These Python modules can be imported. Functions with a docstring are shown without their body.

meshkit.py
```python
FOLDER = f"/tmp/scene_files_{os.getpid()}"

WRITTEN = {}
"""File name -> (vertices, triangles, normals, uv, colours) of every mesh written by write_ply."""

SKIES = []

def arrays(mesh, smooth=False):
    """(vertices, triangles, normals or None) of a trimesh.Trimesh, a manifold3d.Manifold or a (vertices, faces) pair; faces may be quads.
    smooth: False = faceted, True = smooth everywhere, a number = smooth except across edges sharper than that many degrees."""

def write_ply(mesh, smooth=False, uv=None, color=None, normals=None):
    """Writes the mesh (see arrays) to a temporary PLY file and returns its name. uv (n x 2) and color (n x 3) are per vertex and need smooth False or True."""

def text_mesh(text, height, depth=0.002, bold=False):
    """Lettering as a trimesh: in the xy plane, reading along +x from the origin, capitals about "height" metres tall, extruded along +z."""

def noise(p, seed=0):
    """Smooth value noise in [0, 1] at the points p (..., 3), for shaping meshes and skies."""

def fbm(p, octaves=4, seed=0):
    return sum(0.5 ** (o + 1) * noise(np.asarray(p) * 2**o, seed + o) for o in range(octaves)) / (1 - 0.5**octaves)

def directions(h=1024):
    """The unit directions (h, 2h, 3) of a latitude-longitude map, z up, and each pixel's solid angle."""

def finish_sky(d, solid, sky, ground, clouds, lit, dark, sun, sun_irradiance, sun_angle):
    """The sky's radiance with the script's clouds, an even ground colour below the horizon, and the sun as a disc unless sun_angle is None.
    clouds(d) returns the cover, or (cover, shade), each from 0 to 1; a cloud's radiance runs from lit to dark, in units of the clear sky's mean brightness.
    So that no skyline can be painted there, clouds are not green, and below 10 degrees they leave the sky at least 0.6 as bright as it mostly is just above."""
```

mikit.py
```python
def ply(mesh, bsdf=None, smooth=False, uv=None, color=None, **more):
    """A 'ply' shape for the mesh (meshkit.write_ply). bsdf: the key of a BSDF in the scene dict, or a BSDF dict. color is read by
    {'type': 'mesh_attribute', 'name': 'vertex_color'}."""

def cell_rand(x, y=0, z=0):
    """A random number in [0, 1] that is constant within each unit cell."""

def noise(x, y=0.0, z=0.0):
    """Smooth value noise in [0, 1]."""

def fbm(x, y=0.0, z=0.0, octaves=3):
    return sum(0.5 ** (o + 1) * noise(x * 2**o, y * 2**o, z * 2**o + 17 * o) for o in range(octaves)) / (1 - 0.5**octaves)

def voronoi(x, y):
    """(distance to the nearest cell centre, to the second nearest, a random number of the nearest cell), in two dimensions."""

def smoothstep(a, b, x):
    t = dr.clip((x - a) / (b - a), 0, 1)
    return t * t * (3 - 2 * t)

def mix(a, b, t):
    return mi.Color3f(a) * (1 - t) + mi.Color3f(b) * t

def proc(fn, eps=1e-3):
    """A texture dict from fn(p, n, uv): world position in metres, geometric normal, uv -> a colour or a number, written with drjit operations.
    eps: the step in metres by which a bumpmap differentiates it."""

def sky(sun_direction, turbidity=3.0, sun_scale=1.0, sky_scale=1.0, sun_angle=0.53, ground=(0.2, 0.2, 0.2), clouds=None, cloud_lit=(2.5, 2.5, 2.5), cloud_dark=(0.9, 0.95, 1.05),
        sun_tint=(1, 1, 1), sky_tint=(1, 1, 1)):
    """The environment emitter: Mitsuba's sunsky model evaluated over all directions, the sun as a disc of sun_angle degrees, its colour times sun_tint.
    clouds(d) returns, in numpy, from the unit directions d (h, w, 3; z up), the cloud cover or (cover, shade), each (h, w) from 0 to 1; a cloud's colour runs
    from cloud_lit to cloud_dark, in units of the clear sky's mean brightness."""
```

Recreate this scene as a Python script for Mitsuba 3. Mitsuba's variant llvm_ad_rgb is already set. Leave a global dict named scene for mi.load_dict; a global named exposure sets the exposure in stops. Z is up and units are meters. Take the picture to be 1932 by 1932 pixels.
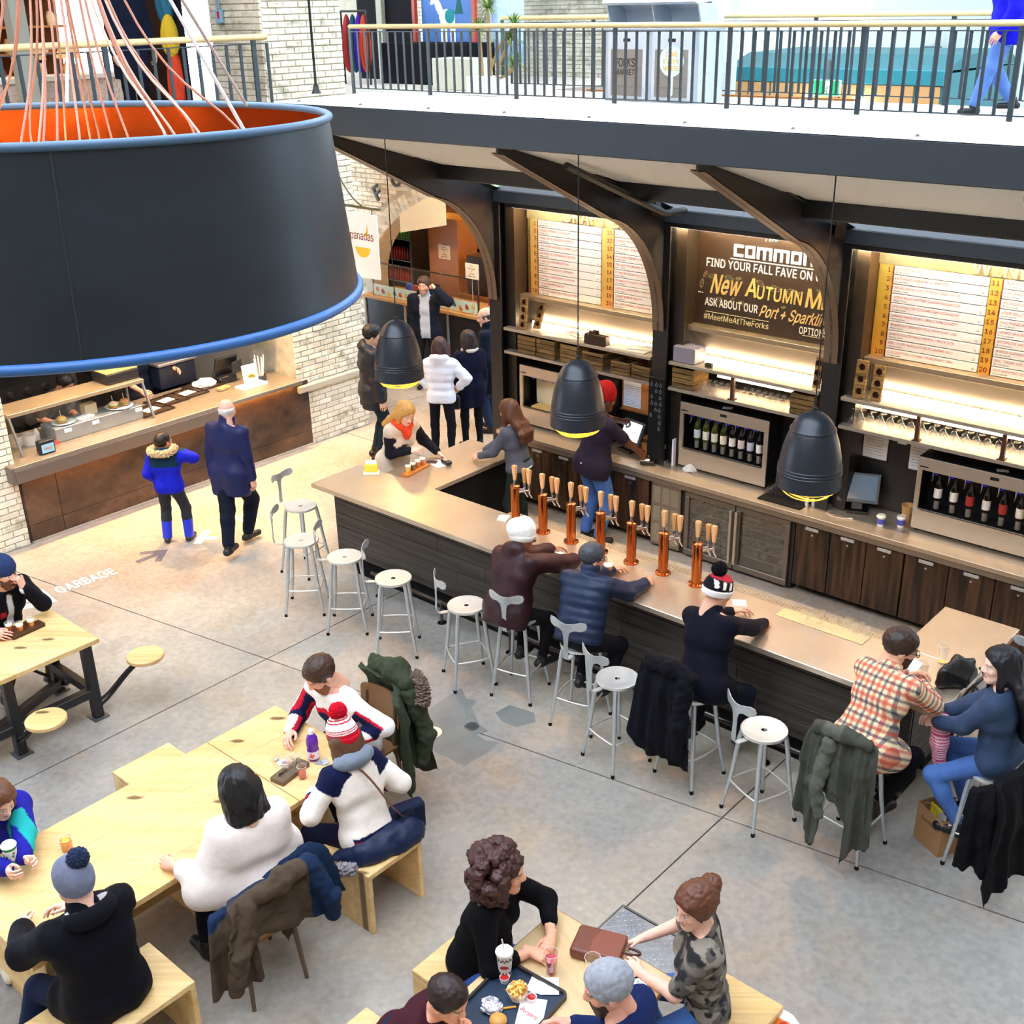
import math, random
import numpy as np, trimesh, drjit as dr, mitsuba as mi, mikit, meshkit
import manifold3d as m3
from mikit import noise, fbm, smoothstep, mix, cell_rand, voronoi
from shapely.geometry import Polygon, Point, LineString, box as sbox
from shapely.ops import unary_union
from shapely import affinity

T = mi.ScalarTransform4f
PI = math.pi
scene, labels = {"type": "scene"}, {}
exposure = 0.15
V = lambda *a: np.array(a, float)
def unit(v): v = np.asarray(v, float); return v/max(np.linalg.norm(v), 1e-9)
# ---------------------------------------------------------------- camera
YAW, PITCH, ROLL, EYE = -0.728747, 0.415756, -0.0225641, V(0, 0, 5.6)
cp_, sp_ = math.cos(PITCH), math.sin(PITCH)
c_f = V(math.sin(YAW)*cp_, math.cos(YAW)*cp_, -sp_)
c_r0 = V(math.cos(YAW), -math.sin(YAW), 0); c_u0 = np.cross(c_r0, c_f)
c_u = -c_r0*math.sin(ROLL)+c_u0*math.cos(ROLL)
scene["camera"] = {"type": "perspective", "fov": 47.778, "fov_axis": "x", "near_clip": 0.05, "far_clip": 200.0,
    "to_world": T().look_at(origin=EYE.tolist(), target=(EYE+c_f).tolist(), up=c_u.tolist())}
def A_(px, py, z):
    """the point at height z seen at a place of the 1932 x 1932 photograph (used while measuring the room)"""
    d = c_f+(px-966)/2181.24*(c_r0*math.cos(ROLL)+c_u0*math.sin(ROLL))-(py-966)/2181.24*c_u; return EYE+d*(z-EYE[2])/d[2]
# ---------------------------------------------------------------- light: daylight from the glass roof of the hall
def lin(c):
    if isinstance(c, str): c = [int(c[i:i+2], 16)/255 for i in (0, 2, 4)]
    return [round(x/12.92 if x <= .04045 else ((x+.055)/1.055)**2.4, 5) for x in c]
SKY = [4.3, 4.9, 5.7]
scene["sky"] = {"type": "constant", "radiance": {"type": "rgb", "value": SKY}, "sampling_weight": 32.0}
# ---------------------------------------------------------------- materials
_mats = {}
def M(kind, c="808080"):
    k = (kind, c if isinstance(c, str) else tuple(c))
    if k in _mats: return _mats[k]
    col = {"type": "rgb", "value": lin(c)}
    P = dict(type="principled", base_color=col)
    d = {"matte": lambda: {**P, "roughness": .85, "specular": .25}, "satin": lambda: {**P, "roughness": .42, "specular": .5},
         "gloss": lambda: {**P, "roughness": .14, "specular": .6}, "metal": lambda: {**P, "roughness": .28, "metallic": 1.0},
         "brushed": lambda: {**P, "roughness": .42, "metallic": .75}, "polished": lambda: {**P, "roughness": .12, "metallic": 1.0}}[kind]()
    name = "mat_%s_%d" % (kind, len(_mats)); scene[name] = {"type": "twosided", "bsdf": d}; _mats[k] = name
    return name
def mat(name, d, two=True):
    scene[name] = {"type": "twosided", "bsdf": d} if two else d
    return name
VC = {"type": "mesh_attribute", "name": "vertex_color"}
mat("cloth", dict(type="principled", base_color=VC, roughness=.88, specular=.15, sheen=.25))
mat("shiny_cloth", dict(type="principled", base_color=VC, roughness=.5, specular=.35))
mat("skin", dict(type="principled", base_color=VC, roughness=.52, specular=.4))
mat("hair_fibre", dict(type="principled", base_color=VC, roughness=.5, specular=.45))
mat("painted", dict(type="principled", base_color=VC, roughness=.45, specular=.4))
mat("clear_glass", {"type": "thindielectric", "int_ior": 1.5}, False)
def emit(c, s, w=.1): return {"type": "area", "radiance": {"type": "rgb", "value": [x*s for x in lin(c)]}, "sampling_weight": float(w)}
rgb = lambda c: mi.Color3f(*lin(c))
def f_floor(p, n, uv):
    a = fbm(p.x*.55+3, p.y*.55, 1.0, 4); b = fbm(p.x*2.7, p.y*2.7+9, 5.0, 4); c = fbm(p.x*26, p.y*26, 2.0, 2)
    col = mix(rgb("8b8781"), rgb("b0a696"), smoothstep(.3, .7, a))
    col = mix(col, rgb("9b8465"), smoothstep(.52, .8, b)*.28)
    st = smoothstep(.62, .68, fbm(p.x*1.3+40, p.y*1.3, 3.0, 4))
    col = mix(col, rgb("77746f"), st*.2)
    return col*(.86+.28*c)
def f_floor_r(p, n, uv): return .30+.25*fbm(p.x*3, p.y*3, 7.0, 3)
mat("polished_concrete", dict(type="principled", base_color=mikit.proc(f_floor), roughness=mikit.proc(f_floor_r), specular=.45))
def wood_fn(c0, c1, ax, sc=1.0, knots=True, kc="4a3520"):
    # grain runs along the unit vector ax in the horizontal plane
    ux, uy = ax
    def fn(p, n, uv):
        a = (p.x*ux+p.y*uy); b = (-p.x*uy+p.y*ux); z = p.z
        pl = dr.floor(b/.19); 
        w = fbm(a*1.1*sc+pl*3.7, b*9*sc, z*9, 3)
        g = noise(a*3*sc, (b+w*.09)*70*sc, z*60)
        t = dr.clip(.25+.75*(w-.3)*1.5+.35*(g-.5), 0, 1)
        col = mix(rgb(c0), rgb(c1), t)*(0.92+.16*cell_rand(pl, 3, 1))
        if knots:
            d1, d2, r = voronoi(a*1.5+11, b*4.2+5)
            k = smoothstep(.13, .05, d1*(.8+.6*noise(a*30, b*30, 1)))*smoothstep(.45, .5, r)
            col = mix(col, rgb(kc), k*.85)
        return col
    return fn
def f_planks_dark(p, n, uv):
    w = fbm(p.x*1.2, p.y*3, p.z*22, 3); g = noise(p.x*3, p.z*160, p.y*3)
    return mix(rgb("1c1a18"), rgb("4a443f"), dr.clip(w*1.1-.1+.3*(g-.5), 0, 1))
mat("dark_oak", dict(type="principled", base_color=mikit.proc(f_planks_dark), roughness=.42, specular=.5))
def f_cab(p, n, uv):
    w = fbm(p.x*26, p.y*26, p.z*1.2, 3); g = noise(p.x*160, p.y*160, p.z*3)
    return mix(rgb("140d09"), rgb("533722"), dr.clip((w-.32)*1.7+.3*(g-.5), 0, 1))
mat("walnut", dict(type="principled", base_color=mikit.proc(f_cab), roughness=.4, specular=.45))
def f_steel(p, n, uv):
    w = fbm(p.x*1.4, p.y*1.4, p.z*1.4, 3); g = noise(p.x*60, p.y*60, p.z*60)
    return mix(rgb("b09f8c"), rgb("d2c3ae"), w)*(.97+.05*g)
mat("bar_steel", dict(type="principled", base_color=mikit.proc(f_steel), roughness=.30, metallic=.72))
def f_rust(p, n, uv):
    w = fbm(p.x*2.2, p.y*2.2, p.z*2.6, 4); g = fbm(p.x*18, p.y*18, p.z*18, 2)
    return mix(rgb("332b27"), rgb("6d5442"), dr.clip((w-.3)*1.9, 0, 1))*(.8+.4*g)
mat("rusty_steel", dict(type="principled", base_color=mikit.proc(f_rust), roughness=.45, metallic=.25, specular=.4))
def f_brick(p, n, uv):
    r = cell_rand(dr.floor(p.x/.23+p.y/.23), dr.floor(p.z/.075), 1); w = fbm(p.x*7, p.y*7, p.z*7, 4); st = fbm(p.x*1.1, p.y*1.1, p.z*2.0, 3)
    col = mix(rgb("cfc9b4"), rgb("efe9d8"), r)
    col = mix(col, rgb("9c9a84"), smoothstep(.55, .75, w)*.7)
    return mix(col, rgb("8f8f7e"), smoothstep(.55, .8, st)*.6)
mat("whitewashed_brick", dict(type="principled", base_color=mikit.proc(f_brick), roughness=.9, specular=.15))
def f_mortar(p, n, uv): return mix(rgb("a09c8a"), rgb("c4bfac"), fbm(p.x*9, p.y*9, p.z*9, 3))
mat("mortar", dict(type="principled", base_color=mikit.proc(f_mortar), roughness=.95, specular=.1))
def f_crate(p, n, uv):
    w = fbm(p.x*5, p.y*5, p.z*60, 3); r = cell_rand(dr.floor(p.x/.31), dr.floor(p.z/.052), 4)
    return mix(rgb("3b2a18"), rgb("a98a58"), dr.clip((w-.25)*1.1+.35*(r-.5)+.15, 0, 1))
mat("crate_wood", dict(type="principled", base_color=mikit.proc(f_crate), roughness=.8, specular=.2))
mat("pine", dict(type="principled", base_color=mikit.proc(wood_fn("c79d5d", "edd09a", (.777, .629))), roughness=.38, specular=.45))
mat("ply_wood", dict(type="principled", base_color=mikit.proc(wood_fn("c9a777", "e3c799", (.94, -.34), .6, False)), roughness=.4, specular=.45))
mat("orange_wood", dict(type="principled", base_color=mikit.proc(wood_fn("8a5426", "b98046", (1, 0), .7, False)), roughness=.5, specular=.4))
def f_plate(p, n, uv): return mix(rgb("8d949c"), rgb("b9bfc6"), fbm(p.x*8, p.y*8, 1.0, 3))
mat("tread_steel", dict(type="principled", base_color=mikit.proc(f_plate), roughness=.33, metallic=.6))
# ---------------------------------------------------------------- scene tree helpers
_next = {}
def new(name):
    i = _next.get(name, 0); _next[name] = i+1
    return name if i == 0 else "%s_%03d" % (name, i)
def lab(key, label, cat=None, group=None, kind=None):
    d = {}
    if label: d["label"] = label
    if cat: d["category"] = cat
    if group: d["group"] = group
    if kind: d["kind"] = kind
    labels[key] = d
    return key
def thing(name, label, cat, group=None): return lab(new(name), label, cat, group)
def put(key, mesh, m, smooth=False, color=None, light=None, label=None, **kw):
    """one entry of the scene under exactly this key"""
    e = {"emitter": light} if light else {}
    if color is not None:
        n = len(meshkit.arrays(mesh, False)[0]); color = np.asarray(color, float)
        if color.ndim == 1: color = np.tile(color, (n, 1))
        if smooth is False or smooth not in (True,): smooth = True
    scene[key] = mikit.ply(mesh, m, smooth=smooth, color=color, **e, **kw)
    if label: lab(key, label)
    return key
def part(parent, name, mesh, m, smooth=False, **kw): return put(new(parent+"__"+name), mesh, m, smooth, **kw)
def solo(name, mesh, m, label, cat, smooth=False, group=None, **kw):
    k = thing(name, label, cat, group); return put(k, mesh, m, smooth, **kw)
def struct(name, mesh, m, smooth=False, label=None, **kw):
    k = put(name, mesh, m, smooth, **kw); lab(k, label or name.replace("_", " "), None, None, "structure"); return k
def mtx(t=(0, 0, 0), rz=0., s=1., R=None):
    m = np.eye(4); c, n = math.cos(math.radians(rz)), math.sin(math.radians(rz))
    m[:3, :3] = (np.array([[c, -n, 0], [n, c, 0], [0, 0, 1]]) if R is None else R)*s; m[:3, 3] = t
    return m
def copies(name, parts, m4, label, cat, group=None):
    """parts: list of (part name, ply dict[, part label]); a thing whose parts share those dicts under one transform"""
    k = thing(name, label, cat, group); tw = T(np.asarray(m4).tolist())
    for q in parts:
        kk = new(k+("__"+q[0] if q[0] else "")) if q[0] else k
        scene[kk] = {**q[1], "to_world": tw}
        if len(q) > 2 and q[2]: lab(kk, q[2])
    return k
P_ = lambda mesh, m, smooth=False, **kw: mikit.ply(mesh, m, smooth=smooth, **kw)
# ---------------------------------------------------------------- mesh helpers
cat_ = trimesh.util.concatenate
def bx(x0, x1, y0, y1, z0, z1):
    return trimesh.creation.box(bounds=[[min(x0, x1), min(y0, y1), min(z0, z1)], [max(x0, x1), max(y0, y1), max(z0, z1)]])
def rbx(x0, x1, y0, y1, z0, z1, r=.01, seg=6):
    """box with rounded edges"""
    r = min(r, (x1-x0)/2.01, (y1-y0)/2.01, (z1-z0)/2.01)
    s = m3.Manifold.sphere(r, seg*4)
    return tm(m3.Manifold.batch_hull([s.translate([x, y, z]) for x in (x0+r, x1-r) for y in (y0+r, y1-r) for z in (z0+r, z1-r)]))
def cbx(x0, x1, y0, y1, z0, z1, c=.006):
    """box with chamfered edges"""
    P = []
    for x in (0, 1):
        for y in (0, 1):
            for z in (0, 1):
                q = [(x0, x1)[x], (y0, y1)[y], (z0, z1)[z]]; sg = [1-2*x, 1-2*y, 1-2*z]
                for i in range(3):
                    w = [q[j]+sg[j]*c*(j != i) for j in range(3)]; P.append(w)
    return tm(m3.Manifold.hull_points(np.array(P)))
def tm(man):
    m = man.to_mesh(); return trimesh.Trimesh(m.vert_properties[:, :3], m.tri_verts, process=False)
def mf(mesh): return m3.Manifold(m3.Mesh(np.asarray(mesh.vertices, np.float32), np.asarray(mesh.faces, np.uint32)))
def xf(mesh, m4): mesh = mesh.copy(); mesh.apply_transform(m4); return mesh
def mv(mesh, x=0, y=0, z=0, rz=0): return xf(mesh, mtx((x, y, z), rz))
def lathe(prof, n=24): return trimesh.creation.revolve(np.array(prof, float), sections=n)
def frame_to(d):
    d = unit(d); a = V(0, 0, 1) if abs(d[2]) < .9 else V(1, 0, 0)
    x = unit(np.cross(a, d)); return np.stack([x, np.cross(d, x), d], 1)
def rod(a, b, r, n=10, r2=None):
    a, b = np.asarray(a, float), np.asarray(b, float); L = np.linalg.norm(b-a); r2 = r if r2 is None else r2
    m = lathe([(0, 0), (r, 0), (r2, L), (0, L)], n); return xf(m, mtx(a, R=frame_to(b-a)))
def bar(a, b, w, h, up=(0, 0, 1)):
    """square bar from a to b, w across, h along up"""
    a, b = np.asarray(a, float), np.asarray(b, float); d = unit(b-a); x = unit(np.cross(d, up)); u = np.cross(x, d)
    m = bx(-w/2, w/2, -h/2, h/2, 0, np.linalg.norm(b-a)); return xf(m, mtx(a, R=np.stack([x, u, d], 1)))
def tube(pts, r, n=8, closed=False):
    pts = np.asarray(pts, float); N = len(pts); tn = np.gradient(pts, axis=0) if not closed else np.roll(pts, -1, 0)-np.roll(pts, 1, 0)
    rr = np.broadcast_to(np.asarray(r, float), (N,)); vs = []; x = None
    for i in range(N):
        d = unit(tn[i])
        if x is None: x = frame_to(d)[:, 0]
        x = unit(x-d*(x@d)); y = np.cross(d, x); a = np.arange(n)*2*PI/n
        vs.append(pts[i]+rr[i]*(np.cos(a)[:, None]*x+np.sin(a)[:, None]*y))
    v = np.concatenate(vs); f = []
    for i in range(N if closed else N-1):
        for j in range(n):
            a, b = i*n+j, i*n+(j+1) % n; c, d = ((i+1) % N)*n+j, ((i+1) % N)*n+(j+1) % n
            f += [[a, b, d], [a, d, c]]
    if not closed:
        v = np.vstack([v, pts[0], pts[-1]]); k = len(v)-2
        for j in range(n): f += [[k, (j+1) % n, j], [k+1, (N-1)*n+j, (N-1)*n+(j+1) % n]]
    return trimesh.Trimesh(v, f, process=False)
def spline(P, n=24):
    from scipy.interpolate import CubicSpline
    P = np.asarray(P, float); t = np.r_[0, np.cumsum(np.linalg.norm(np.diff(P, axis=0), axis=1))]
    return CubicSpline(t, P)(np.linspace(0, t[-1], n))
def ext(poly, h):
    C = []
    for q in getattr(poly, "geoms", [poly]):
        if q.area > 1e-9: C += [np.asarray(r.coords)[:-1, :2] for r in [q.exterior, *q.interiors]]
    return tm(m3.CrossSection(C, m3.FillRule.EvenOdd).extrude(h))
def prism(pts, axis, a, b):
    """polygon pts (u, v) extruded along axis from a to b: x -> (y, z), y -> (x, z), z -> (x, y)"""
    m = ext(pts if hasattr(pts, "geom_type") else Polygon(pts), b-a); v = m.vertices.copy()
    o = {"x": np.stack([v[:, 2]+a, v[:, 0], v[:, 1]], 1), "y": np.stack([v[:, 0], v[:, 2]+a, v[:, 1]], 1), "z": np.stack([v[:, 0], v[:, 1], v[:, 2]+a], 1)}[axis]
    m.vertices = o
    if axis == "y": m.invert()
    return m
_tc = {}
def glyph(ch, bold):
    if (ch, bold) not in _tc:
        import glob
        from PIL import ImageFont
        f = _tc.setdefault("font", None) or ImageFont.truetype(glob.glob("/opt/blender-*/*/datafiles/fonts/Inter.woff2")[0], 96); _tc["font"] = f
        m = None if ch == " " else meshkit.text_mesh(ch, 1.0, 1.0, bold)
        _tc[ch, bold] = (None if m is None else (np.array(m.vertices), np.array(m.faces)), f.getbbox(ch, anchor="ls")[0]/70, f.getlength(ch)/70+.02*bold)
    return _tc[ch, bold]
def text(s, h, depth=.004, bold=False, shear=0., wide=1.):
    x = 0; vs, fs, n = [], [], 0
    for ch in s:
        g, b, adv = glyph(ch, bold)
        if g is not None: vs.append((g[0]+V(x+b, 0, 0))*V(h, h, depth)); fs.append(g[1]+n); n += len(g[0])
        x += adv
    v = np.concatenate(vs); v[:, 0] = (v[:, 0]+shear*v[:, 1])*wide
    return trimesh.Trimesh(v, np.concatenate(fs), process=False)
def stand(mesh, o, right=(1, 0, 0), up=(0, 0, 1)):
    """puts flat lettering (xy plane) upright: its x along right, its y along up"""
    r, u = unit(right), unit(up); return xf(mesh, mtx(o, R=np.stack([r, u, np.cross(r, u)], 1)))
def fit_text(s, w, h, **k):
    m = text(s, h, **k); b = m.bounds; m.apply_scale([w/(b[1][0]-b[0][0]), 1, 1]); m.apply_translation([-m.bounds[0][0], 0, 0]); return m
# ================================================================ the hall
rng = random.Random(7)
# floor slabs with saw-cut joints
k = struct("floor", bx(-16.5, 5, -4, 26, -.30, -.03), M("matte", "55504a"), label="polished concrete floor slab of the market hall")
fx = [-16.5, -12.5, -8.0, -3.5, 1.0, 5.0]; fy = [(-4, -4), (1.2, 1.2), (5.62, 5.62), (10.1, 10.1), (14.6, 14.6), (26, 26)]
for i in range(5):
    for j in range(5):
        def yy(x, q): return q if q in (-4, 26) else q+(x+7)*.165*(1 if q < 6 else 0)
        g = .006; x0, x1 = fx[i]+g, fx[i+1]-g; a, b = fy[j][0], fy[j+1][0]
        s = Polygon([(x0, yy(x0, a)+g), (x1, yy(x1, a)+g), (x1, yy(x1, b)-g), (x0, yy(x0, b)-g)])
        if i == 3 and j in (0, 1): s = s.difference(sbox(-3.52, 4.26, -2.9, 4.98))
        for gg in getattr(s, "geoms", [s]):
            part("floor", "slab", prism(gg, "z", -.04, 0.0), "polished_concrete")
mat("wet_patch", dict(type="principled", base_color=mikit.proc(lambda p, n, uv: mix(rgb("666a6a"), rgb("83827c"), fbm(p.x*5, p.y*5, 1, 4))), roughness=.32, specular=.5))
pp = [(-6.160, 5.396, 0.000), (-6.213, 5.761, 0.000), (-6.238, 6.252, 0.000), (-6.083, 6.157, 0.000), (-5.995, 6.186, 0.000), (-5.950, 6.083, 0.000), (-5.720, 5.929, -0.000), (-5.595, 5.911, 0.000), (-5.646, 5.810, 0.000), (-5.516, 5.799, 0.000), (-5.425, 5.855, 0.000), (-5.400, 5.684, 0.000), (-5.429, 5.438, 0.000), (-5.745, 5.418, 0.000), (-5.985, 5.412, 0.000)]
part("floor", "patch", prism([q[:2] for q in pp], "z", -.002, .0008), "wet_patch", label="grey cement patch in the floor")
part("floor", "patch", prism([(-5.735, 6.154, 0.000)[:2], (-5.728, 6.319, 0.000)[:2], (-5.478, 6.366, 0.000)[:2], (-5.383, 6.268, 0.000)[:2], (-5.454, 6.108, 0.000)[:2], (-5.599, 6.090, 0.000)[:2]], "z", -.002, .0008), "wet_patch", label="small grey stain beside the cement patch")
c0 = (-5.952, 5.597, -0.000); part("floor", "cleanout_cover", mv(lathe([(0, 0), (.085, 0), (.085, .004), (0, .005)], 32), c0[0], c0[1], -.001), M("satin", "e6d8bb"), label="round cream cover plate")
c0 = (-5.753, 5.872, 0.000)
dm = [mv(lathe([(0, 0), (.062, 0), (.062, .004), (.05, .006), (0, .003)], 28), c0[0], c0[1], -.001)]
for q in range(-3, 4): dm.append(bx(c0[0]-.045, c0[0]+.045, c0[1]+q*.013-.003, c0[1]+q*.013+.003, 0, .008))
part("floor", "drain", cat_(dm), M("brushed", "6c7074"), label="round floor drain")
# tread plate hatch
h = bx(-3.51, -2.91, 4.27, 4.97, -.04, -.002); hk = solo("floor_hatch", h, "tread_steel", "steel tread plate hatch in the floor beside the table with the tray", "floor hatch")
tr = []
for i in range(19):
    for j in range(22):
        m = m3.Manifold.sphere(1, 6).scale([.014, .0045, .003]); a = 45 if (i+j) % 2 else -45
        tr.append(mv(tm(m), -3.49+i*.0315, 4.285+j*.0315, -.002, a))
lab(part(hk, "tread", cat_(tr), "tread_steel"), None, None, None, "stuff")
part(hk, "rim", cat_([bx(-3.53, -2.89, 4.25, 4.265, -.03, .003), bx(-3.53, -2.89, 4.975, 4.99, -.03, .003), bx(-3.53, -3.515, 4.25, 4.99, -.03, .003), bx(-2.905, -2.89, 4.25, 4.99, -.03, .003)]), M("brushed", "777c80"))
part(hk, "lifting_ring", mv(tube([(.028*math.cos(t), .02*math.sin(t), .004) for t in np.linspace(0, 2*PI, 17)[:-1]], .005, 6, True), -3.21, 4.62), M("metal", "55585c"))
# painted words on the floor
def flat_text(s, h, o, ang, name, col, label, catg, **kw):
    m = text(s, h, .0016, True, **kw); m = mv(m, o[0], o[1], .0004, ang); return solo(name, m, M("satin", col), label, catg)
a = (-10.770, 4.895, 0.000); b = (-10.725, 5.549, 0.000); an = math.degrees(math.atan2(b[1]-a[1], b[0]-a[0])); m = fit_text("GARBAGE", math.dist(a, b), .17, depth=.0016, bold=True)
solo("floor_lettering", mv(m, a[0], a[1], .0004, an), M("satin", "f1efe9"), "white painted word GARBAGE on the concrete floor", "floor marking")
a = (-10.775, 7.228, 0.000); b = (-10.751, 7.546, 0.000); an = math.degrees(math.atan2(b[1]-a[1], b[0]-a[0])); m = fit_text("ERY", math.dist(a, b), .17, depth=.0016, bold=True)
solo("floor_lettering_001", mv(m, a[0], a[1], .0004, an), M("satin", "f1efe9"), "white painted letters ERY on the floor between old man and bar stools", "floor marking"); _next["floor_lettering"] = 2
def arrow(tip, tail, w, L, t):
    tip, tail = np.array(tip[:2]), np.array(tail[:2]); d = unit(tip-tail); n = V(-d[1], d[0])
    S = [LineString([tail, tip-d*t*.6]).buffer(t/2, cap_style=2), LineString([tip-d*L+n*w, tip, tip-d*L-n*w]).buffer(t/2, cap_style=2, join_style=2)]
    return prism(unary_union(S), "z", .0004, .002)
solo("floor_arrow", arrow((-10.805, 6.182, 0.000), (-10.793, 5.828, 0.000), .17, .2, .075), M("satin", "5f5d67"), "grey painted arrow on the floor near the boy's boots", "floor marking")
a = (-10.771, 6.605, 0.000); S = [LineString([(-10.674, 6.538, 0.000)[:2], (-10.898, 6.840, 0.000)[:2]]).buffer(.045, cap_style=2), LineString([(-10.805, 6.615, 0.000)[:2], (-10.624, 6.779, 0.000)[:2]]).buffer(.04, cap_style=2)]
solo("floor_arrow_001", prism(unary_union(S), "z", .0004, .002), M("satin", "f1efe9"), "white painted arrow mark on the floor between boy and old man", "floor marking"); _next["floor_arrow"] = 2
solo("floor_arrow_002", arrow((-10.689, 4.749, 0.000), (-11.177, 4.444, 0.000), .2, .25, .09), M("satin", "f1efe9"), "white painted arrow on the floor behind the man in the navy beanie", "floor marking"); _next["floor_arrow"] = 3
# ---------------------------------------------------------------- brickwork
brick_p = [P_(cbx(-.110, .110, 0, .05, 0, .062, .004), "whitewashed_brick"), P_(cbx(-.0525, .0525, 0, .05, 0, .062, .004), "whitewashed_brick")]
BL, BH = .231, .0745
def bricks(o, u, n, w, h, limit=0, parent=None, hole=None, z0=0.):
    """running bond on a vertical face: o corner, u along, n outward; the first `limit` as parts, the rest as one mesh"""
    o, u, n = V(*o), V(*u), V(*n); R = np.stack([u, -n, V(0, 0, 1)], 1); box_v = []; cnt = 0; r = random.Random(int(abs(o.sum())*1000)+3)
    proto = [cbx(-.110, .110, 0, .05, 0, .062, .004), cbx(-.0525, .0525, 0, .05, 0, .062, .004)]
    for j in range(int(h/BH)):
        s = -(j % 2)*BL/2; L = []
        x = s
        while x < w-.02:
            a, b = max(x, 0), min(x+BL, w)
            if b-a > .05: L.append(((a+b)/2, b-a))
            x += BL
        for c, q in L:
            if hole and hole(c, j*BH+z0): continue
            kk = 0 if q > .19 else 1
            p = o+u*c+V(0, 0, j*BH+.006)+n*(.018+r.uniform(-.004, .004))
            sc = (q-.012)/(.22 if kk == 0 else .105)
            m = mtx(p, R=R@np.diag([sc, 1, 1]))
            if cnt < limit:
                key = new(parent+"__brick"); scene[key] = {**brick_p[kk], "to_world": T(m.tolist())}; cnt += 1
            else: box_v.append((kk, m))
    out = []
    for kk in (0, 1):
        ms = [m for q, m in box_v if q == kk]
        if not ms: continue
        Vv = np.asarray(proto[kk].vertices); F = np.asarray(proto[kk].faces); MM = np.array(ms)
        vv = np.einsum("kij,vj->kvi", MM[:, :3, :3], Vv)+MM[:, None, :3, 3]
        ff = (F[None]+np.arange(len(ms))[:, None, None]*len(Vv)).reshape(-1, 3)
        out.append(trimesh.Trimesh(vv.reshape(-1, 3), ff, process=False))
    return cat_(out) if out else None
def brickwork(parent, *a, **k):
    m = bricks(*a, parent=parent, **k)
    if m is not None: lab(part(parent, "brickwork", m, "whitewashed_brick"), None, None, None, "stuff")
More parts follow.
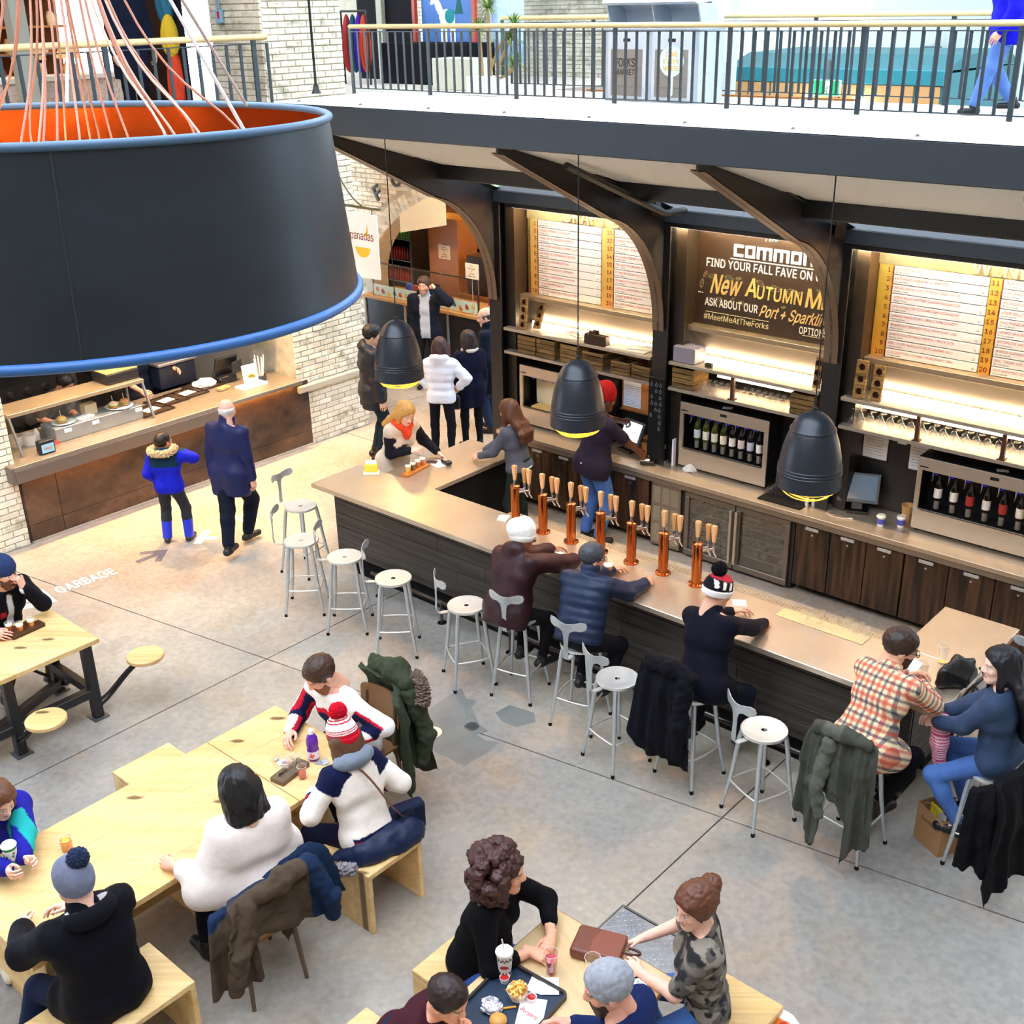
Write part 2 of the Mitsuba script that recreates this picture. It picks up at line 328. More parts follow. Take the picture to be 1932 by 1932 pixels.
# the pier right of the food counter
struct("wall_left", bx(-13.2, -12.19, 9.33, 10.58, 0, 9), "mortar", label="whitewashed brick pier right of the food counter")
brickwork("wall_left", (-12.19, 9.33, 0), (0, 1, 0), (1, 0, 0), 1.25, 9, limit=300)
brickwork("wall_left", (-13.2, 9.33, 4.3), (1, 0, 0), (0, -1, 0), 1.02, 4.6)
part("wall_left", "plinth_ledge", cbx(-13.1, -12.12, 9.31, 10.6, .78, .88, .015), M("matte", "b4b09d"), label="sloped grey stone ledge")
struct("wall_kiosk", bx(-13.2, -12.19, 2.6, 5.32, 0, 4.1), "mortar", label="whitewashed brick pier left of the food counter")
brickwork("wall_kiosk", (-12.19, 2.6, 0), (0, 1, 0), (1, 0, 0), 2.72, 4.1)
struct("wall_back_kiosk", bx(-15.4, -15.3, 2, 12.4, 0, 4.1), M("satin", "6e675d"), label="back wall of the food stall")
struct("wall_side_kiosk", bx(-15.3, -13.1, 9.33, 9.5, 0, 4.1), M("satin", "9a948a"), label="side wall of the food stall")
# far arch wall of the cafe
arch = Polygon([(-18, 0), (-18, 4.2), (-9.3, 4.2), (-9.3, 0)])
th = np.linspace(0, PI, 49); op = Polygon([(-8.2, 0)]+[(-11.6+3.3*math.cos(t), 1.3+1.72*math.sin(t)) for t in th]+[(-14.9, 0)])
aw = arch.difference(op); inner = lambda x, z: op.buffer(.29).contains(Point(-18+x, z))
struct("wall_arch", prism(aw, "y", 13.24, 13.6), "mortar", label="brick wall with a wide arch in front of the cafe")
brickwork("wall_arch", (-18, 13.24, 0), (1, 0, 0), (0, -1, 0), 8.7, 4.2, hole=inner)
vs = []
for t in np.linspace(.02, PI-.02, 74):
    c = V(-11.6+3.44*math.cos(t), 0, 1.3+1.86*math.sin(t)); d = unit(V(math.cos(t)/3.3, 0, math.sin(t)/1.72)); x = np.cross(V(0, 1, 0), d)
    if c[0] > -9.4: continue
    vs.append(xf(cbx(-.052, .052, 0, .05, -.125, .125, .004), mtx(c+V(0, 13.195, 0), R=np.stack([x, V(0, 1, 0), d], 1))))
lab(part("wall_arch", "arch_brick", cat_(vs), "whitewashed_brick"), None, None, None, "stuff")
# lettering over the arch (the painted shop name of the building)
s = "FORKS MARKET"; lt = thing("arch_lettering", "dark metal letters over the brick arch behind the food counter", "sign")
for i, ch in enumerate(s):
    if ch == " ": continue
    t = PI*(.775-.052*i); c = V(-11.6+3.80*math.cos(t), 13.17, 1.3+2.12*math.sin(t)); tg = unit(V(math.sin(t)*3.8, 0, -math.cos(t)*2.12))
    m = text(ch, .23, .035, True); m.apply_translation([-m.bounds[1][0]/2, 0, 0]); part(lt, "letter", stand(m, c, tg, np.cross(V(0, -1, 0), tg)), M("satin", "2e2a24"))
# ---------------------------------------------------------------- upper floor
DK = 4.25
struct("floor_upper", cat_([bx(-16.9, -12.2, -4, 9.3, DK-.35, DK), bx(-22, -13.2, 9.3, 13.4, DK-.35, DK), bx(-24, -12.9, 13.4, 18.6, DK-.35, DK), bx(-12.9, 6, 13.4, 15.7, DK-.35, DK)]), M("matte", "b6b1a8"), label="concrete deck of the upper floor")
struct("wall_upper_left", bx(-17.0, -16.9, -4, 9.3, DK, 9), M("matte", "6a4a2c"), label="brown shop wall on the upper floor")
struct("wall_upper_back", cat_([bx(-24, -12.4, 18.6, 18.8, DK, 9.5)]), "mortar", label="pale brick wall at the back of the upper floor")
brickwork("wall_upper_back", (-19, 18.6, DK), (1, 0, 0), (0, -1, 0), 6.6, 2.6)
struct("wall_far", bx(-24, 8, 27, 27.2, 0, 10), M("matte", "cfdde2"), label="pale blue far wall of the second hall")
struct("wall_right", bx(4.6, 4.8, -4, 19, 0, 9.5), M("matte", "9d927f"), label="plain wall beyond the right edge")
struct("wall_behind", bx(-17, 4.8, -4.3, -4.0, 0, 9.5), M("matte", "9d927f"), label="plain wall behind the viewer")
CE = sbox(-24, -4.3, 8, 28).difference(unary_union([sbox(-11.5, -2.8, 1.2, 6.2), sbox(-13, 10.0, 3, 17.6)]))
struct("ceiling", prism(CE, "z", 8.8, 9.0), M("matte", "c9c6bd"), label="plaster ceiling with two long roof lights")
for i, (x0, x1) in enumerate(((-11.35, -11.02), (-10.95, -10.5), (-6.1, -5.6))):
    struct("trim_%d" % (i+1), cbx(x0, x1, 17.2 if i < 2 else 20.6, 17.5 if i < 2 else 21.1, 0, 8.8, .02), M("matte", "2a6f78" if i == 0 else "c4d3d8"), label=["teal", "pale left", "pale right"][i]+" square pillar of the second hall")
# railings
def railing(name, a, b, label, top=1.03, posts=0.178, low=.09, over=0.):
    a, b = V(*a), V(*b); L = np.linalg.norm(b-a); d = (b-a)/L; k = thing(name, label, "railing"); up = V(0, 0, 1)
    part(k, "handrail", tube([a+up*top, b+up*top], .035, 12), M("satin", "d9c48e"), smooth=40)
    part(k, "rail", bar(a+up*(top-.075), b+up*(top-.075), .04, .012), M("satin", "2f3c43"))
    part(k, "rail", bar(a+up*low, b+up*low, .04, .012), M("satin", "2f3c43"))
    n = int(L/posts); ba = P_(bx(-.0065, .0065, -.019, .019, low, top-.07), M("satin", "2f3c43")); po = P_(bx(-.012, .012, -.03, .03, 0, top-.03), M("satin", "2f3c43"))
    rz = math.degrees(math.atan2(d[1], d[0]))+90
    for i in range(n+1):
        p = a+d*(L*i/n); q = i % 10 == 0
        kk = new(k+("__post" if q else "__baluster")); scene[kk] = {**(po if q else ba), "to_world": T(mtx(p, rz).tolist())}
    return k
railing("railing", (-15.45, 13.6, DK), (-2.2, 13.6, DK), "black picket railing with pale wooden handrail across the upper walkway")
railing("railing", (-12.0, 3.2, DK), (-12.0, 9.24, DK), "black picket railing with pale handrail above the food counter, left of the brick pier", posts=.19)
railing("railing", (-13.9, 15.6, DK), (-3.2, 15.6, DK), "second black picket railing behind the walkway, left of the blue-jacketed walker", posts=.19, top=1.1)
# ---------------------------------------------------------------- canopy over the bar
DARK = M("satin", "232b33"); DARK2 = M("satin", "191c20")
ck = thing("bar_canopy", "dark steel canopy with a white flat top over the bar", "canopy")
part(ck, "fascia", cbx(-9.5, -1.2, 7.33, 7.42, 4.50, 4.755, .008), M("satin", "262d34"))
part(ck, "top_plate", bx(-9.5, -1.2, 7.33, 8.55, 4.757, 4.77), M("matte", "f2f2ee"), label="white top plate")
part(ck, "soffit", prism([(7.42, 4.52), (7.42, 4.75), (8.55, 4.75), (9.1, 4.07), (9.1, 4.02)], "x", -9.5, -1.2), M("matte", "bfbdb6"), label="pale sloping soffit")
part(ck, "rear_beam", cbx(-9.5, -1.2, 9.05, 9.2, 3.88, 4.1, .01), DARK2)
for i in range(10):
    x = -9.2+i*.87; part(ck, "bolt", mv(lathe([(0, 0), (.02, 0), (.02, .008), (.008, .016), (0, .016)], 8), x, 7.40, 4.77), M("metal", "8a8f94"))
COLX = [-9.03, -6.70, -4.74, -2.35]
gus = [(9.86, 2.42)]+[(9.86-1.18*(1-math.cos(t)), 2.42+1.32*math.sin(t)) for t in np.linspace(0, PI/2*.86, 14)][1:]
top = [(10.08, 3.62), (7.42, 4.62)]; low = (7.42, 4.44)
web = Polygon(gus+[low, top[1], top[0], (9.95, 3.3), (9.95, 2.42)])
for i, x in enumerate(COLX):
    zc = .912 if i else 0
    k = thing("steel_column", ["black steel column with curved bracket at the left end of the back bar", "black steel column between beer menu and chalk menu", "black steel column between chalk menu and wine menu", "black steel column at the right end of the back bar"][i], "column", None)
    part(k, "shaft", cat_([bx(x-.09, x+.09, 9.9, 9.92, zc, 3.525), bx(x-.09, x+.09, 10.08, 10.1, zc, 3.525), bx(x-.012, x+.012, 9.92, 10.08, zc, 3.525)]), DARK2)
    part(k, "bracket", cat_([prism(web, "x", x-.012, x+.012)]), DARK2)
    fl = gus+[low]; P3 = [V(x, y, z) for y, z in fl]
    for nm, pl, cc in (("lower_flange", fl, "6d5a49"), ("upper_flange", top, "2a2f34")):
        vv = []; ff = []
        for (y, z) in pl: vv += [(x-.07, y, z), (x+.07, y, z)]
        for q in range(len(pl)-1): ff += [[2*q, 2*q+1, 2*q+3], [2*q, 2*q+3, 2*q+2]]
        m = trimesh.Trimesh(vv, ff, process=False); m2 = m.copy(); m2.apply_translation([0, 0, .012]); m2.invert(); part(k, nm, cat_([m, m2]), M("satin", cc))
    if i: part(k, "strut", cat_([bar((x+.35, 9.12, 3.95), (x-.2, 10.2, 3.45), .09, .09)]), DARK2)
# sprinkler pipes under the canopy
for i, (x0, x1, y, z) in enumerate(((-9.0, -1.5, 9.75, 3.86), )):
    k = thing("sprinkler_pipe", "black sprinkler pipe running above the menu boards", "pipe")
    part(k, "pipe", rod((x0, y, z), (x1, y, z), .03, 12), DARK2, smooth=40)
    for q in range(5):
        xx = x0+.5+q*1.55
        part(k, "elbow", tube(spline([(xx, y, z), (xx, y, z+.16), (xx+.03, y-.05, z+.22), (xx+.1, y-.08, z+.22)], 12), .028, 8), DARK2, smooth=50)
        part(k, "sprinkler_head", cat_([rod((xx+.09, y-.08, z+.21), (xx+.09, y-.08, z+.3), .01, 8), mv(lathe([(0, 0), (.03, 0), (.03, .004), (0, .004)], 12), xx+.09, y-.08, z+.3)]), M("metal", "50545a"))
        part(k, "coupling", rod((xx-.09, y, z), (xx-.03, y, z), .042, 12), DARK2, smooth=40)
k = thing("sprinkler_pipe", "sloping black branch pipe along the second bracket", "pipe"); part(k, "pipe", tube([(-6.35, 7.9, 4.32), (-6.35, 9.4, 3.72), (-6.35, 9.75, 3.7)], .032, 10), DARK2, smooth=50)
# windows of the far hall seen below the canopy
for i in range(9):
    x = -17+i*1.55
    struct("window_%d" % (i+1), bx(x, x+1.25, 26.9, 26.95, .4, 2.2), M("matte", "dfe9ee"), light=emit("dcecf5", 5.5), label="bright window of the far hall")
    part("window_%d" % (i+1), "frame", cat_([bx(x-.06, x, 26.85, 27, .3, 2.3), bx(x+1.25, x+1.31, 26.85, 27, .3, 2.3), bx(x+.6, x+.65, 26.85, 27, .3, 2.3), bx(x, x+1.25, 26.85, 27, 1.3, 1.36)]), M("satin", "2c6a70"))
# ================================================================ back bar
STEEL = M("brushed", "8f8578"); STEEL2 = M("brushed", "b9b2a6"); BLACK = M("satin", "0c0d10"); BLK = M("matte", "0b0b0e"); CHROME = M("polished", "c9c9c9")
BAY = [(-8.93, -6.80), (-6.60, -4.84), (-4.64, -2.2)]
bay_nm = ["below the beer menu", "below the chalk menu", "below the wine menu"]
k = thing("back_bar", "black steel back bar frame with panels behind the counter", "bar frame")
part(k, "back_panel", bx(-9.1, -2.0, 10.32, 10.38, 0, 3.53), BLK)
part(k, "top_beam", cbx(-9.12, -2.0, 9.9, 10.5, 3.53, 3.67, .01), M("satin", "343d45"), label="dark blue-grey top beam")
for x0, x1 in BAY:
    [part(k, "bay_panel", bx(a, b, 10.0, 10.3, .92, 3.53), M("satin", "17130f")) for a, b in ((x0, x0+.13), (x1-.04, x1))]
    part(k, "splash_panel", prism([(10.12, 2.44), (10.14, 2.45), (10.31, 2.12), (10.29, 2.11)], "x", x0+.13, x1-.04), STEEL, label="sloped steel panel")
    part(k, "menu_ledge", cbx(x0+.13, x1-.04, 10.07, 10.2, 2.42, 2.475, .004), M("brushed", "9a8b78"))
part(k, "counter_riser", bx(-8.9, -2.0, 10.28, 10.32, .92, 1.8), M("satin", "101014"))
shelf_k = []
for i, (x0, x1) in enumerate(BAY):
    for z, w in ((2.1, "upper"), (1.82, "lower")):
        s = solo("bar_shelf", cbx(x0+.02, x1-.01, 9.9, 10.28, z-.035, z, .004), STEEL2, "%s steel shelf %s" % (w, bay_nm[i]), "shelf", group=None)
for i, (x0, x1) in enumerate(BAY):
    s = thing("strip_light", "glowing strip light at the back of the upper shelf "+bay_nm[i], "strip light")
    part(s, "tube", rod((x0+.2, 10.23, 2.125), (x1-.07, 10.23, 2.125), .013, 8), M("matte", "ffffff"), light=emit("ffe2bc", 42, 2.2), smooth=50)
    part(s, "channel", bx(x0+.2, x1-.07, 10.245, 10.26, 2.101, 2.118), STEEL2)
    if i:
        s = thing("strip_light", "glowing strip light behind the glasses on the lower shelf "+bay_nm[i], "strip light")
        a, b = ((x0+.42, x1-.35) if i == 1 else (x0+.1, x1-.05))
        part(s, "tube", rod((a, 10.24, 1.93), (b, 10.24, 1.93), .012, 8), M("matte", "ffffff"), light=emit("ffdcae", 42, 2.2), smooth=50)
        part(s, "channel", bx(a, b, 10.255, 10.268, 1.91, 1.95), STEEL2)
s = thing("strip_light", "short strip light under the lower shelf beside the red beanie", "strip light")
for a, b in ((-7.62, -7.42), (-7.22, -6.98)): part(s, "tube", rod((a, 10.0, 1.77), (b, 10.0, 1.77), .012, 8), M("matte", "ffffff"), light=emit("ffe6c4", 30, .6), smooth=50)
# menu boards
def menu_board(x0, xs, title, tx, lines, numcol, label, x1):
    k = thing("menu_board", label, "menu board")
    part(k, "backing", bx(x0-.05, x1, 10.205, 10.3, 2.47, 3.53), M("satin", "6e4f30"))
    part(k, "header", bx(x0-.05, x1, 10.19, 10.206, 3.335, 3.52), M("satin", "7d5f40"))
    tmsh = text(title, .135, .02, True); part(k, "title", stand(tmsh, (tx, 10.188, 3.352)), M("brushed", "d3b98a"), label="raised title letters "+title)
    n = 0
    for c in range(2):
        a, b, d = xs[c]
        part(k, "number_column", bx(a, b-.012, 10.192, 10.206, 2.475, 3.334), M("satin", numcol), label="ochre number column")
        nm = []
        for i in range(10):
            z = 3.334-.0859*(i+1); w = lines[n % len(lines)]; n += 1
            s = part(k, "strip", cbx(b, d, 10.186, 10.206, z+.004, z+.083, .003), M("satin", "f4e7da"))
            L = min(len(w)*.0165, (d-b)*.72); m = fit_text(w, L, .023, depth=.0012); m2 = fit_text("Winnipeg, Canada" if c == 0 else "Europe", .13, .011, depth=.0012)
            part(s, "lettering", stand(m, (b+.02, 10.1858, z+.045)), M("matte", "b0473f"))
            part(s, "origin_lettering", stand(m2, (b+.02, 10.1858, z+.02)), M("matte", "4d3a34")); part(s, "price_lettering", stand(fit_text(str(9+n % 6), .02, .016, depth=.0012), (d-.05, 10.1858, z+.02)), M("matte", "4d3a34"))
            t = text(str(i+1+10*c), .042, .0012, True); nm.append(stand(t, (b-.035-t.bounds[1][0], 10.1918, z+.02)))
            nm.append(bx(b-.012, b-.002, 10.186, 10.2, z+.012, z+.07))
        part(k, "numerals", cat_(nm), M("matte", "5b1a12"))
    return k
beer = ["LITTLE BROWN JUG 1919 BELGIAN", "FARMERY BREWING CO. PALE ALE", "STONE ANGEL BREWING CO. SAISON", "FORT GARRY BREWING CO. HAPPY JACK", "ONE GREAT CITY BREWING PLUM SOUR", "STONE FIRE BREW MILK STOUT", "PEG BEER CO. NAUGHTY STEPCHILD", "GEORGE CLUB BREWING C. PALE ALE", "TORQUE BREWING RED RYE", "HALF PINTS BREWING LITTLE SCRAPPER"]
wine = ["OLIVARES ROSADO JUM...", "LUPI REALI TREBBIANO D'ABRUZZO", "SOLAR DAS BOUCAS LOUREIRO VINHO VERDE", "JOSEPH MELLOT DESTINEA SAUVIGNON BLANC 2018", "HESS FORBIDDEN PLEASURE GEWURZTRAMINER", "LUNARIA RAMORO PINOT GRIGIO TERRE DI CHIETI", "WATERKLOOF SERIOUSLY COOL CHENIN BLANC 2018", "MONTES CHARDONNAY CENTRAL VALLEY 2018", "ERIC TEXIER ADELE COTES DU RHONE 2015", "CLOS DOS FOGO LOUCURA 2 CHARDONNAY 2014"]
menu_board(-8.72, [(-8.72, -8.60, -7.70), (-7.69, -7.52, -6.86)], "CRAFT BEER", -8.24, beer, "c98f47", "lit craft beer menu board with twenty white strips", -6.85)
menu_board(-4.50, [(-4.50, -4.355, -3.49), (-3.485, -3.37, -2.48)], "WINE", -3.66, wine, "c9892f", "lit wine menu board with twenty white strips", -2.46)
s = thing("menu_light", "warm light strip fixed under the top beam in front of the menu boards", "light strip")
part(s, "housing", prism([(9.905, 3.53), (9.905, 3.50), (9.915, 3.49), (9.955, 3.52), (9.955, 3.53)], "x", -8.8, -2.3), BLACK)
part(s, "lens", prism([(9.917, 3.491), (9.955, 3.519), (9.957, 3.517), (9.919, 3.489)], "x", -8.75, -2.35), M("matte", "ffffff"), light=emit("ffd8a4", 330, 20))
# chalk board
k = thing("chalk_menu", "black chalk lettered board announcing a new autumn menu", "chalkboard")
part(k, "board", bx(-6.47, -4.84, 10.2, 10.3, 2.47, 3.53), M("satin", "1c130c"))
def chalk(s, x, z, w, h, col="f6ead6", shear=0, rise=0, bold=True, nm="lettering"):
    m = fit_text(s, w, h, depth=.003, bold=bold); v = m.vertices; v[:, 0] += shear*v[:, 1]; v[:, 1] += rise*v[:, 0]; m.vertices = v
    part(k, nm, stand(m, (x, 10.198, z)), M("matte", col))
chalk("The", -5.72, 3.40, .16, .07, shear=.45, rise=.1)
# block capitals of COMMON
def blocky(ch):
    R = lambda *a: sbox(*a); o = R(0, 0, 1, 1)
    return {"C": o.difference(R(.3, .26, 1.1, .74)), "O": unary_union([o.difference(R(.28, .24, .72, .76)), R(.45, .43, .55, .57)]), "M": R(0, 0, 1.5, 1).difference(unary_union([R(.3, -.1, .6, .76), R(.9, -.1, 1.2, .76)])), "N": o.difference(R(.3, -.1, .7, .76))}[ch].buffer(-.06).buffer(.06)
x = 0; G = []
for ch in "COMMON":
    G.append(affinity.translate(blocky(ch), x, 0)); x += (1.5 if ch == "M" else 1)+.14
G.append(sbox(-.3, -.24, x+.25, -.14)); g = affinity.scale(unary_union(G), .90/x, .125, origin=(0, 0))
part(k, "lettering", stand(cat_([ext(q, .004) for q in getattr(g, "geoms", [g])]), (-6.045, 10.198, 3.215)), M("matte", "fbe6c2"), label="word COMMON in block letters")
chalk("FIND YOUR FALL FAVE ON OUR", -6.356, 3.085, 1.42, .082)
chalk("New", -6.30, 2.815, .34, .19, "f0a95e", .25, .03); chalk("A", -5.89, 2.84, .13, .18, "f3b35c", .15); chalk("UTUMN", -5.76, 2.83, .50, .13, "f3b35c", .08)
chalk("M", -5.22, 2.82, .16, .18, "f3b35c", .12); chalk("ENU", -5.05, 2.82, .22, .13, "f3b35c", .08)
chalk("ASK ABOUT OUR", -6.354, 2.68, .62, .08); chalk("Port + Spark", -5.715, 2.655, .60, .115, "eeb277", .35); chalk("ling", -5.11, 2.655, .16, .115, "eeb277", .35)
chalk("OPTIONS", -5.26, 2.55, .30, .07); chalk("#MeetMeAtTheForks", -6.36, 2.535, .76, .062, "e9cf9d", .05, bold=False)
chalk("...", -6.44, 2.80, .06, .05)
part(k, "underline", cat_([bx(-6.34, -5.6, 10.194, 10.2, 2.612, 2.617), bx(-5.22, -5.0, 10.194, 10.2, 2.535, 2.54)]), M("matte", "e9cf9d"))
lf = []
for i, (x, z, a, s) in enumerate(((-6.4, 2.9, 80, .09), (-6.36, 3.0, 60, .07), (-6.28, 2.99, 20, .08), (-6.08, 2.99, -10, .1), (-5.97, 3.0, 10, .06), (-5.72, 2.98, -30, .1), (-5.55, 2.95, -5, .12), (-5.38, 2.95, 15, .09), (-5.30, 2.93, 60, .06), (-5.05, 2.98, -20, .1), (-6.2, 2.755, 25, .09), (-6.03, 2.77, 60, .07), (-5.9, 2.75, -30, .08), (-5.45, 2.78, 10, .05))):
    t = np.linspace(0, 2*PI, 25); p = np.stack([s*(np.cos(t))*.5, .25*s*np.sin(t)*(1-.3*np.cos(t))], 1); q = Polygon(p); q = q.difference(q.buffer(-.004)).union(LineString([(-s*.7, 0), (s*.45, 0)]).buffer(.0016))
    m = ext(affinity.rotate(q, a, origin=(0, 0)), .002); lf.append(stand(m, (x, 10.199, z)))
part(k, "leaf_drawing", cat_(lf), M("matte", "a98d6a"), label="thin chalk leaves")
# ---------------------------------------------------------------- back counter
BC = thing("back_counter", "long stainless steel worktop of the back bar", "counter")
part(BC, "worktop", cbx(-8.85, -2.0, 9.66, 10.3, .86, .91, .005), "bar_steel"); part(BC, "apron", bx(-8.84, -2.0, 9.68, 9.70, .80, .86), STEEL)
def cab(x0, x1, label, handle=True):
    k = thing("bar_cabinet", label, "cabinet"); part(k, "body", bx(x0, x1, 9.76, 10.28, .08, .79), BLK); n = max(1, round((x1-x0)/.45))
    for i in range(n):
        a, b = x0+(x1-x0)*i/n, x0+(x1-x0)*(i+1)/n; d = part(k, "door", cbx(a+.004, b-.004, 9.725, 9.758, .1, .785, .003), "walnut")
        if handle: part(d, "handle", cbx((a+b)/2-.07, (a+b)/2+.07, 9.70, 9.726, .74, .775, .003), M("brushed", "c8ccd0"), label="steel pull")
        part(d, "lock", mv(xf(lathe([(0, 0), (.01, 0), (.01, .008), (0, .008)], 10), mtx(R=frame_to((0, -1, 0)))), (a+b)/2, 9.722, .69), M("metal", "d8d8d8"))
cab(-8.85, -7.65, "dark cabinet under the back counter at the left wine dispenser"); cab(-7.64, -6.66, "dark cabinet under the back counter behind the red-beanie bartender")
cab(-4.88, -3.75, "walnut cabinet under the touch screen till"); cab(-3.74, -2.05, "walnut cabinet under the right wine dispenser")
k = thing("bar_fridge", "glass door bottle fridge with vent grille under the back counter", "fridge")
part(k, "body", cat_([bx(-6.64, -4.90, 10.2, 10.28, .03, .79), bx(-6.64, -6.60, 9.76, 10.2, .03, .79), bx(-4.94, -4.9, 9.76, 10.2, .03, .79), bx(-6.26, -6.2, 9.76, 10.2, .03, .79), bx(-6.64, -4.9, 9.76, 10.2, .73, .79), bx(-6.64, -4.9, 9.76, 10.2, .03, .1)]), M("satin", "1a1c1e"))
part(k, "vent_panel", cbx(-6.63, -6.25, 9.73, 9.757, .04, .78, .003), STEEL)
sl = []
for a in range(3):
    for z in np.arange(.08, .74, .0105):
        if .29 < z < .33 or .51 < z < .55: continue
        sl.append(bx(-6.60+a*.115, -6.51+a*.115, 9.727, 9.731, z, z+.0045))
part(k, "vent_slots", cat_(sl), M("matte", "99917a")); labels[list(scene)[-1]] = {"kind": "stuff"}
for (a, b, hx) in ((-6.19, -5.575, -5.60), (-5.565, -4.94, -5.535)):
    d = part(k, "door", cat_([cbx(a, b, 9.72, 9.757, .72, .78), cbx(a, b, 9.72, 9.757, .04, .11), cbx(a, a+.05, 9.72, 9.757, .11, .72), cbx(b-.05, b, 9.72, 9.757, .11, .72)]), M("brushed", "7b746c"))
    part(d, "glass", bx(a+.05, b-.05, 9.742, 9.745, .11, .72), "clear_glass"); part(d, "handle", cbx(hx-.014, hx+.014, 9.67, 9.70, .12, .72, .004), STEEL2, label="vertical steel handle")
    for z in (.2, .31, .42, .53, .64): part(k, "rack", cat_([bx(a+.03, b-.03, 9.78, 9.79, z, z+.012), bx(a+.03, b-.03, 10.1, 10.11, z, z+.012)]+[bx(a+.05+q*.1, a+.056+q*.1, 9.78, 10.11, z, z+.006) for q in range(6)]), M("metal", "5c6163"))
r2 = random.Random(5)
bott = P_(lathe([(0, 0), (.036, .002), (.037, .18), (.033, .205), (.014, .235), (.0135, .29), (.016, .292), (.016, .3), (0, .3)], 14), M("gloss", "0f1a10"), smooth=40)
for i in range(22):
    x = r2.choice([-6.1, -5.98, -5.86, -5.74, -5.66, -5.48, -5.36, -5.24, -5.12, -5.02]); z = r2.choice([.12, .212, .322, .432, .542])+.037
    copies("wine_bottle", [("", bott)], mtx((x+r2.uniform(-.02, .02), 9.80, z), R=np.array([[1, 0, 0], [0, 0, 1], [0, -1, 0.]])), "dark wine bottle lying on a rack in the bar fridge", "bottle", "bottles in the bar fridge")
# wine dispensers
def glow_txt(n): return cat_([bx(-.02+i*.014, -.012+i*.014, -.002, 0, 0, .018) for i in range(n)])
ORD = ["first", "second", "third", "fourth", "fifth", "sixth", "seventh", "eighth"]
def dispenser(x0, x1, label, cols, neck, w):
    k = thing("wine_dispenser", label, "wine dispenser"); y0, y1, z0, z1 = 9.99, 10.27, .935, 1.66
    part(k, "housing", cat_([cbx(x0, x1, y0+.01, y1, z1-.02, z1, .003), bx(x0, x0+.015, y0+.01, y1, z0, z1), bx(x1-.015, x1, y0+.01, y1, z0, z1), bx(x0, x1, y1-.01, y1, z0, z1), bx(x0, x1, y0+.01, y1, z0, z0+.18)]), BLACK)
    part(k, "front_frame", cat_([cbx(x0, x1, y0, y0+.02, z1-.13, z1-.005, .004), cbx(x0, x1, y0, y0+.02, z0, z0+.2, .004), bx(x0, x0+.045, y0, y0+.02, z0+.2, z1-.13), bx(x1-.05, x1, y0, y0+.02, z0+.2, z1-.13)]), M("brushed", "c8baa9"), label="brushed steel front")
    part(k, "display", bx((x0+x1)/2-.04, (x0+x1)/2+.04, y0-.002, y0+.01, z1-.07, z1-.04), BLACK); part(k, "nameplate", bx(x0+.02, x0+.1, y0-.002, y0+.01, z1-.10, z1-.088), BLACK)
    part(k, "drip_rail", rod((x0+.06, y0-.01, z0+.215), (x1-.06, y0-.01, z0+.215), .01, 8), M("metal", "6a6a6a"), smooth=40)
    for f in (x0+.04, x1-.04): part(k, "foot", mv(lathe([(0, 0), (.02, 0), (.02, .026), (0, .026)], 10), f, y0+.05, .91), BLACK)
    n = len(cols); dx = (x1-x0-.2)/max(n, 1)
    for i, c in enumerate(cols):
        x = x0+.1+dx*(i+.5)
        part(k, "led_digits", mv(glow_txt(3), x-.005, y0+.025, z1-.155), M("matte", "2a35ff"))
        part(k, "tap", cat_([rod((x-.035, y0+.04, z1-.13), (x-.035, y0+.04, z1-.2), .007, 8), rod((x-.035, y0+.04, z1-.2), (x-.035, y0+.015, z1-.225), .006, 8)]), CHROME, smooth=40)
        part(k, "bottle_lift", mv(lathe([(0, 0), (.026, 0), (.026, .085), (0, .085)], 14), x, y0+.12, z0+.2), STEEL2, smooth=40)
        bt = thing("wine_bottle", "wine bottle with %s label, %s from the left in the %s wine dispenser" % (c[1], ORD[i], w), "bottle"); zb = z0+.286
        part(bt, "bottle", mv(lathe([(0, 0), (.036, .002), (.037, .16), (.033, .185), (.014, .215), (.0135, .262), (0, .262)], 18), x, y0+.12, zb), M("gloss", neck[i % len(neck)]), smooth=40)
        part(bt, "label", mv(lathe([(.0374, .03), (.0378, .03), (.0378, .125), (.0374, .125)], 18), x, y0+.12, zb), M("satin", c[0]), smooth=40)
    return k
W_, R_, B_, C_ = ("f1efe8", "white"), ("a5302a", "red"), ("1d1d22", "black"), ("efe6cf", "cream")
dispenser(-6.47, -5.40, "steel wine dispenser with eight bottles under the chalk menu", [("dbe6ef", "pale blue"), W_, ("e8eee2", "plain white"), C_, W_, ("ecd9d6", "pinkish"), ("c9d2e8", "bluish"), W_], ["26401c", "3c4a14", "454714", "2c3a10", "0c0d10", "0c0d10", "15152a", "0c0d10"], "middle")
dispenser(-3.83, -2.42, "steel wine dispenser with eight bottles at the right of the back counter", [W_, W_, R_, W_, R_, C_, B_, W_], ["0b0c0f"], "right")
dk = dispenser(-8.75, -7.45, "steel dispenser with an empty lit window under the beer menu", [], [""], "left")
part(dk, "window_glow", bx(-8.66, -7.55, 10.2, 10.24, 1.15, 1.5), M("satin", "e9d7b0")); part(dk, "tray", bx(-8.6, -7.6, 10.02, 10.18, 1.14, 1.16), M("satin", "d9b26a"))
part(dk, "led_digits", cat_([mv(glow_txt(3), -8.55+i*.15, 10.02, 1.505) for i in range(7)]), M("matte", "5560ff"))
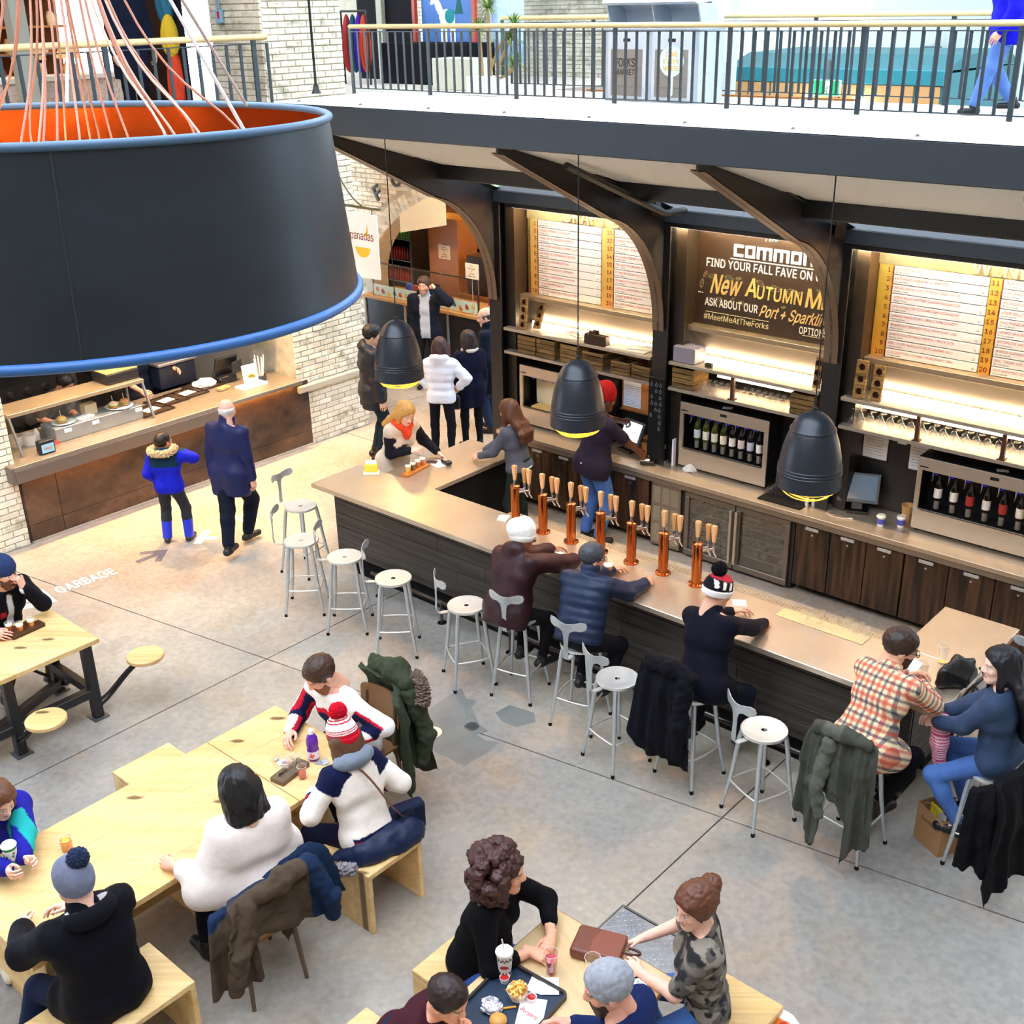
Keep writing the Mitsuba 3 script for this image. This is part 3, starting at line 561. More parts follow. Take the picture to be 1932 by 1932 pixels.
# ---------------------------------------------------------------- things on the shelves
def crate(x0, x1, label, z=1.82, h=.215):
    k = thing("wooden_crate", label, "crate"); n = 4
    for i in range(n): part(k, "slat", cbx(x0, x1, 9.93+.002*(i % 2), 9.945, z+i*h/n+.003, z+(i+1)*h/n-.004, .003), "crate_wood")
    part(k, "side", bx(x0, x0+.014, 9.945, 10.24, z+.002, z+h-.005), "crate_wood"); part(k, "side", bx(x1-.014, x1, 9.945, 10.24, z+.002, z+h-.005), "crate_wood"); part(k, "back", bx(x0, x1, 10.22, 10.24, z+.002, z+h-.005), "crate_wood")
crate(-8.72, -8.45, "weathered wooden crate at the left end of the lower shelf under the beer menu"); crate(-8.43, -8.16, "weathered wooden crate, second from the left under the beer menu")
crate(-8.08, -7.84, "weathered wooden crate, third from the left under the beer menu"); crate(-7.76, -7.47, "weathered wooden crate just right of the middle pendant's cord", h=.19)
crate(-7.36, -7.1, "weathered wooden crate beside the short strip lights", h=.15); crate(-7.08, -6.84, "weathered wooden crate next to the black column under the beer menu", h=.15)
crate(-6.55, -6.29, "weathered wooden crate left of the small glasses"); crate(-5.16, -4.9, "weathered wooden crate right of the small glasses")
def paddle(x, y, z, n, label, tilt=8, w=.1, h=.36):
    k = thing("tasting_paddle", label, "tasting paddle"); pl = sbox(-w/2, 0, w/2, h).buffer(.0)
    hs = [Point(0, h*(i+.55)/(n+.1)).buffer(.032) for i in range(n)]
    m = ext(pl.difference(unary_union(hs)), .03); R = trimesh.transformations.rotation_matrix(math.radians(90-tilt), [1, 0, 0]); m.apply_transform(R); m.apply_translation([x, y, z]); part(k, "board", m, "crate_wood")
    m = ext(unary_union(hs), .012); m.apply_transform(R); m.apply_translation([x, y+.01, z]); part(k, "recess", m, M("matte", "2d1710"))
paddle(-8.66, 9.97, 2.105, 4, "upright wooden tasting paddle with four dark holes left of the papers"); paddle(-8.52, 10.06, 2.105, 3, "leaning wooden tasting paddle behind the four-hole one", 22, .09, .3)
paddle(-4.47, 9.97, 2.105, 3, "upright dark tasting paddle under the wine menu", 6, .11); paddle(-4.30, 9.97, 2.105, 3, "upright light tasting paddle under the wine menu", 6, .1, .34); paddle(-4.92, 10.0, 2.105, 3, "tasting paddle at the right end of the upper shelf under the chalk menu", 6, .07, .3)
for i, (x, y, rz, w, d) in enumerate(((-8.05, 10.02, 12, .55, .18), (-7.98, 10.10, -22, .3, .11), (-7.18, 10.03, 5, .5, .2), (-7.05, 10.08, 20, .3, .14))):
    solo("paper_sheets", mv(cbx(-w/2, w/2, -d/2, d/2, 0, .006+.003*i, .001), x, y, 2.101+(.012 if i in (1, 3) else 0), rz), M("matte", "e9dcc6"), ["wide loose paper sheets on the upper shelf", "curled paper lying across the wide sheets", "paper sheets right of the dark wooden box", "small paper on the right-hand sheets"][i], "papers")
k = thing("card_box", "small dark wooden box on the upper shelf in front of papers", "box"); part(k, "body", cbx(-7.72, -7.42, 9.915, 10.0, 2.102, 2.215, .004), M("satin", "2a1a12")); part(k, "divider", bx(-7.66, -7.56, 9.93, 9.94, 2.2, 2.25), M("satin", "35221a")); part(k, "divider", bx(-7.62, -7.54, 9.95, 9.96, 2.2, 2.26), M("satin", "35221a"))
solo("receipt_printer", rbx(-6.55, -6.28, 9.93, 10.15, 2.101, 2.27, .012), M("satin", "8c8896"), "grey box on the upper shelf under the chalk menu", "box", smooth=40)
solo("tape_dispenser", rbx(-6.17, -6.09, 9.95, 10.0, 2.101, 2.14, .01), BLACK, "small black dispenser beside the grey box", "tape dispenser", smooth=40)
for i, (x0, x1) in enumerate(BAY[1:]):
    for j, x in enumerate(((-5.82,) if i == 0 else (-3.86, -3.08))):
        solo("shelf_post", cat_([cbx(x-.018, x+.018, 9.93, 9.97, 1.822, 2.063, .002), cbx(x-.035, x+.035, 9.91, 9.99, 1.822, 1.83, .002)]), M("satin", "4a2a1c"), ["brown post between the small glasses", "brown post left among the wine glasses", "brown post right among the wine glasses"][i+j], "post")
tumbler = P_(lathe([(0, .004), (.024, .004), (.034, .10), (.0345, .10), (.025, 0), (0, 0)], 14), "clear_glass", smooth=40)
stem = P_(lathe([(0, 0), (.030, .001), (.031, .003), (.005, .008), (.0035, .02), (.0035, .075), (.02, .09), (.036, .115), (.037, .135), (.027, .185), (.0265, .185)], 16), "clear_glass", smooth=50)
stemless = P_(lathe([(0, 0), (.02, .001), (.045, .03), (.048, .055), (.036, .11), (.0355, .11)], 18), "clear_glass", smooth=50)
tulip = P_(lathe([(0, 0), (.018, .001), (.044, .035), (.042, .06), (.028, .085), (.038, .15), (.0375, .15)], 18), "clear_glass", smooth=50)
flip = np.diag([1, 1, -1.])
for j in range(3):
    for i in range(15):
        x = -6.20+i*.073; 
        if abs(x+5.82) < .035 or x > -5.2: continue
        copies("small_glass", [("", tumbler)], mtx((x, 9.95+j*.085, 1.921), R=flip), "upturned small glass in the lit rows on the lower shelf under the chalk menu", "glass", "small glasses under the chalk menu")
for j in range(3):
    for i in range(22):
        x = -4.50+i*.102+(.05 if j % 2 else 0)
        if min(abs(x+3.86), abs(x+3.08)) < .04 and j == 0: continue
        copies("wine_glass", [("", stem)], mtx((x, 9.945+j*.08, 1.822+.185), R=flip), "upturned stemmed glass in the lit rows on the lower shelf under the wine menu", "wine glass", "wine glasses under the wine menu")
for i, (x, y, q) in enumerate(((-4.12, 9.95, 0), (-3.96, 9.97, 0), (-3.78, 9.96, 1), (-3.62, 9.96, 1), (-3.46, 9.96, 1), (-3.30, 9.96, 0), (-3.22, 10.03, 1), (-3.1, 9.95, 0), (-3.02, 10.03, 1), (-2.92, 9.95, 0), (-2.78, 10.0, 1), (-2.66, 9.96, 0), (-2.54, 10.0, 1), (-2.4, 9.96, 1))):
    copies("tasting_glass", [("", (stemless, tulip)[q])], mtx((x, y, 2.101)), ("round stemless glass on the upper shelf under the wine menu", "tall tulip glass on the upper shelf under the wine menu")[q], "glass", ("stemless glasses on the upper shelf", "tulip glasses on the upper shelf")[q])
# ---------------------------------------------------------------- things on the back counter
def till(x, y, rz, label, col, w=.34, h=.27, lit=None):
    k = thing("till_screen", label, "touch screen"); R = mtx((x, y, .91), rz)@trimesh.transformations.rotation_matrix(math.radians(-24), [1, 0, 0])@mtx((0, 0, .1))
    part(k, "frame", xf(rbx(-w/2, w/2, -.018, .018, 0, h, .01), R), M("satin", "3a4146"), smooth=40); part(k, "screen", xf(bx(-w/2+.03, w/2-.03, -.0195, -.017, .035, h-.025), R), M("gloss", col), **({"light": lit} if lit else {}))
    part(k, "stand", cat_([xf(bx(-.05, .05, .0, .05, -.06, .12), R), mv(rbx(-.1, .1, -.06, .1, .0, .03, .008), x, y+.03, .911, rz)]), BLACK); return k
till(-4.40, 10.03, 22, "grey touch screen till between pendant lamp and blue paper cups", "5d7688", .4, .3); till(-7.18, 10.0, -12, "lit touch screen till in front of the red-beanie bartender", "cfe2f4", .34, .27, emit("cfe2f4", 1.1))
def cup(x, y, z, r, h, col, label, lidc=None, band=None, nm="paper_cup", catg="cup", extra=None):
    k = thing(nm, label, catg); part(k, "cup", mv(lathe([(0, 0), (r*.72, 0), (r, h), (r+.003, h), (r+.003, h+.004), (r-.004, h+.004), (r-.004, h-.004), (r*.7, .006), (0, .006)], 24), x, y, z), M("satin", col), smooth=40)
    if band: part(k, "sleeve", mv(lathe([(r*.80+.0015, h*.26), (r*.95+.0015, h*.82), (r*.95+.0008, h*.82), (r*.80+.0008, h*.26)], 24), x, y, z), M("satin", band), smooth=40)
    if lidc: part(k, "lid", mv(lathe([(0, h+.012), (r*.82, h+.012), (r*.86, h+.016), (r+.003, h+.006), (r+.005, h-.002), (r+.001, h-.004)], 24), x, y, z), M("satin", lidc), smooth=40)
    return k
for i, p in enumerate(((-4.081, 9.891, 0.910), (-3.921, 9.987, 0.910))): cup(p[0], p[1], .911, .042, .10, "eceae6", ["blue and white paper cup nearest the touch screen", "blue and white paper cup nearest the right wine dispenser"][i], "efe8da", "4a4fb0")
p = (-3.901, 10.146, 0.910); cup(-3.93, 10.14, .911, .06, .17, "c99a5f", "tall kraft paper cup beside the right wine dispenser")
m = tm(m3.Manifold.batch_hull([m3.Manifold.sphere(.028, 12).translate([q[0]*.05, q[1]*.04, .02+.02*q[2]]) for q in np.random.default_rng(3).normal(0, .8, (9, 3)).clip(-1, 1)])).subdivide().subdivide()
v = m.vertices; v += (meshkit.fbm(v*38, 3)[:, None]-.5)*.03*np.sign(v-v.mean(0)); v[:, 2] = np.maximum(v[:, 2], 0); m.vertices = v
q = (-6.303, 9.956, 0.910); solo("bar_rag", mv(m, q[0], q[1], .911), M("matte", "efeeea"), "crumpled white cloth on the back counter before the middle dispenser", "cloth", smooth=True)
k = thing("pen_holder", "black pen holder with green handled scissors at the black column", "pen holder"); q = (-6.670, 9.988, 0.910)
part(k, "holder", mv(lathe([(0, 0), (.035, 0), (.036, .15), (.031, .15), (.03, .01), (0, .01)], 20), q[0], q[1], .911), BLACK, smooth=40); part(k, "base_band", mv(lathe([(.0352, .0), (.0375, .0), (.0375, .02), (.0352, .02)], 20), q[0], q[1], .911), M("satin", "e8e4dc"))
part(k, "scissors", cat_([mv(tube([(math.cos(t)*.014+dx, 0, .185+math.sin(t)*.022) for t in np.linspace(0, 2*PI, 13)[:-1]], .005, 6, True), q[0], q[1], .911) for dx in (-.016, .016)]+[rod((q[0], q[1], 1.02), (q[0], q[1], 1.08), .006)]), M("gloss", "58d06a"), smooth=40)
part(k, "pen", cat_([rod((q[0]-.02, q[1], 1.0), (q[0]-.04, q[1]+.01, 1.11), .004), rod((q[0]-.01, q[1]-.02, 1.0), (q[0]-.03, q[1]-.03, 1.10), .004)]), M("gloss", "a32a2a"))
q = (-6.762, 9.834, 0.910); k = thing("card_reader", "silver and black card reader on the back counter by the column", "card reader"); part(k, "body", mv(rbx(-.08, .08, -.042, .042, 0, .045, .015), q[0], q[1], .911, 25), BLACK, smooth=40); part(k, "paper", mv(bx(-.04, .02, -.03, .03, .046, .052), q[0], q[1], .911, 25), M("matte", "e6e6e2")); part(k, "keypad", mv(rbx(-.075, -.03, -.034, .034, .04, .05, .004), q[0], q[1], .911, 25), STEEL2)
k = thing("cork_board", "cork notice board with papers under the beer menu shelves", "notice board"); part(k, "cork", cbx(-7.42, -6.86, 10.24, 10.28, 1.32, 1.74, .004), M("matte", "a96f3d")); part(k, "frame", cat_([bx(-7.44, -6.84, 10.235, 10.28, 1.74, 1.755), bx(-7.44, -6.84, 10.235, 10.28, 1.305, 1.32)]), M("satin", "7a4f2b"))
for i, (x, z, w, h, c) in enumerate(((-7.27, 1.36, .24, .32, "d3dcec"), (-6.98, 1.51, .09, .09, "ece6da"), (-7.2, 1.70, .09, .06, "eadfd0"), (-7.06, 1.68, .06, .06, "e9dfcf"))):
    s = part(k, "note", bx(x-w/2, x+w/2, 10.228+.002*i, 10.238, z, z+h), M("matte", c)); 
    if i == 0: part(s, "printed_rows", cat_([bx(x-w*.42, x+w*.42, 10.226, 10.2285, z+.03+.024*j, z+.035+.024*j) for j in range(10)]), M("matte", "8fa3c8"))
k = thing("sugar_jar", "wooden pot with printed cups stacked beside the cork board", "pot"); part(k, "pot", mv(lathe([(0, 0), (.045, 0), (.05, .14), (.045, .14), (.04, .01), (0, .01)], 20), -6.98, 10.1, .911), M("satin", "a5713d"), smooth=40); part(k, "lid", mv(lathe([(0, .0), (.06, .0), (.06, .012), (0, .012)], 20), -6.98, 10.12, 1.09), M("satin", "a5713d")); part(k, "cup", mv(lathe([(0, 0), (.035, 0), (.042, .12), (.038, .12), (.03, .01), (0, .01)], 18), -6.88, 10.06, .911), M("satin", "cfc7d6"), smooth=40)
k = thing("glass_mat", "black rubber drip mat under small upturned glasses by the pendant lamp", "mat"); part(k, "mat", cbx(-5.34, -4.86, 9.74, 10.24, .911, .922, .003), BLK)
shot = P_(lathe([(0, .004), (.018, .004), (.024, .07), (.0245, .07), (.019, 0), (0, 0)], 12), "clear_glass", smooth=40)
for i in range(8):
    for j in range(8): copies("shot_glass", [("", shot)], mtx((-5.30+i*.056, 9.86+j*.052, .993), R=flip), "small upturned shot glass on the black drip mat", "glass", "shot glasses on the drip mat")
for i, (x, z, w, h, lb) in enumerate(((-4.38, 1.42, .25, .26, "white notice on the black panel left of the small card"), (-3.92, 1.40, .22, .3, "white notice half behind the right wine dispenser"))):
    k = thing("notice", lb, "notice"); part(k, "sheet", bx(x-w/2, x+w/2, 10.268, 10.276, z, z+h), M("matte", "d9d3cf")); part(k, "printed_rows", cat_([bx(x-w*.4, x+w*.3, 10.266, 10.2685, z+.04+.03*j, z+.045+.03*j) for j in range(7)]), M("matte", "a39a94")); part(k, "clip", bx(x-w/2-.01, x+w/2+.01, 10.255, 10.276, z-.012, z), BLACK)
solo("notice", cbx(-4.16, -4.07, 10.262, 10.276, 1.63, 1.69, .001), M("matte", "e9efe9"), "small white card on the black panel above the touch screen", "notice")
k = thing("column_chalk_panel", "black panel with white doodled rings on the column beside the bartender", "sign"); part(k, "panel", bx(-6.80, -6.61, 9.87, 9.895, 1.0, 1.9), M("matte", "101216"))
rr = random.Random(4); ds = []
for i in range(3):
    for j in range(8):
        if rr.random() < .3: continue
        c = (-6.76+i*.055+rr.uniform(-.006, .006), 1.33+j*.07); ds.append(stand(ext(Point(0, 0).buffer(.017, 12).difference(Point(0, 0).buffer(.011, 12)).union(sbox(-.003, .015, .003, .032)), .002), (c[0], 9.869, c[1])))
part(k, "doodle", cat_(ds), M("matte", "70757d"))
solo("order_printer", rbx(-4.9, -4.78, 9.94, 10.06, .911, 1.0, .012), BLACK, "small black printer beside the touch screen till", "printer", smooth=40)
k = thing("charging_cable", "white cable lying on the counter below the touch screen", "cable"); part(k, "cable", tube(spline([(-4.6, 9.92, .915), (-4.62, 9.85, .915), (-4.52, 9.8, .915), (-4.42, 9.83, .915), (-4.38, 9.86, .915)], 24), .004, 6), M("satin", "d8cfc4"), smooth=True); part(k, "plug", rbx(-4.39, -4.35, 9.85, 9.87, .911, .922, .004), M("satin", "e4dcd0"))
for i, x in enumerate((-4.86, -4.80, -4.74)): solo("tea_tin", mv(lathe([(0, 0), (.02, 0), (.021, .085), (0, .09)], 16), x, 9.88+.03*i, .912), M("gloss", ("d9d4cc", "b6b2ac", "6a675f")[i]), ["white tin under the right pendant lamp", "grey tin under the right pendant lamp", "dark glass jar under the right pendant lamp"][i], "tin", smooth=40)
solo("printed_card", cbx(-6.53, -6.51, 9.95, 10.1, .912, 1.22, .001), M("matte", "d8d6e2"), "upright folded menu card left of the middle wine dispenser", "card")
for i, x in enumerate((-5.95, -3.1, -7.9)): solo("folded_card", mv(cbx(-.05, .05, -.03, .03, 0, .004, .001), x, 10.09, 1.661, 20), M("matte", "c5ccd2"), "pale card lying on top of the %s wine dispenser" % ("middle", "right", "left")[i], "card")
# ================================================================ front bar
k = thing("bar_counter", "long bar counter with stainless top and dark plank front", "bar counter")
part(k, "worktop", cat_([cbx(-8.96, -2.27, 6.91, 7.60, 1.02, 1.07, .005)]), "bar_steel")
part(k, "wing_top", cbx(-2.86, -2.27, 7.60, 8.42, 1.02, 1.07, .005), "bar_steel")
part(k, "drip_ledge", cbx(-6.9, -2.86, 7.602, 7.74, .985, 1.035, .004), M("brushed", "a79a86"), label="perforated drip ledge behind the taps")
hp = [mv(lathe([(0, 0), (.005, 0), (.005, .0015), (0, .0015)], 6), -6.85+i*.03, 7.625+j*.03, 1.035) for i in range(132) for j in range(4)]
lab(part(k, "drip_hole", cat_(hp), M("matte", "3a332a")), None, None, None, "stuff")
part(k, "core", cat_([bx(-8.80, -2.56, 7.13, 7.56, .26, 1.02), bx(-8.7, -2.6, 7.2, 7.56, 0, .26), bx(-2.8, -2.56, 7.56, 8.36, .1, 1.02)]), BLK)
rp = random.Random(2)
for j in range(5):
    z0 = .26+j*.152; x = -8.84; first = True
    while x < -2.53:
        L = rp.uniform(1.1, 2.2); x1 = min(x+L, -2.53)
        if -2.53-x1 < .4: x1 = -2.53
        part(k, "plank", cbx(x+.0015, x1-.0015, 7.10+rp.uniform(0, .003), 7.13, z0+.002, z0+.150, .002), "dark_oak"); x = x1
    part(k, "plank", cbx(-2.555, -2.525, 7.13, 8.36, z0+.002, z0+.150, .002), "dark_oak")
fr = thing("foot_rail", "dark steel foot rail along the foot of the bar", "foot rail")
part(fr, "rail", tube([(-8.2, 6.99, .235), (-2.5, 6.99, .235)], .024, 12), M("metal", "5d5450"), smooth=50)
for x in (-8.1, -7.2, -6.3, -5.4, -4.5, -3.6, -2.7): part(fr, "bracket", cat_([rod((x, 6.99, .0), (x, 6.99, .22), .014, 8), mv(lathe([(0, 0), (.045, 0), (.045, .008), (0, .008)], 16), x, 6.99), rod((x-.03, 6.99, .235), (x+.03, 6.99, .235), .029, 12)]), M("metal", "6b6460"), smooth=40)
k = thing("service_counter", "lower steel service counter at the left end of the bar", "counter")
part(k, "worktop", cbx(-8.86, -8.12, 7.61, 9.22, .86, .91, .005), "bar_steel"); part(k, "body", bx(-8.8, -8.18, 7.62, 9.18, 0, .86), BLK)
k = thing("end_panel", "orange wood half wall closing the bar on the right", "half wall"); part(k, "panel", bx(-2.02, -1.94, 8.44, 9.62, 0, .93), "orange_wood"); part(k, "cap", cbx(-2.05, -1.91, 8.43, 9.63, .93, .965, .004), M("satin", "a9794d"))
# beer taps
COP = M("polished", "c4713c"); WOODH = M("satin", "cfa070"); CAPW = M("satin", "b98a5a")
tw = [("column", P_(lathe([(0, 0), (.068, 0), (.068, .012), (.045, .018), (.043, .022), (.043, .365), (.046, .37), (.046, .385), (.02, .39), (0, .39)], 28), COP, smooth=35))]
bolts = cat_([mv(lathe([(0, .012), (.007, .012), (.007, .02), (0, .021)], 8), .056*math.cos(a), .056*math.sin(a)) for a in np.arange(6)*PI/3]); tw.append(("flange_bolts", P_(bolts, M("metal", "8a4a25"))))
def handle_m():
    s = m3.Manifold.hull_points(np.array([[sx*w, sy*d, z] for z, w, d in ((0, .012, .010), (.13, .022, .017), (.145, .020, .015)) for sx in (-1, 1) for sy in (-1, 1)])); return tm(s)
for dx in (-.01, .045, .10):
    zt, y0 = (.33, .05) if dx > 0 else (.33, .06)
    if dx > 0:
        f = cat_([rod((0 if dx < .08 else .045, .0, .33), (dx, .085, .33), .011, 10), rod((dx, .085, .352), (dx, .09, .30), .012, 10), rod((dx, .09, .30), (dx+.012, .115, .25), .009, 10), mv(lathe([(0, 0), (.012, 0), (.014, .03), (.006, .045), (0, .045)], 12), dx, .085, .35)])
        tw.append(("faucet", P_(f, CHROME, smooth=40))); tw.append(("tap_handle", P_(mv(handle_m(), dx, .085, .395), WOODH if dx > .08 else CAPW)))
    else:
        tw.append(("faucet", P_(cat_([rod((-.01, .0, .385), (-.01, .01, .44), .010, 10), rod((-.012, .04, .33), (-.012, .10, .31), .011, 10)]), CHROME, smooth=40))); tw.append(("tap_handle", P_(mv(handle_m(), -.01, .01, .435), WOODH)))
for i in range(7):
    x = -6.637+i*.336
    copies("beer_tap", tw, mtx((x, 7.485, 1.07)), "copper beer tap tower with three wooden handles, %s of the seven from the left" % ["first", "second", "third", "fourth", "fifth", "sixth", "seventh"][i], "beer tap")
# ---------------------------------------------------------------- pendants over the bar
SH = M("satin", "1b2733")
mat("pendant_black", dict(type="principled", base_color={"type": "rgb", "value": lin("141d28")}, roughness=.36, specular=.55))
prof = [(.012, .585), (.02, .58), (.03, .572), (.075, .556), (.11, .53), (.142, .49), (.158, .455), (.166, .45), (.17, .438), (.163, .43), (.167, .424), (.19, .365), (.211, .29), (.225, .21), (.230, .165), (.236, .16), (.236, .148), (.231, .143), (.237, .137), (.237, .125), (.232, .12), (.238, .114), (.238, .102), (.235, .096), (.24, .02), (.24, 0), (.236, 0), (.232, .1), (.206, .29), (.15, .46), (.06, .55), (.012, .57)]
for i, (x, lb) in enumerate(((-8.06, "black bell pendant lamp hanging in front of the brick pier, leftmost of the three"), (-5.84, "black bell pendant lamp hanging in front of the left wine dispenser, middle of the three"), (-3.65, "black bell pendant lamp hanging beside the touch screen till, rightmost of the three"))):
    y, zb = 7.42, 2.255; k = thing("pendant_lamp", lb, "pendant lamp")
    part(k, "shade", mv(lathe(prof, 48), x, y, zb), "pendant_black", smooth=40); part(k, "cap", mv(lathe([(0, .58), (.022, .58), (.018, .605), (.006, .615), (0, .615)], 16), x, y, zb), BLACK, smooth=40)
    part(k, "cord", rod((x, y, zb+.6), (x, y, 4.5), .005, 6), BLACK)
    rr = random.Random(20+i); W = []
    for q in range(12):
        n = unit(V(rr.uniform(-.5, .5), rr.uniform(-.5, .5), 1)); a = unit(np.cross(n, V(1, .2, 0))); b = np.cross(n, a); t = np.linspace(0, 2*PI, 25)[:-1]; d = rr.uniform(-.45, .1)
        P = np.array([math.sqrt(1-d*d)*(math.cos(u)*a+math.sin(u)*b)+n*d for u in t])*V(.205, .205, .105); P = P[:, :]+V(x, y, zb-.0); W.append(tube(P, .0042, 5, True))
    part(k, "filament_basket", cat_(W), M("matte", "ffb050"), light=emit("ff9428", 2.6), label="glowing woven filament basket")
    part(k, "bulb", mv(trimesh.creation.icosphere(2, .06), x, y, zb+.12), M("matte", "ffd9a0"), light=emit("ffc070", 600, 6), smooth=True)
# ---------------------------------------------------------------- big drum lamp
k = thing("drum_lamp", "huge dark blue-grey drum lamp with copper inside hung on copper cords", "drum lamp")
mat("drum_sheet", dict(type="principled", base_color=mikit.proc(lambda p, n, uv: mix(rgb("1c2228"), rgb("28303a"), fbm(p.x*3, p.y*3, p.z*5, 3))), roughness=.36, metallic=.35, specular=.6))
mat("copper_leaf", dict(type="principled", base_color=mikit.proc(lambda p, n, uv: mix(rgb("8e3410"), rgb("b5531c"), fbm(p.x*4, p.y*4, p.z*6, 3))), roughness=.3, metallic=.8, specular=.5))
ax = unit(V(-.001, .019, 1)); DR = np.stack([unit(np.cross(V(0, 1, 0), ax)), np.cross(ax, unit(np.cross(V(0, 1, 0), ax))), ax], 1); C0 = V(-3.90, 2.069, 5.259); D4 = mtx(C0, R=DR)
RT, RB_, HD = .931, 1.0, .592
def ring(r, z, t): return tube([(r*math.cos(a), r*math.sin(a), z) for a in np.linspace(0, 2*PI, 97)[:-1]], t, 10, True)
out = lathe([(RB_, -HD), (RT, 0), (RT-.004, 0), (RB_-.004, -HD)], 128)
cut = [5.776, 1.2, 3.0]
part(k, "shell", xf(lathe([(RB_, -HD), (RT, 0)], 128), D4), "drum_sheet", smooth=40)
part(k, "lining", xf(lathe([(RT-.008, 0), (RB_-.008, -HD)], 128), D4), "copper_leaf", smooth=40)
part(k, "rim", xf(ring(RT, 0, .014), D4), M("satin", "46637f"), smooth=True, label="blue-grey rolled rim"); part(k, "rim", xf(ring(RB_, -HD, .017), D4), M("satin", "2f5f9a"), smooth=True, label="blue lower rim")
for a in cut:
    c, s = math.cos(a), math.sin(a); part(k, "seam", xf(bar((RB_*c*1.001, RB_*s*1.001, -HD), (RT*c*1.001, RT*s*1.001, 0), .006, .004, (c, s, 0)), D4), M("satin", "20262b"))
part(k, "hanging_rod", rod((-5.856, 3.149, 4.900), (-29.687, 16.894, 6.600), .013, 10), M("satin", "e6e6ea"), label="white central rod")
apex = V(-3.84, 2.13, 6.25)
for i, a in enumerate((.15, 1.7, 2.9, 4.6)):
    p = C0+DR@V(RT*.97*math.cos(a), RT*.97*math.sin(a), .0); part(k, "hanging_wire", rod(p, apex+V(0, 0, .15), .006, 6), M("satin", "b3a9a4"))
ra = random.Random(11)
for i in range(26):
    a = i*2*PI/26+ra.uniform(-.15, .15); r = ra.choice([.25, .45, .6, .72])+ra.uniform(-.08, .08); zb = ra.uniform(-.35, -.1)
    p0 = apex+V(.05*math.cos(a), .05*math.sin(a), 0); p3 = C0+DR@V(r*math.cos(a), r*math.sin(a), zb); d = p3-p0
    P = spline([p0, p0+d*.35+V(0, 0, -.07)-V(d[0], d[1], 0)*.12, p0+d*.7+V(0, 0, -.05)-V(d[0], d[1], 0)*.08, p3+V(0, 0, .08), p3], 18)
    part(k, "cord", tube(P, .0046, 6), M("satin", "d6a08c"), smooth=True)
    if i % 3 == 0:
        s = part(k, "bulb", mv(trimesh.creation.icosphere(2, .035), *(p3-V(0, 0, .04))), M("matte", "ffd9a0"), light=emit("ffc070", 60, .25), smooth=True)
part(k, "cord_clamp", cat_([rod(apex-V(0, 0, .03), apex+V(0, 0, .2), .06, 16)]), M("metal", "9a5a3a"), smooth=40)
# thin rod hanging in front of the pier
k = thing("hanging_bracket", "black rod hanging in front of the brick pier onto the canopy end", "rod"); q = (-9.176, 7.600, 4.833); part(k, "rod", rod(q, (q[0], q[1], q[2]+1.6), .012, 8), BLACK); part(k, "foot", mv(lathe([(0, 0), (.05, 0), (.03, .03), (.022, .08), (0, .08)], 14), *q), BLACK, smooth=40)
# ---------------------------------------------------------------- bar stools
ZN = M("brushed", "cfd7dc"); ZN2 = M("brushed", "e6e6e2"); RUB = M("matte", "14110f")
st = []
seat = lathe([(.021, .748), (.021, .752), (.03, .757), (.055, .752), (.12, .755), (.155, .762), (.168, .760), (.172, .752), (.170, .738), (.166, .736), (.164, .748), (.12, .745), (.03, .745), (.021, .748)], 40)
st.append(("seat", P_(seat, ZN2, smooth=50)))
foot, mid, leg_top = .225, .165, .115
for a in (45, 135, 225, 315):
    c, s = math.cos(math.radians(a)), math.sin(math.radians(a))
    pts = spline([(c*r*1.0, s*r*1.0, z) for r, z in ((.150, .742), (.165, .68), (.19, .5), (.222, .27), (.25, .12), (.27, .015))], 18)
    rr_ = np.interp(np.linspace(0, 1, 18), [0, .1, .6, 1], [.017, .0185, .016, .010])
    st.append(("leg", P_(tube(pts, rr_, 8), ZN, smooth=50))); st.append(("foot_cap", P_(mv(lathe([(0, 0), (.013, 0), (.015, .004), (.015, .022), (.011, .028), (0, .028)], 10), c*.27, s*.27, 0), RUB, smooth=40)))
rp_ = []
for q in range(4):
    a0 = PI/4+q*PI/2; p, w = V(math.cos(a0), math.sin(a0))*.222, V(math.cos(a0+PI/2), math.sin(a0+PI/2))*.222; md = (p+w)/2*1.14
    for t in np.linspace(0, 1, 9)[:-1]: b = (1-t)**2*p+2*t*(1-t)*md+t*t*w; rp_.append((b[0], b[1], .27))
st.append(("foot_ring", P_(tube(rp_, .0085, 8, True), ZN2, smooth=True)))
# back: flat bracket, stem, whale-tail plate; the back stands towards local -y
st.append(("back_bracket", P_(cat_([bx(-.02, .02, -.235, -.12, .718, .726)]), ZN2)))
stem_p = spline([(0, -.23, .722), (0, -.262, .735), (0, -.272, .80), (0, -.268, .92), (0, -.272, .99)], 16); vs = []; ff = []
for i, p in enumerate(stem_p):
    w = np.interp(i/15, [0, .3, .6, 1], [.02, .024, .019, .026]); vs += [(-w, p[1], p[2]), (w, p[1], p[2]), (-w, p[1]-.005, p[2]), (w, p[1]-.005, p[2])]
for i in range(15):
    for a, b in ((0, 1), (1, 3), (3, 2), (2, 0)): q = 4*i; ff += [[q+a, q+b, q+4+b], [q+a, q+4+b, q+4+a]]
st.append(("back_stem", P_(trimesh.Trimesh(vs, ff, process=False), ZN, smooth=40)))
bp = Polygon([(-.155, .05), (-.12, .058), (-.04, .035), (0, .03), (.04, .035), (.12, .058), (.155, .05), (.165, .02), (.155, -.01), (.12, -.025), (.07, -.02), (.035, -.04), (.024, -.075), (-.024, -.075), (-.035, -.04), (-.07, -.02), (-.12, -.025), (-.155, -.01), (-.165, .02)]).buffer(.012).buffer(-.012)
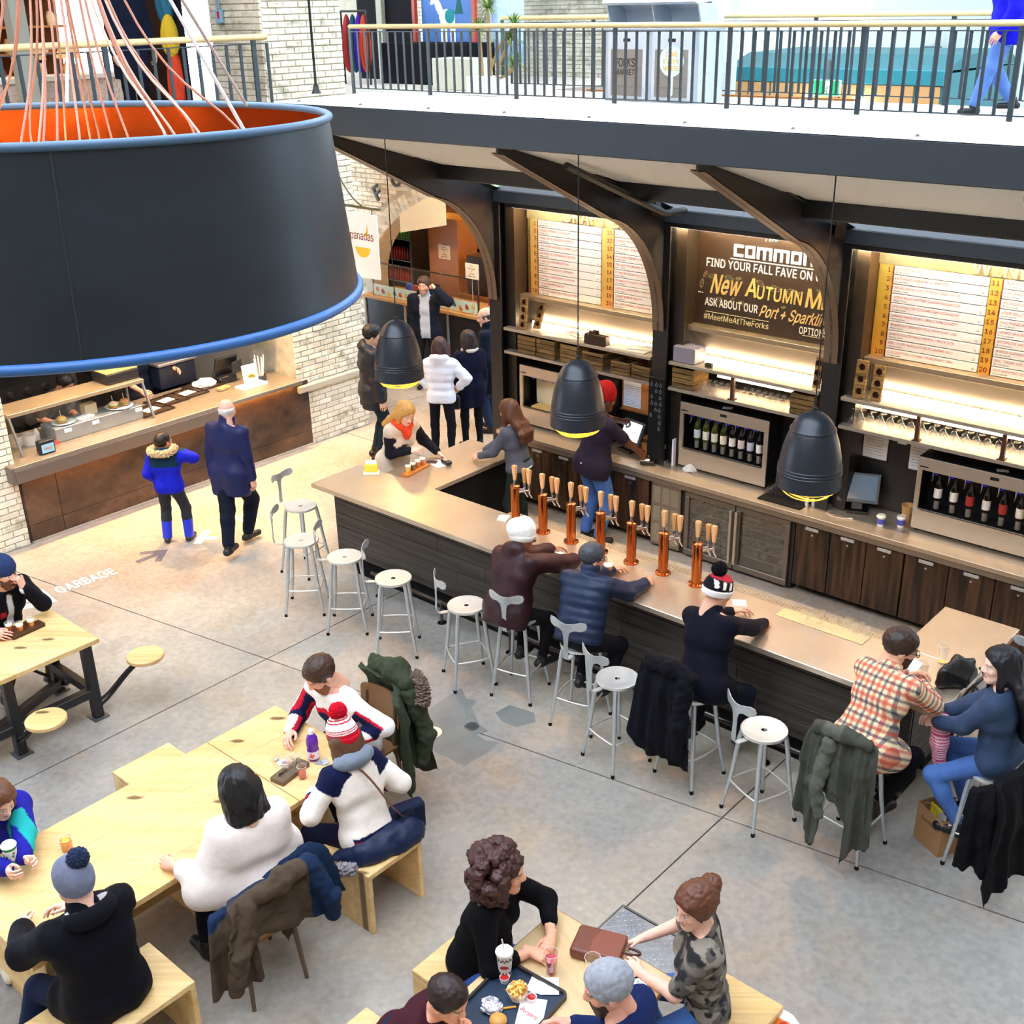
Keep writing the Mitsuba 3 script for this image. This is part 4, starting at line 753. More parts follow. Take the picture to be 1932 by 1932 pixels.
bm = ext(bp, .006).subdivide().subdivide(); v = bm.vertices.copy(); bm.vertices = np.stack([v[:, 0], -.275+v[:, 2]+1.9*v[:, 0]**2, v[:, 1]+1.035], 1)
st.append(("backrest", P_(bm, ZN, smooth=40)))
stool_at = {}
def stool(n, p, bd, label):
    """bd: direction of the back in degrees from -y, counter-clockwise"""
    k = copies("bar_stool", st, mtx((p[0], p[1], 0), bd), label, "bar stool"); stool_at[n] = k
G = "grey metal bar stool, "
stool(1, (-9.176, 6.914, 0.760), -80, G+"empty, at the left end of the bar, farthest from the viewer"); stool(2, (-8.493, 6.363, 0.760), -48, G+"empty, second from the left end of the bar"); stool(3, (-7.871, 6.387, 0.760), -50, G+"empty, third from the left end of the bar")
stool(4, (-7.177, 6.373, 0.760), -48, G+"empty, fourth from the left end, right of three others"); stool(5, (-6.291, 6.418, 0.760), -30, G+"empty, just left of the man in the white beanie")
stool(6, (-5.805, 6.563, 0.000), 14, G+"under the person in the white beanie"); stool(7, (-5.108, 6.535, 0.000), 12, G+"under the man in the navy puffer jacket"); stool(8, (-4.551, 6.290, 0.760), -14, G+"empty, between navy puffer jacket and draped black coat")
stool(9, (-3.992, 6.501, 0.000), -8, G+"under the black coat and the person in the bobble hat"); stool(10, (-3.321, 6.402, 0.760), -22, G+"empty, between bobble hat and plaid shirt"); stool(11, (-2.657, 6.519, 0.000), -5, G+"under the man in the plaid shirt, olive jacket over it")
stool(12, (-1.895, 6.968, 0.760), 100, G+"under the black-haired woman at the right edge"); stool(13, (-2.234, 8.014, 0.760), 150, G+"empty, behind the right wing of the bar beside the black handbag")
# ---------------------------------------------------------------- wooden tables and benches
def slab_top(x0, x1, y0, y1, z0, z1, m="pine"): return cbx(x0, x1, y0, y1, z0, z1, .005)
k = thing("long_table", "long pale pine communal table with knots", "table")
nb = 6; w = 1.05/nb
for (a, b) in ((1.83, 3.727), (3.733, 4.35)):
    for i in range(nb): part(k, "board", cbx(-6.34+i*w+.0006, -6.34+(i+1)*w-.0006, a, b, .70, .74, .0012), "pine")
part(k, "apron", cat_([bx(-6.2, -6.16, 2.0, 4.1, .6, .70), bx(-5.47, -5.43, 2.0, 4.1, .6, .70)]), M("satin", "b08a55")); part(k, "leg_panel", cbx(-6.2, -5.43, 1.95, 2.0, 0, .70), "pine"); part(k, "leg_panel", cbx(-6.2, -5.43, 4.02, 4.07, 0, .70), "pine"); part(k, "leg_panel", cbx(-6.2, -5.43, 3.05, 3.1, 0, .70), "pine")
part(k, "stretcher", cbx(-5.86, -5.78, 2.0, 4.02, .18, .24), "pine")
def cube_bench(x0, x1, y0, y1, label, z=.48, along="y"):
    k = thing("wooden_bench", label, "bench"); part(k, "seat", cbx(x0, x1, y0, y1, z-.04, z, .004), "pine")
    for a, b in ((y0, y0+.035), (y1-.035, y1)): part(k, "side_panel", cbx(x0, x1, a, b, 0, z-.041, .004), "pine")
    part(k, "rail", bx((x0+x1)/2-.012, (x0+x1)/2+.012, y0+.035, y1-.035, z-.12, z-.041), "pine")
    return k
cube_bench(-5.09, -4.62, 3.71, 4.19, "open pine bench under the girl in the red bobble hat"); cube_bench(-6.91, -6.42, 3.26, 3.74, "empty square pine bench on the far side of the long table"); cube_bench(-5.22, -4.745, 1.35, 2.485, "pine bench under the person in the black jacket, bottom left")
cube_bench(-6.99, -6.5, 1.9, 2.55, "pine bench under the girl in the blue jacket")
k = thing("swing_seat_table", "pine table on a black steel frame with round swing seats, left edge", "table")
for i in range(4): part(k, "board", cbx(-9.12+i*.203+.0006, -9.12+(i+1)*.203-.0006, 2.2, 4.03, .71, .75, .0012), "pine")
FRM = M("satin", "131317")
for x, y in ((-8.36, 3.92), (-8.36, 3.22), (-9.02, 3.92), (-9.02, 2.4), (-8.36, 2.4)): part(k, "leg", cbx(x-.04, x+.04, y-.04, y+.04, 0.012, .71, .004), FRM); part(k, "foot_plate", bx(x-.07, x+.07, y-.07, y+.07, 0, .012), M("brushed", "6a6f74"))
part(k, "beam", cbx(-8.40, -8.32, 2.4, 3.9, .22, .3), FRM); part(k, "beam", cbx(-9.0, -8.4, 3.88, 3.95, .22, .3), FRM); part(k, "brace", bar((-8.98, 3.9, .1), (-8.4, 3.0, .26), .07, .07), FRM)
for (x, y, lx, ly) in ((-8.20, 4.36, -8.33, 3.95), (-7.95, 3.30, -8.33, 3.2)):
    part(k, "round_seat", mv(lathe([(0, 0), (.155, 0), (.16, .006), (.16, .03), (.155, .036), (0, .036)], 40), x, y, .445), "pine", smooth=35)
    for dz in (0, .05): part(k, "seat_arm", tube(spline([(lx, ly, .12+dz), (lx+(x-lx)*.25, ly+(y-ly)*.25, .2+dz*.8), (lx+(x-lx)*.65, ly+(y-ly)*.65, .36+dz*.6), (x, y, .445)], 12), .014, 8), FRM, smooth=True)
k = thing("square_table", "plywood table at the bottom right with tray and drinks", "table"); part(k, "top", cbx(-3.33, -2.515, 2.75, 4.045, .712, .75, .004), "ply_wood")
part(k, "edge_band", cat_([bx(-3.334, -2.511, 4.041, 4.049, .716, .746), bx(-2.519, -2.511, 2.75, 4.045, .716, .746), bx(-3.334, -3.326, 2.75, 4.045, .716, .746)]), M("satin", "9a6a38"))
for x in (-3.2, -2.65):
    for y in (2.9, 3.9): part(k, "leg", cbx(x-.025, x+.025, y-.025, y+.025, 0, .712, .003), BLACK)
# wooden chair of the woman in the poncho, stools of the square table
def cafe_chair(x, y, rz, label, wood="7f5a38"):
    k = thing("wooden_chair", label, "chair"); m4 = mtx((x, y, 0), rz); W = M("satin", wood); L = M("satin", "5f4a36")
    part(k, "seat", xf(rbx(-.2, .2, -.2, .2, .43, .455, .012), m4), W, smooth=40)
    for sx in (-1, 1): part(k, "leg", xf(rod((sx*.16, .16, .43), (sx*.2, .21, 0), .018, 10, .013), m4), L, smooth=40); part(k, "leg", xf(tube([(sx*.19, -.24, 0), (sx*.165, -.19, .45), (sx*.16, -.22, .80)], [.013, .02, .014], 8), m4), L, smooth=40)
    bm = ext(sbox(-.18, 0, .18, .20).buffer(.03), .014).subdivide().subdivide(); v = bm.vertices.copy(); bm.vertices = np.stack([v[:, 0], -.205-v[:, 2]-.05*(1-(v[:, 0]/.2)**2)-.06*v[:, 1], v[:, 1]+.62], 1); part(k, "backrest", xf(bm, m4), W, smooth=40)
    return k
# ================================================================ glasses, food and small things
mat("beer_gold", dict(type="principled", base_color={"type": "rgb", "value": lin("e0a21e")}, roughness=.15, spec_trans=.0, specular=.5)); BEER = {"gold": M("gloss", "d59a1c"), "amber": M("gloss", "c4651a"), "red": M("gloss", "a3222c"), "dark": M("gloss", "4a1712"), "pale": M("gloss", "e3b13a")}
def pint(x, y, z, fill, level, label, r0=.03, r1=.043, h=.145, foam=True, name="beer_glass", cat="glass"):
    k = thing(name, label, cat)
    part(k, "glass", mv(lathe([(0, .001), (r0, .001), (r1, h), (r1-.001, h), (r0*.95, .008)], 28), x, y, z), "clear_glass", smooth=40)
    part(k, "rim", mv(tube([(r1*math.cos(a), r1*math.sin(a), h) for a in np.linspace(0, 2*PI, 33)[:-1]], .0012, 6, True), x, y, z), M("gloss", "dfe6ea"), smooth=True)
    if fill:
        rl = r0+(r1-r0)*level; part(k, "drink", mv(lathe([(0, .008), (r0-.003, .008), (rl-.003, h*level), (0, h*level)], 24), x, y, z), BEER[fill], smooth=40)
        if foam: part(k, "foam", mv(lathe([(0, h*level+.0005), (rl-.003, h*level+.0005), (rl-.003, h*level+.009), (0, h*level+.011)], 24), x, y, z), M("matte", "f3e6c8"), smooth=40)
    return k
def coaster(x, y, z, rz, label, n=1, s=.05): return solo("coaster", cat_([mv(cbx(-s, s, -s, s, 0, .003, .0008), x, y, z+.0035*i, rz+i*7) for i in range(n)]), M("matte", "ece6d6"), label, "coaster")
ZB = 1.0705
p = (-5.720, 7.018, 1.070); coaster(p[0], p[1], ZB, 20, "white coaster under the pale beer"); pint(p[0], p[1], ZB+.004, "gold", .8, "pale golden beer glass between white beanie and grey-haired man")
p = (-5.260, 7.104, 1.070); coaster(p[0], p[1], ZB, 20, "white coaster under the amber beer"); pint(p[0], p[1], ZB+.004, "amber", .82, "amber beer glass right of the grey-haired man")
p = (-4.951, 7.252, 1.070); pint(p[0], p[1], ZB, None, 0, "small empty glass on the bar between amber beer and bobble hat", .022, .028, .09, name="taster_glass")
p = (-6.781, 7.472, 1.070); solo("coaster_stack", cat_([mv(cbx(-.05, .05, -.05, .05, 0, .003, .0008), p[0], p[1], ZB+.0035*i, 15+i*2) for i in range(7)]), M("matte", "efe9dc"), "stack of white coasters at the first beer tap", "coasters"); p = (-5.763, 7.464, 1.070); solo("coaster_stack", cat_([mv(cbx(-.05, .05, -.05, .05, 0, .003, .0008), p[0], p[1], ZB+.0035*i, 25+i*2) for i in range(4)]), M("matte", "e2d3bd"), "stack of coasters behind the grey-haired man's head", "coasters")
p = (-4.166, 7.428, 1.070); coaster(p[0], p[1], ZB, 35, "white napkin on the bar right of the bobble hat", 1, .055)
k = thing("napkin_holder", "small yellow and white napkin holder at the left end of the bar", "napkin holder"); p = (-8.662, 7.489, 1.070); part(k, "base", mv(rbx(-.085, .085, -.055, .055, 0, .02, .006), p[0], p[1], ZB, 42), M("satin", "e8e2cf"), smooth=40); part(k, "body", mv(rbx(-.07, .07, -.03, .03, .02, .11, .012), p[0], p[1], ZB, 42), M("satin", "f2cf45"), smooth=40); part(k, "napkins", mv(cbx(-.055, .055, -.018, .018, .10, .145, .004), p[0], p[1], ZB, 42), M("matte", "f4f1e8"))
k = thing("bar_mat", "pale bar mat under the upturned glasses at the bartender's edge", "mat"); q0, q1 = (-3.739, 7.612, 1.070), (-3.117, 7.593, 1.070); part(k, "mat", cbx(q0[0]-.1, q1[0]+.02, 7.43, 7.585, ZB, ZB+.006, .002), M("matte", "bda97c"))
for i, (px, py) in enumerate(((1528, 1160), (1548, 1158), (1572, 1172), (1595, 1172), (1612, 1168), (1632, 1175), (1610, 1184), (1634, 1190), (1540, 1168), (1516, 1156))):
    p = A_(px, py+18, 1.07); x, y = p[0], min(max(p[1], 7.46), 7.55)
    copies("upturned_glass", [("", P_(lathe([(.024, 0), (.034, .0), (.0335, .001), (.0255, .11), (0, .112)][0:0] or [(0, .115), (.026, .112), (.034, 0), (.0335, 0), (.025, .11), (0, .113)], 20), "clear_glass", smooth=40))], mtx((x, y, ZB+.006)), "upturned clear tumbler on the pale bar mat", "glass", "upturned tumblers on the bar mat")
p = (-2.554, 7.248, 1.070); pint(p[0], p[1], ZB, "pale", .06, "nearly empty beer glass left of the other one on the bar wing", foam=False); p = (-2.531, 7.569, 1.070); pint(p[0], p[1], ZB, "pale", .06, "nearly empty beer glass behind the black handbag on the bar wing", foam=False)
# service counter: tasting flight, card reader
p0, p1 = (-8.617, 7.953, 0.910), (-8.661, 8.257, 0.910); c = (np.array(p0)+p1)/2; an = math.degrees(math.atan2(p1[1]-p0[1], p1[0]-p0[0])); k = thing("tasting_flight", "wooden tasting tray with beers on the service counter before the blonde woman", "tasting tray")
part(k, "board", mv(rbx(-.2, .2, -.05, .05, 0, .028, .008), c[0], c[1], .911, an), M("satin", "b5702c"), smooth=40)
for i, f in enumerate(("pale", "dark", "amber", "amber")):
    q = c+np.array([math.cos(math.radians(an)), math.sin(math.radians(an)), 0])*(-.13+i*.087); pint(q[0], q[1], .925, f, .85, "small %s beer on the wooden tasting tray, %s from the left" % (("pale", "dark red", "amber", "amber")[i], ("first", "second", "third", "fourth")[i]), .026, .034, .095)
p = (-8.586, 8.397, 0.910); k = thing("card_reader", "black card reader on a white pad on the service counter", "card reader"); part(k, "pad", mv(cbx(-.11, .11, -.07, .07, 0, .008, .002), p[0], p[1], .911, -15), M("matte", "e6e1da")); part(k, "body", mv(rbx(-.045, .09, -.035, .04, .008, .05, .014), p[0]+.06, p[1]+.06, .911, -15), BLACK, smooth=40); part(k, "keypad", mv(rbx(-.03, .03, -.025, .025, .046, .054, .003), p[0]+.06, p[1]+.06, .911, -15), STEEL2)
p = (-8.720, 8.109, 0.910); k = thing("wallet", "dark open wallet by the tasting tray", "wallet"); part(k, "flap", mv(cbx(-.06, .06, -.045, .045, 0, .012, .003), p[0]+.05, p[1]+.28, .911, 30), M("satin", "3b2519"))
# black handbag on the wing
m = tm(m3.Manifold.batch_hull([m3.Manifold.sphere(r, 16).translate(q) for q, r in (((-.13, 0, .05), .05), ((.13, .02, .05), .05), ((-.12, 0, .13), .035), ((.1, 0, .15), .035), ((0, .02, .18), .04), ((0, -.05, .06), .05), ((0, .07, .06), .05))])).subdivide().subdivide()
v = m.vertices; v += (meshkit.fbm(v*16, 3)[:, None]-.5)*.05*unit(v-v.mean(0)) if False else (meshkit.fbm(v*16, 3)[:, None]-.5)*.045*((v-v.mean(0))/np.linalg.norm(v-v.mean(0), axis=1)[:, None]); v[:, 2] = np.maximum(v[:, 2], 0); m.vertices = v
p = (-2.337, 7.353, 1.070); k = thing("handbag", "slouchy black leather handbag on the right wing of the bar", "handbag"); part(k, "bag", mv(m, p[0], p[1], ZB, 60), M("satin", "0d0c0f"), smooth=True); part(k, "zip", tube([(p[0]-.1, p[1]-.02, ZB+.13), (p[0]-.06, p[1]-.05, ZB+.16), (p[0]-.03, p[1]-.05, ZB+.12)], .006, 6), M("metal", "b9a98a"), smooth=True)
part(k, "strap", tube(spline([(p[0]+.12, p[1]+.06, ZB+.15), (p[0]+.17, p[1]+.02, ZB+.12), (-2.24, p[1]-.05, ZB+.0), (-2.22, p[1]-.1, ZB-.22), (-2.23, p[1]-.02, ZB-.3)], 24), .010, 6), M("satin", "141216"), smooth=True)
# paper bag on the floor
p = (-2.177, 6.859, 0.000); k = thing("paper_bag", "brown paper bag with a yellow slip on the floor beside the plaid shirt man", "bag"); m4 = mtx((p[0]-.0, p[1]+.06, 0), -28); w, d, h = .13, .085, .31
for nm, b in (("front", (-w, w, -d, -d+.003, 0, h)), ("back", (-w, w, d-.003, d, 0, h-.02)), ("side", (-w, -w+.003, -d, d, 0, h)), ("side", (w-.003, w, -d, d, 0, h)), ("bottom", (-w, w, -d, d, 0, .003))): part(k, nm, xf(bx(*b), m4), M("matte", "a37a55"))
part(k, "slip", xf(cat_([bx(-.07, .05, -.02, -.016, .18, .33)]), m4), M("matte", "f2ef3a"), label="yellow slip"); part(k, "receipt", xf(bx(.03, .1, -.03, -.026, .2, .32), m4), M("matte", "dcdcea"), label="white slip"); part(k, "print", xf(stand(fit_text("Food & Drink", .15, .03, depth=.001), (-.075, -d-.0005, .2)), m4), M("matte", "4a3a2c")); part(k, "handle", xf(tube(spline([(-.06, -d+.005, h-.02), (-.05, -d, h+.05), (.05, -d, h+.05), (.06, -d+.005, h-.02)], 16), .004, 6), m4), M("matte", "8d6a49"), smooth=True)
# ---------------------------------------------------------------- long table
ZT = .7405
def muffin_board(p, q, holes, label, filled=()):
    c = (np.array(p)+q)/2; L = math.dist(p, q); an = math.degrees(math.atan2(q[1]-p[1], q[0]-p[0])); k = thing("tasting_flight", label, "tasting tray"); R = mtx((c[0], c[1], ZT), an)
    pl = sbox(-L/2, -.055, L/2, .055).buffer(.004); hs = [Point(-L/2+.065+i*(L-.13)/(holes-1), 0).buffer(.034) for i in range(holes)]
    part(k, "board", xf(cat_([ext(pl.difference(unary_union(hs)), .034), ext(pl, .012)]), R), M("satin", "5c4c3a")); return k, [xf(trimesh.Trimesh([[h.centroid.x, 0, 0]], []), R).vertices[0] if False else (R@np.array([h.centroid.x, 0, 0, 1]))[:3] for h in hs]
k, hs = muffin_board((-5.554, 3.749, 0.740), (-5.596, 4.010, 0.740), 4, "dark wooden tasting tray with four recesses on the long table")
for i in (1, 2, 3): pint(hs[i][0], hs[i][1], ZT+.013, None, 0, "small empty glass in the dark tasting tray, %s recess" % ("", "second", "third", "fourth")[i], .027, .033, .1, name="taster_glass")
p = (-5.471, 3.903, 0.740); pint(p[0], p[1], ZT, "red", .45, "small glass of red drink beside the dark tasting tray", .027, .033, .1, foam=False)
p = (-5.582, 4.095, 0.740); k = thing("juice_bottle", "purple juice bottle with white cap before the bearded man", "bottle"); part(k, "bottle", mv(lathe([(0, 0), (.036, .004), (.042, .015), (.043, .07), (.038, .1), (.043, .13), (.041, .17), (.03, .2), (.016, .218), (0, .218)], 28), p[0], p[1], ZT), M("gloss", "5a1f9c"), smooth=40); part(k, "cap", mv(lathe([(0, .216), (.02, .216), (.02, .243), (.017, .246), (0, .246)], 20), p[0], p[1], ZT), M("satin", "e9e6ea"), smooth=40); part(k, "label", mv(lathe([(.0436, .022), (.0440, .022), (.0440, .085), (.0436, .085)], 28), p[0], p[1], ZT), M("satin", "e5d9ee")); 
part(k, "fruit_print", cat_([mv(trimesh.creation.icosphere(1, .008), p[0]+.044*math.cos(a), p[1]+.044*math.sin(a), ZT+z) for a, z in ((-.8, .045), (-1.1, .05), (-.95, .065), (-.6, .06))]), M("satin", "d0554a"), smooth=True)
p = (-5.696, 3.912, 0.740); k = thing("sweet_bag", "open clear bag of pastel sweets beside the tasting tray", "bag of sweets"); rs = random.Random(9)
for i in range(16):
    a, r = rs.uniform(0, 6.28), rs.uniform(0, .075); s = thing("sweet", "pastel sweet in the clear bag on the long table", "sweet", "pastel sweets in the clear bag"); scene_m = mv(rbx(-.016, .016, -.01, .01, 0, .016, .006), p[0]+r*math.cos(a), p[1]+r*.8*math.sin(a), ZT+.004+.012*(i % 3), rs.uniform(0, 180)); put(s, scene_m, M("satin", ["e991b9", "a8c9e8", "f0e8a0", "c79ae0", "b6e6c8"][i % 5]), smooth=40)
m = trimesh.creation.icosphere(3, 1); v = m.vertices*V(.105, .085, .04); v[:, 2] = np.maximum(v[:, 2], -.01); v += (meshkit.fbm(v*30, 3)[:, None]-.5)*.02*unit(V(1, 1, 1)); m.vertices = v; part(k, "film", mv(m, p[0], p[1], ZT+.016), "clear_glass", smooth=True)
p = (-5.509, 4.091, 0.740); k = thing("phone", "two small grey cards leaning beside the purple bottle", "cards"); part(k, "card", mv(cbx(-.035, .035, -.022, .022, 0, .004, .001), p[0], p[1], ZT, 30), M("satin", "8d9096")); part(k, "card", mv(cbx(-.035, .035, -.022, .022, .004, .008, .001), p[0]+.02, p[1]+.03, ZT, -20), M("satin", "a9aaad"))
p = (-5.736, 3.353, 0.740); pint(p[0], p[1], ZT, None, 0, "empty stemless glass left of the woman in the white poncho", .03, .036, .1, name="taster_glass")
p = (-6.046, 2.468, 0.740); pint(p[0], p[1], ZT, "amber", .7, "short glass of amber drink with a lemon slice behind the grey bobble hat", .036, .042, .09, foam=False, name="drink_glass"); solo("lemon_slice", mv(lathe([(0, 0), (.022, 0), (.022, .006), (0, .006)], 20), p[0], p[1], ZT+.068), M("satin", "e8c93a"), "lemon slice in the amber drink", "lemon slice")
p = (-6.070, 2.137, 0.740); k = cup(p[0], p[1], ZT+.10, .043, .135, "2c8a46", "green and white coffee cup with white lid in the girl's hands", "f1efe9", "e9ece4", nm="coffee_cup")
rl = random.Random(3); lv = []
for i in range(12):
    a, z = rl.uniform(0, 6.28), rl.uniform(.045, .1); lv.append(mv(lathe([(0, 0), (.009, 0), (.006, .0012), (0, .0015)], 7), 0, 0, 0)); R = frame_to((math.cos(a), math.sin(a), -.1)); lv[-1].apply_transform(mtx((p[0]+.0405*math.cos(a), p[1]+.0405*math.sin(a), ZT+.10+z), R=R))
part(k, "leaf_print", cat_(lv), M("satin", "1f6b3a"))
# left table
for i, (px, py) in enumerate(((40, 1196), (20, 1196))):
    p = A_(px, py, .75); k = thing("tasting_flight", ["dark wooden tasting board, right of two on the left edge table", "dark wooden tasting board, left of two on the left edge table"][i], "tasting tray"); part(k, "board", mv(rbx(-.05, .05, -.15, .15, 0, .035, .005), p[0], p[1]+.05, .751, 4), M("satin", "45260f"), smooth=40)
    for j in range(2 if i == 0 else 1): pint(p[0]-.0, p[1]+.0+j*.1, .765, "amber", .7, ["amber taster nearest the front of the right board, left edge table", "amber taster at the back of the right board, left edge table", "amber taster on the left board, left edge table"][i*2+j], .027, .034, .095)
# ---------------------------------------------------------------- square table: tray and food
ZS = .7505
ta, tb, tc = (-3.334, 3.279, 0.750), (-2.849, 3.533, 0.750), (-3.288, 3.564, 0.750)
k = thing("serving_tray", "dark blue plastic tray with food on the square table", "tray"); TX, TY, TR = -3.06, 3.30, 4
pl = sbox(-.23, -.17, .23, .17).buffer(.03); m = ext(pl, .006); part(k, "base", mv(m, TX, TY, ZS, TR+90), M("satin", "16293f")); rimm = cat_([mv(ext(pl.buffer(.012).difference(pl.buffer(-.003)), .026), TX, TY, ZS, TR+90)]); part(k, "rim", rimm, M("satin", "2a221f"))
p = (-3.229, 3.475, 0.757); k = thing("soda_cup", "tall white paper soda cup with checker bands and a straw on the tray", "cup"); part(k, "cup", mv(lathe([(0, 0), (.033, 0), (.046, .16), (.043, .16), (.03, .004), (0, .004)], 28), p[0], p[1], .757), M("satin", "ece9e6"), smooth=40); part(k, "lid", mv(lathe([(.049, .156), (.05, .166), (.046, .172), (.04, .166), (0, .166), (0, .16)], 28), p[0], p[1], .757), M("satin", "f5f3f0"), smooth=40); part(k, "straw", rod((p[0], p[1], .92), (p[0]-.012, p[1]-.004, 1.0), .004, 8), M("satin", "f0f0f0"), smooth=40)
ck_ = []
for row, z in ((0, .118), (1, .129), (0, .02), (1, .031)):
    r = .033+.013*z/.16+.0008
    for i in range(row, 26, 2):
        a0, a1 = i*2*PI/26, (i+1)*2*PI/26; r1 = r+.013*.011/.16; vv = [(r*math.cos(a0), r*math.sin(a0), z), (r*math.cos(a1), r*math.sin(a1), z), (r1*math.cos(a1), r1*math.sin(a1), z+.011), (r1*math.cos(a0), r1*math.sin(a0), z+.011)]; ck_.append(trimesh.Trimesh(vv, [[0, 1, 2], [0, 2, 3]], process=False))
part(k, "checker_band", mv(cat_(ck_), p[0], p[1], .757), M("satin", "1d1a1c")); part(k, "logo", mv(cat_([xf(ext(affinity.scale(Point(0, 0).buffer(1), .024, .011), .001), mtx((.0415*math.cos(a), .0415*math.sin(a), .085), R=np.stack([V(-math.sin(a), math.cos(a), 0), V(0, 0, 1), V(math.cos(a), math.sin(a), 0)], 1))) for a in (-.9,)]), p[0], p[1], .757), M("satin", "a5322c"))
def sauce(px, py, lb):
    p = A_(px, py, .757); k = thing("sauce_cup", lb, "sauce cup"); part(k, "cup", mv(lathe([(0, 0), (.022, 0), (.028, .035), (.0255, .035), (.02, .004), (0, .004)], 22), p[0], p[1], .757), M("satin", "efe9e4"), smooth=40); part(k, "ketchup", mv(lathe([(0, .026), (.0245, .026), (0, .03)], 20), p[0], p[1], .757), M("gloss", "b3211c"), smooth=40)
sauce(952, 1852, "white sauce cup with ketchup beside the soda cup"); sauce(1003, 1889, "white sauce cup with ketchup right of the fries")
p = A_(977, 1882, .757); k = thing("fries_bowl", "white paper bowl heaped with fries on the tray", "fries"); part(k, "bowl", mv(lathe([(0, 0), (.04, 0), (.058, .06), (.056, .06), (.038, .004), (0, .004)], 28), p[0], p[1], .757), M("satin", "efe4da"), smooth=40)
rf = random.Random(8)
for i in range(34):
    L = rf.uniform(.05, .085); R = trimesh.transformations.euler_matrix(rf.uniform(-.5, .5), rf.uniform(-.5, .5), rf.uniform(0, 6.28)); r = .036*math.sqrt(rf.random()); a = rf.uniform(0, 6.28); m = xf(rbx(-L/2, L/2, -.0055, .0055, -.0055, .0055, .002, 1), R); part(k, "fry", mv(m, p[0]+r*math.cos(a), p[1]+r*math.sin(a), .757+.05+.022*rf.random()+.015*(1-r/.036)), M("satin", ["e0ab4c", "cf9236", "ecc06a"][i % 3]))
p = A_(958, 1903, .757); solo("fry", mv(rbx(-.045, .045, -.006, .006, 0, .011, .003, 1), p[0], p[1], .757, 50), M("satin", "cf9236"), "single fry lying on the tray beside the paper bowl", "fry")
for i, (px, py, rz) in enumerate(((1015, 1858, 20), (1037, 1862, 40))): p = A_(px, py, .757); solo("napkin", mv(cbx(-.05, .05, -.06, .06, 0, .003, .001), p[0], p[1], .7575+.0035*i, rz), M("matte", "f6f4f1"), ["white paper napkin on the tray, the lower of two", "white paper napkin on the tray, lying on the other"][i], "napkin")
p = A_(1002, 1912, .757); k = thing("food_wrapper", "white printed paper at the front of the tray", "paper"); part(k, "sheet", mv(cbx(-.07, .07, -.1, .1, 0, .003, .001), p[0], p[1], .757, 30), M("matte", "f1ece8")); m = fit_text("Burgers", .11, .022, depth=.001, bold=True, shear=.2); part(k, "print", mv(m, p[0]-.06, p[1]-.02, .7602, 0), M("matte", "b05a5c"))
m = trimesh.creation.icosphere(4, 1); v = m.vertices*V(.06, .05, .03); v += (np.round(meshkit.fbm(v*45, 3)*5)/5-.5)[:, None]*.035*m.vertices; v[:, 2] = np.maximum(v[:, 2]+.02, 0); m.vertices = v; p = A_(925, 1893, .757); solo("crumpled_foil", mv(m, p[0]+.03, p[1]-.02, .757), M("brushed", "d5d5e2"), "crumpled foil wrapper at the left side of the tray", "wrapper")
p = A_(955, 1925, .76); k = thing("burger", "half eaten burger bun at the near edge of the tray", "burger"); part(k, "bun", mv(lathe([(0, .05), (.03, .045), (.045, .03), (.046, .024), (0, .024)][::-1], 24), p[0]-.02, p[1]-.04, .757), M("satin", "c98f3f"), smooth=40); part(k, "bun_base", mv(lathe([(0, 0), (.044, 0), (.046, .02), (0, .02)], 24), p[0]-.02, p[1]-.04, .757), M("satin", "b87f38"), smooth=40)
p = A_(1040, 1836, .75); pint(p[0], p[1], ZS, "red", .72, "pint glass of red beer beside the tray", foam=False); p = A_(1118, 1845, .75); pint(p[0], p[1], ZS, "pale", .1, "empty pint glass behind the grey-haired man's head", foam=False)
p = A_(1130, 1795, .75); k = thing("leather_bag", "brown leather satchel lying on the square table", "bag"); m = tm(m3.Manifold.batch_hull([m3.Manifold.sphere(.022, 12).translate([sx*.12, sy*.085, z]) for sx in (-1, 1) for sy in (-1, 1) for z in (.024, .05)])); part(k, "body", mv(m, p[0], p[1], ZS, 20), M("satin", "6d3a2b"), smooth=40)
m = tm(m3.Manifold.batch_hull([m3.Manifold.sphere(.012, 12).translate([x, y, .066]) for x, y in ((-.02, -.085), (.128, -.085), (.128, .085), (-.0, .085), (-.03, 0))])); part(k, "flap", mv(m, p[0], p[1], ZS, 20), M("satin", "7d4433"), smooth=40); part(k, "strap", tube(spline([(p[0]+.1, p[1]+.06, ZS+.05), (p[0]+.19, p[1]+.08, ZS+.03), (p[0]+.2, p[1]+.11, ZS+.02), (p[0]+.13, p[1]+.1, ZS+.03)], 14), .008, 6), M("satin", "4c281e"), smooth=True)
p = A_(1193, 1838, .75); k = thing("phone", "black phone with a lit screen on the square table", "phone"); part(k, "body", mv(rbx(-.036, .036, -.074, .074, 0, .009, .004), p[0], p[1], ZS, -20), BLACK, smooth=40); part(k, "screen", mv(bx(-.03, .03, -.058, .058, .0088, .0094), p[0], p[1], ZS, -20), M("gloss", "eadfe6"), light=emit("f0e4ea", .8))
p = A_(1211, 1853, .75); k = thing("phone", "white phone with green icons beside the black one", "phone"); part(k, "body", mv(rbx(-.038, .038, -.078, .078, 0, .009, .004), p[0]+.01, p[1], ZS, -20), M("gloss", "eeeeea"), smooth=40); part(k, "icons", mv(cat_([bx(-.02, -.008, -.03, -.018, .009, .0094), bx(.006, .018, .02, .032, .009, .0094), bx(-.015, -.003, .035, .047, .009, .0094)]), p[0]+.01, p[1], ZS, -20), M("satin", "3fa86a"))
